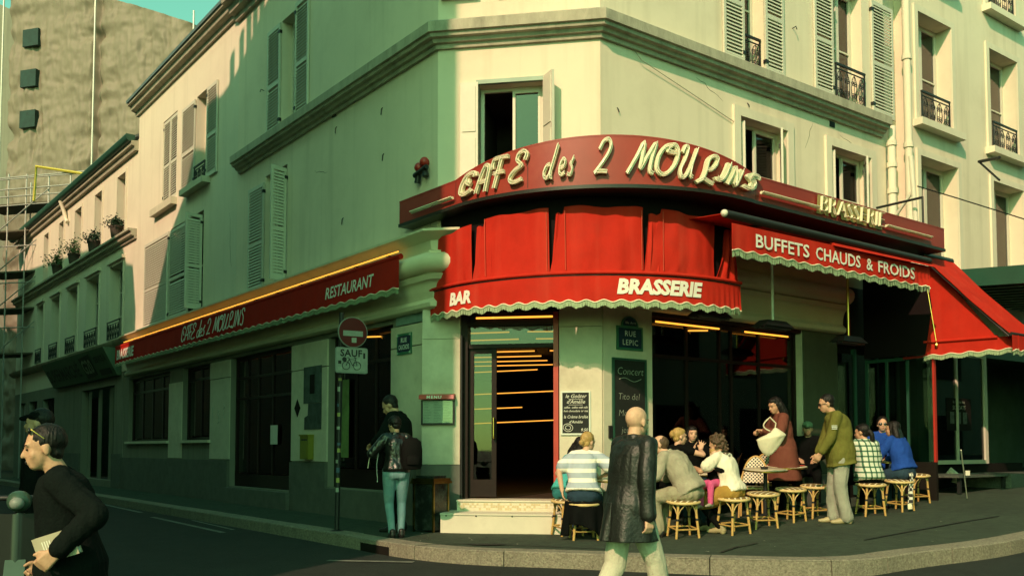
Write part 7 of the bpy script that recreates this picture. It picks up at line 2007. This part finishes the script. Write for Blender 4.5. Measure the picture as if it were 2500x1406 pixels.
q = MB(); q.tube([g5 + V((-.22, .02, 1.18)), g5 + V((-.25, -.01, .95)), g5 + V((-.24, .0, .72))], .010, 6, flat=.4); q.build('strap', M_PLATEW, jb, 60)

# --- seated people -------------------------------------------------
def sit(label, seat, rz, hz=.47, **k):
    d = dict(hip=(0, 0, hz + .10), chest=(0, .05, hz + .45), neck=(0, .09, hz + .62), head=(0, .13, hz + .76), feet=((-.14, .36, .07), (.14, .40, .07)), knee=((-.15, 1, 1), (.15, 1, 1)), hands=((-.14, .42, hz + .27), (.14, .42, hz + .27)))
    sc = k.pop('scale', 1.0); d.update(k); return person(label, seat, rz, sc, **d)
# 6 striped shirt, back to us
t, H, arms, legs = sit('woman in white and blue striped shirt seated with her back turned', SEAT[9] + V((.0, .02, 0)), rad(-8), .46, scale=1.03, female=True, chest=(-.03, .07, .90), neck=(.02, .14, 1.07), head=(.05, .20, 1.20), head_yaw=-38, head_pitch=-14,
    hands=((-.26, -.06, .60), (.24, .30, .78)), elbow=((-1, -.4, 0), (1, -.5, -.4)), top=dict(mat=STRIPE, inf=.026, sleeve=.34, hem=.02, cuff=.02, fold=.008), bottom=dict(mat=JEANSD, inf=.016), shoes=SHOED, hair=('bun', HAIR_BL), skin=SKINL, build=1.12, curl=.4)
q = MB(); q.tube([(.165 * math.cos(a), .0 + .125 * math.sin(a), .655) for a in [2 * math.pi * k / 24 for k in range(25)]], .016, 6, flat=1.4); extra(t, q, 'belt', SHOED)
# dark coat hanging from her stool
ct = local_thing('hung_dark_coat', SEAT[9], rad(-4), 'black coat hanging over the stool of the striped-shirt woman', 'coat')
q = MB()
def drape(s, v):
    a = math.pi * (1.06 + .88 * s); r = .235 + .05 * v + .03 * v * math.sin(s * 22); lo_ = .06 + .15 * abs(math.sin(s * 3.3 + .5)) * (1 if .2 < s < .8 else .0)
    z = .49 - (.49 - lo_) * v; return (r * math.cos(a), r * math.sin(a), z), (math.cos(a), math.sin(a), 0)
q.sheet(drape, 60, 18, .012); lpart(q, 'cloth', BLACKC, ct, 180)
# 5 turquoise
t, H, arms, legs = sit('dark-haired woman in turquoise top seated beside the doorway', SEAT[8] + V((-.02, .02, 0)), rad(-38), .48, female=True, chest=(.03, .12, .92), neck=(.05, .22, 1.06), head=(.06, .29, 1.18), head_yaw=-10, head_pitch=-25,
    top=dict(mat=TURQ, inf=.018, sleeve=.30, hem=.0, cuff=.01), bottom=dict(mat=TEALJ, inf=.014), shoes=SHOED, hair=('long', HAIR_DK), build=1.05, curl=.6)
# 8 grey-beige shirt
t, H, arms, legs = sit('man with cropped hair in grey-beige shirt leaning forward on a stool', SEAT[0] + V((.10, .02, 0)), rad(58), .47, scale=1.05, chest=(0, .16, .89), neck=(0, .30, 1.03), head=(0, .40, 1.14), head_yaw=16, head_pitch=-4,
    hands=((-.10, .50, .74), (.12, .48, .70)), top=dict(mat=GREYB, inf=.034, sleeve=.85, fold=.014, fscale=7, hem=-.03, collar=True), bottom=dict(mat=KHAKI, inf=.028, fold=.012), shoes=SHOED, hair=('thin', HAIR_BR), skin=SKINL, build=1.1, curl=.6, vox=.010)
# 9 blond updo gesturing
g9 = ground_at(1650, 1290)
t, H, arms, legs = sit('blond woman with pinned-up hair gesturing across the table', g9 + V((-.03, .05, .02)), rad(-62), .50, female=True, chest=(0, .05, .96), neck=(0, .09, 1.14), head=(0, .13, 1.27), head_yaw=-14, head_pitch=-3,
    hands=((-.12, .46, 1.06), (.10, .42, 1.08)), hand_dirs=((V((.1, .35, .9)), V((.6, .8, 0)), V((.9, -.3, .1))), (V((0, .3, .9)), V((-.6, .8, 0)), V((-.9, -.3, .1)))), curl=.15, spread=.5,
    top=dict(mat=BLACKC, inf=.014, sleeve=.2), bottom=dict(mat=JEANSD), shoes=SHOED, hair=('updo', HAIR_BL), skin=SKINL, vox=.0095)
# 10 dark-haired woman facing us
g10 = ground_at(1696, 1268)
t, H, arms, legs = sit('long-haired dark woman in black top facing the street, smiling', g10 + V((.0, .15, .05)), rad(172), .50, female=True, chest=(0, .03, .95), neck=(0, .04, 1.12), head=(0, .06, 1.255), head_yaw=14, head_pitch=-3,
    hands=((-.22, .34, .80), (.12, .36, .80)), top=dict(mat=BLACKC, inf=.014, sleeve=.28), bottom=dict(mat=JEANSD), shoes=SHOED, hair=('long', HAIR_DK), skin=SKINL, vox=.0095, mouth_open=False)
# 12 curly woman
t, H, arms, legs = sit('curly-haired woman in white tee seated with a child on her lap', SEAT[1] + V((.0, .02, 0)), rad(48), .47, scale=1.0, female=True, chest=(0, .08, .89), neck=(0, .16, 1.05), head=(-.01, .22, 1.165), head_yaw=14, head_pitch=-22,
    hands=((-.10, .50, .86), (.14, .50, .84)), elbow=((-1, -.6, -.5), (1, -.6, -.2)), feet=((-.10, .12, .07), (.15, .42, .07)), knee=((-.1, 1, .6), (.1, 1, .9)), top=dict(mat=WHITET, inf=.022, straight=.3, sleeve=.30, hem=-.03, cuff=.02, fold=.012), bottom=dict(mat=MUST, inf=.03, len=.45, skirt=True, name='skirt'), shoes=SHOET, hair=('curly', HAIR_BR), skin=SKIN, vox=.010)
# dark tights
q = Prim()
for hp, k, a in legs: q.chain([k, k.lerp(a, .35), a], [.060, .058, .042])
extra(t, q, 'tights', BLACKC, .010)
# 13 child on the lap
ch = SEAT[1] + V((-.20, .20, .0))
t, H, arms, legs = person('small blond child in pink trousers on the curly-haired woman\'s lap', ch + V((.02, -.02, .28)), rad(135), .60, hip=(0, .0, .66), chest=(0, .04, .97), neck=(0, .06, 1.12), head=(0, .08, 1.28), head_yaw=60, head_pitch=-10,
    feet=((-.14, .44, .20), (.12, .42, .16)), knee=((-.1, 1, 1), (.1, 1, 1)), hands=((-.16, .30, .95), (.16, .30, .95)), top=dict(mat=BLACKC, inf=.03, sleeve=.95), bottom=dict(mat=PINK, inf=.02), shoes=fabric('grey_sock', (.36, .33, .25)), hair=('short', HAIR_BL), skin=SKINL, vox=.012)
# 14 standing woman in the rust coat with the bag
g14 = ground_at(1920, 1262)
t, H, arms, legs = person('standing woman in long rust coat opening a pale cloth bag', g14 + V((.05, .25, .02)), rad(100), 1.06, True, chest=(0, .03, 1.29), neck=(0, .07, 1.45), head=(0, .13, 1.585), head_yaw=14, head_pitch=-18,
    hands=((-.08, .36, 1.22), (.12, .34, 1.20)), elbow=((-1, -.4, -.7), (1, -.4, -.7)), bottom=dict(mat=BLACKC), shoes=SHOED, hair=('long', HAIR_DK), vox=.010, curl=1.0, top=dict(mat=COATP, inf=.028, sleeve=.93, hem=-.12, flare=.02, straight=.5, fold=.009, name='coat', collar=True))
q = MB()
def coat2(s, v):
    a = 2 * math.pi * s; z = .98 - .48 * v; f = 1 + .04 * v * math.sin(a * 6) ; return ((.196 + .075 * v) * f * math.cos(a), (.170 + .07 * v) * f * math.sin(a), z), (math.cos(a), math.sin(a), 0)
q.sheet(coat2, 60, 20, .01); extra(t, q, 'coat_skirt', COATP, smooth=180)
bgt = thing('cloth_bag', g14 + V((-.25, .1, 1.0)), 'pale cloth shopping bag hanging from the standing woman\'s hands', 'bag')
bc = at_d(1884, 1075, 12.55)
q = Prim()
def bag_fn(s, v):
    a = 2 * math.pi * s; w = .22 * math.sin(math.pi * (.16 + .84 * (1 - v)) * .95) ** .8 * (1 - .30 * v * 0); w = (.235 * (1 - v) ** .55) if v > .25 else (.235 * (.75 ** .55)) * (.25 + .75 * (v / .25) ** .8)
    f = 1 + .05 * math.sin(a * 5 + v * 6); return (bc.x + w * f * math.cos(a) - .05 * v, bc.y + w * .45 * f * math.sin(a), bc.z + .13 - .34 * v + .05 * math.cos(a) * (1 - v)), (math.cos(a), math.sin(a), 0)
m_ = MB(); m_.sheet(bag_fn, 40, 24, .006); m_.build('bag', fabric('bag_cotton', (.66, .62, .46)), bgt, 180)
q = MB(); q.tube([bc + V((-.02 + .0 * k, 0, .13)) + V((-.09 * math.sin(k / 8 * math.pi), 0, .19 * (k / 8) - .02 * math.sin(k / 8 * math.pi))) for k in range(9)] + [bc + V((.06, .0, .24)), bc + V((.04, 0, .12))], .010, 6); q.build('handle', MATS['bag_cotton'], bgt, 60)
# 15 man in the olive jacket
g15 = ground_at(2052, 1276)
t, H, arms, legs = person('standing man in olive field jacket and grey trousers looking down at the table', g15, rad(82), 1.06, hip=(0, -.02, .93), chest=(0, .0, 1.30), neck=(0, .07, 1.46), head=(0, .155, 1.585), head_yaw=0, head_pitch=-16,
    hands=((-.16, .27, .92), (.17, .27, .86)), elbow=((-.6, -1, -.2), (.7, -1, -.1)), feet=((-.10, -.06, .07), (.10, .06, .07)), bottom=dict(mat=GREYTR, inf=.022, wide=.02, fold=.010), shoes=SHOET, hair=('short', HAIR_DK), vox=.010, sunglasses='on',
    top=dict(mat=OLIVE, inf=.030, sleeve=.93, hem=-.16, flare=.03, straight=.7, fold=.011, fscale=8, collar=True, name='jacket'), build=1.08, curl=.7)
for k in range(3):
    q = MB(); e = arms[0][0].lerp(arms[0][1], .55); q.box((e.x - .088, e.y - .03, e.z - .02 + k * .02), (e.x - .078, e.y + .04, e.z - .01 + k * .02)); extra(t, q, 'sleeve_stripe', M_PLATEW)
# 16 plaid
t, H, arms, legs = sit('dark-haired person with ponytail in green plaid shirt, back turned, on a stool', SEAT[5] + V((0, .02, 0)), rad(10), .47, scale=1.03, female=True, chest=(0, .05, .92), neck=(0, .10, 1.08), head=(-.02, .14, 1.21), head_yaw=38, head_pitch=-6,
    top=dict(mat=PLAID, inf=.032, sleeve=.95, hem=-.06, flare=.02, fold=.009, collar=True, name='shirt'), bottom=dict(mat=BLACKC), shoes=SHOED, hair=('pony', HAIR_DK), build=1.05)
# 17 sunglasses man
g17 = ground_at(2164, 1226)
t, H, arms, legs = sit('dark-haired man in black sunglasses and blue sweater facing the street', g17 + V((-.02, .12, .02)), rad(170), .50, scale=1.05, chest=(0, .04, .95), neck=(0, .08, 1.12), head=(0, .12, 1.255), head_yaw=-8, sunglasses='on',
    top=dict(mat=BLUE, inf=.02, sleeve=.95), bottom=dict(mat=JEANSD), shoes=SHOED, hair=('shortcurl', HAIR_DK), skin=SKINL)
# 18 woman in blue with the scarf
t, H, arms, legs = sit('long-haired woman in blue sweater seated with her back half turned', SEAT[6] + V((.12, .05, 0)), rad(32), .49, scale=1.04, female=True, chest=(0, .08, .93), neck=(0, .15, 1.10), head=(0, .19, 1.225), head_yaw=18, head_pitch=-3,
    top=dict(mat=BLUE, inf=.024, sleeve=.95, hem=.02, fold=.010), bottom=dict(mat=JEANSD, inf=.016), shoes=SHOED, hair=('long', HAIR_DK), build=1.05)
sc_ = local_thing('checked_scarf', SEAT[6], rad(32), 'black and white checked scarf hanging from the stool of the woman in blue', 'scarf')
SCM = pattern_mat('scarf_check', 'plaid', (.02, .02, .02), (.62, .62, .52), 11.0, .45, .85, c3=(.05, .06, .05))
q = MB(); q.sheet(lambda s, v: ((-.05 - .05 * v + .10 * s + .012 * math.sin(v * 8), -.22 - .02 * math.sin(s * 6 + v * 3), .60 - .48 * v), (0, -1, 0)), 10, 24, .012); lpart(q, 'cloth', SCM, sc_, 180)
q = MB()
for k in range(12): x = -.10 + .10 * k / 11; q.tube([(x, -.225, .12), (x + random.uniform(-.008, .008), -.23, .04)], .004, 4)
lpart(q, 'fringe', M_CREAM, sc_, kind='stuff')
# 19 person with a green cap in the shade behind
g19 = ground_at(1990, 1236)
t, H, arms, legs = sit('person in a pale green cap seated in the shade behind the jacket man', g19 + V((-.05, .15, .02)), rad(160), .50, scale=1.02, top=dict(mat=BLACKC, inf=.03, sleeve=.95), bottom=dict(mat=BLACKC), shoes=SHOED, hair=('short', HAIR_DK), vox=.013)
q = Prim(); q.ell(H(0, -.005, .055), (.088, .105, .075), 16, 10); q.cap(H(0, .09, .05), H(0, .14, .04), .05, .03); extra(t, q, 'cap', fabric('pale_green_cap', (.16, .26, .17)), .010)

# fuse every body and garment into one continuous skin each
for o, vx, sm, fd, fs in PENDING:
    m = o.modifiers.new('r', 'REMESH'); m.mode = 'VOXEL'; m.voxel_size = vx; m.use_smooth_shade = True
    if sm:
        m = o.modifiers.new('s', 'SMOOTH'); m.iterations = sm; m.factor = .5
dg = bpy.context.evaluated_depsgraph_get(); dg.update()
for o, vx, sm, fd, fs in PENDING:
    me = bpy.data.meshes.new_from_object(o.evaluated_get(dg)); old = o.data; o.modifiers.clear(); o.data = me; bpy.data.meshes.remove(old)
    if not me.materials: pass
    if fd:
        nv = len(me.vertices); nrm = [0.0] * (nv * 3); me.vertices.foreach_get('normal', nrm); co = [0.0] * (nv * 3); me.vertices.foreach_get('co', co)
        for i in range(nv):
            c = V(co[3 * i:3 * i + 3]); n = noise.noise(V((c.x * fs, c.y * fs, c.z * fs * .55))) + .6 * (abs(noise.noise(V((c.x * fs * 1.9 + 7, c.y * fs * 1.9, c.z * fs * .8)))) * 2 - .5)
            for j in range(3): co[3 * i + j] += nrm[3 * i + j] * n * fd
        me.vertices.foreach_set('co', co)
    me.polygons.foreach_set('use_smooth', [True] * len(me.polygons)); me.update()
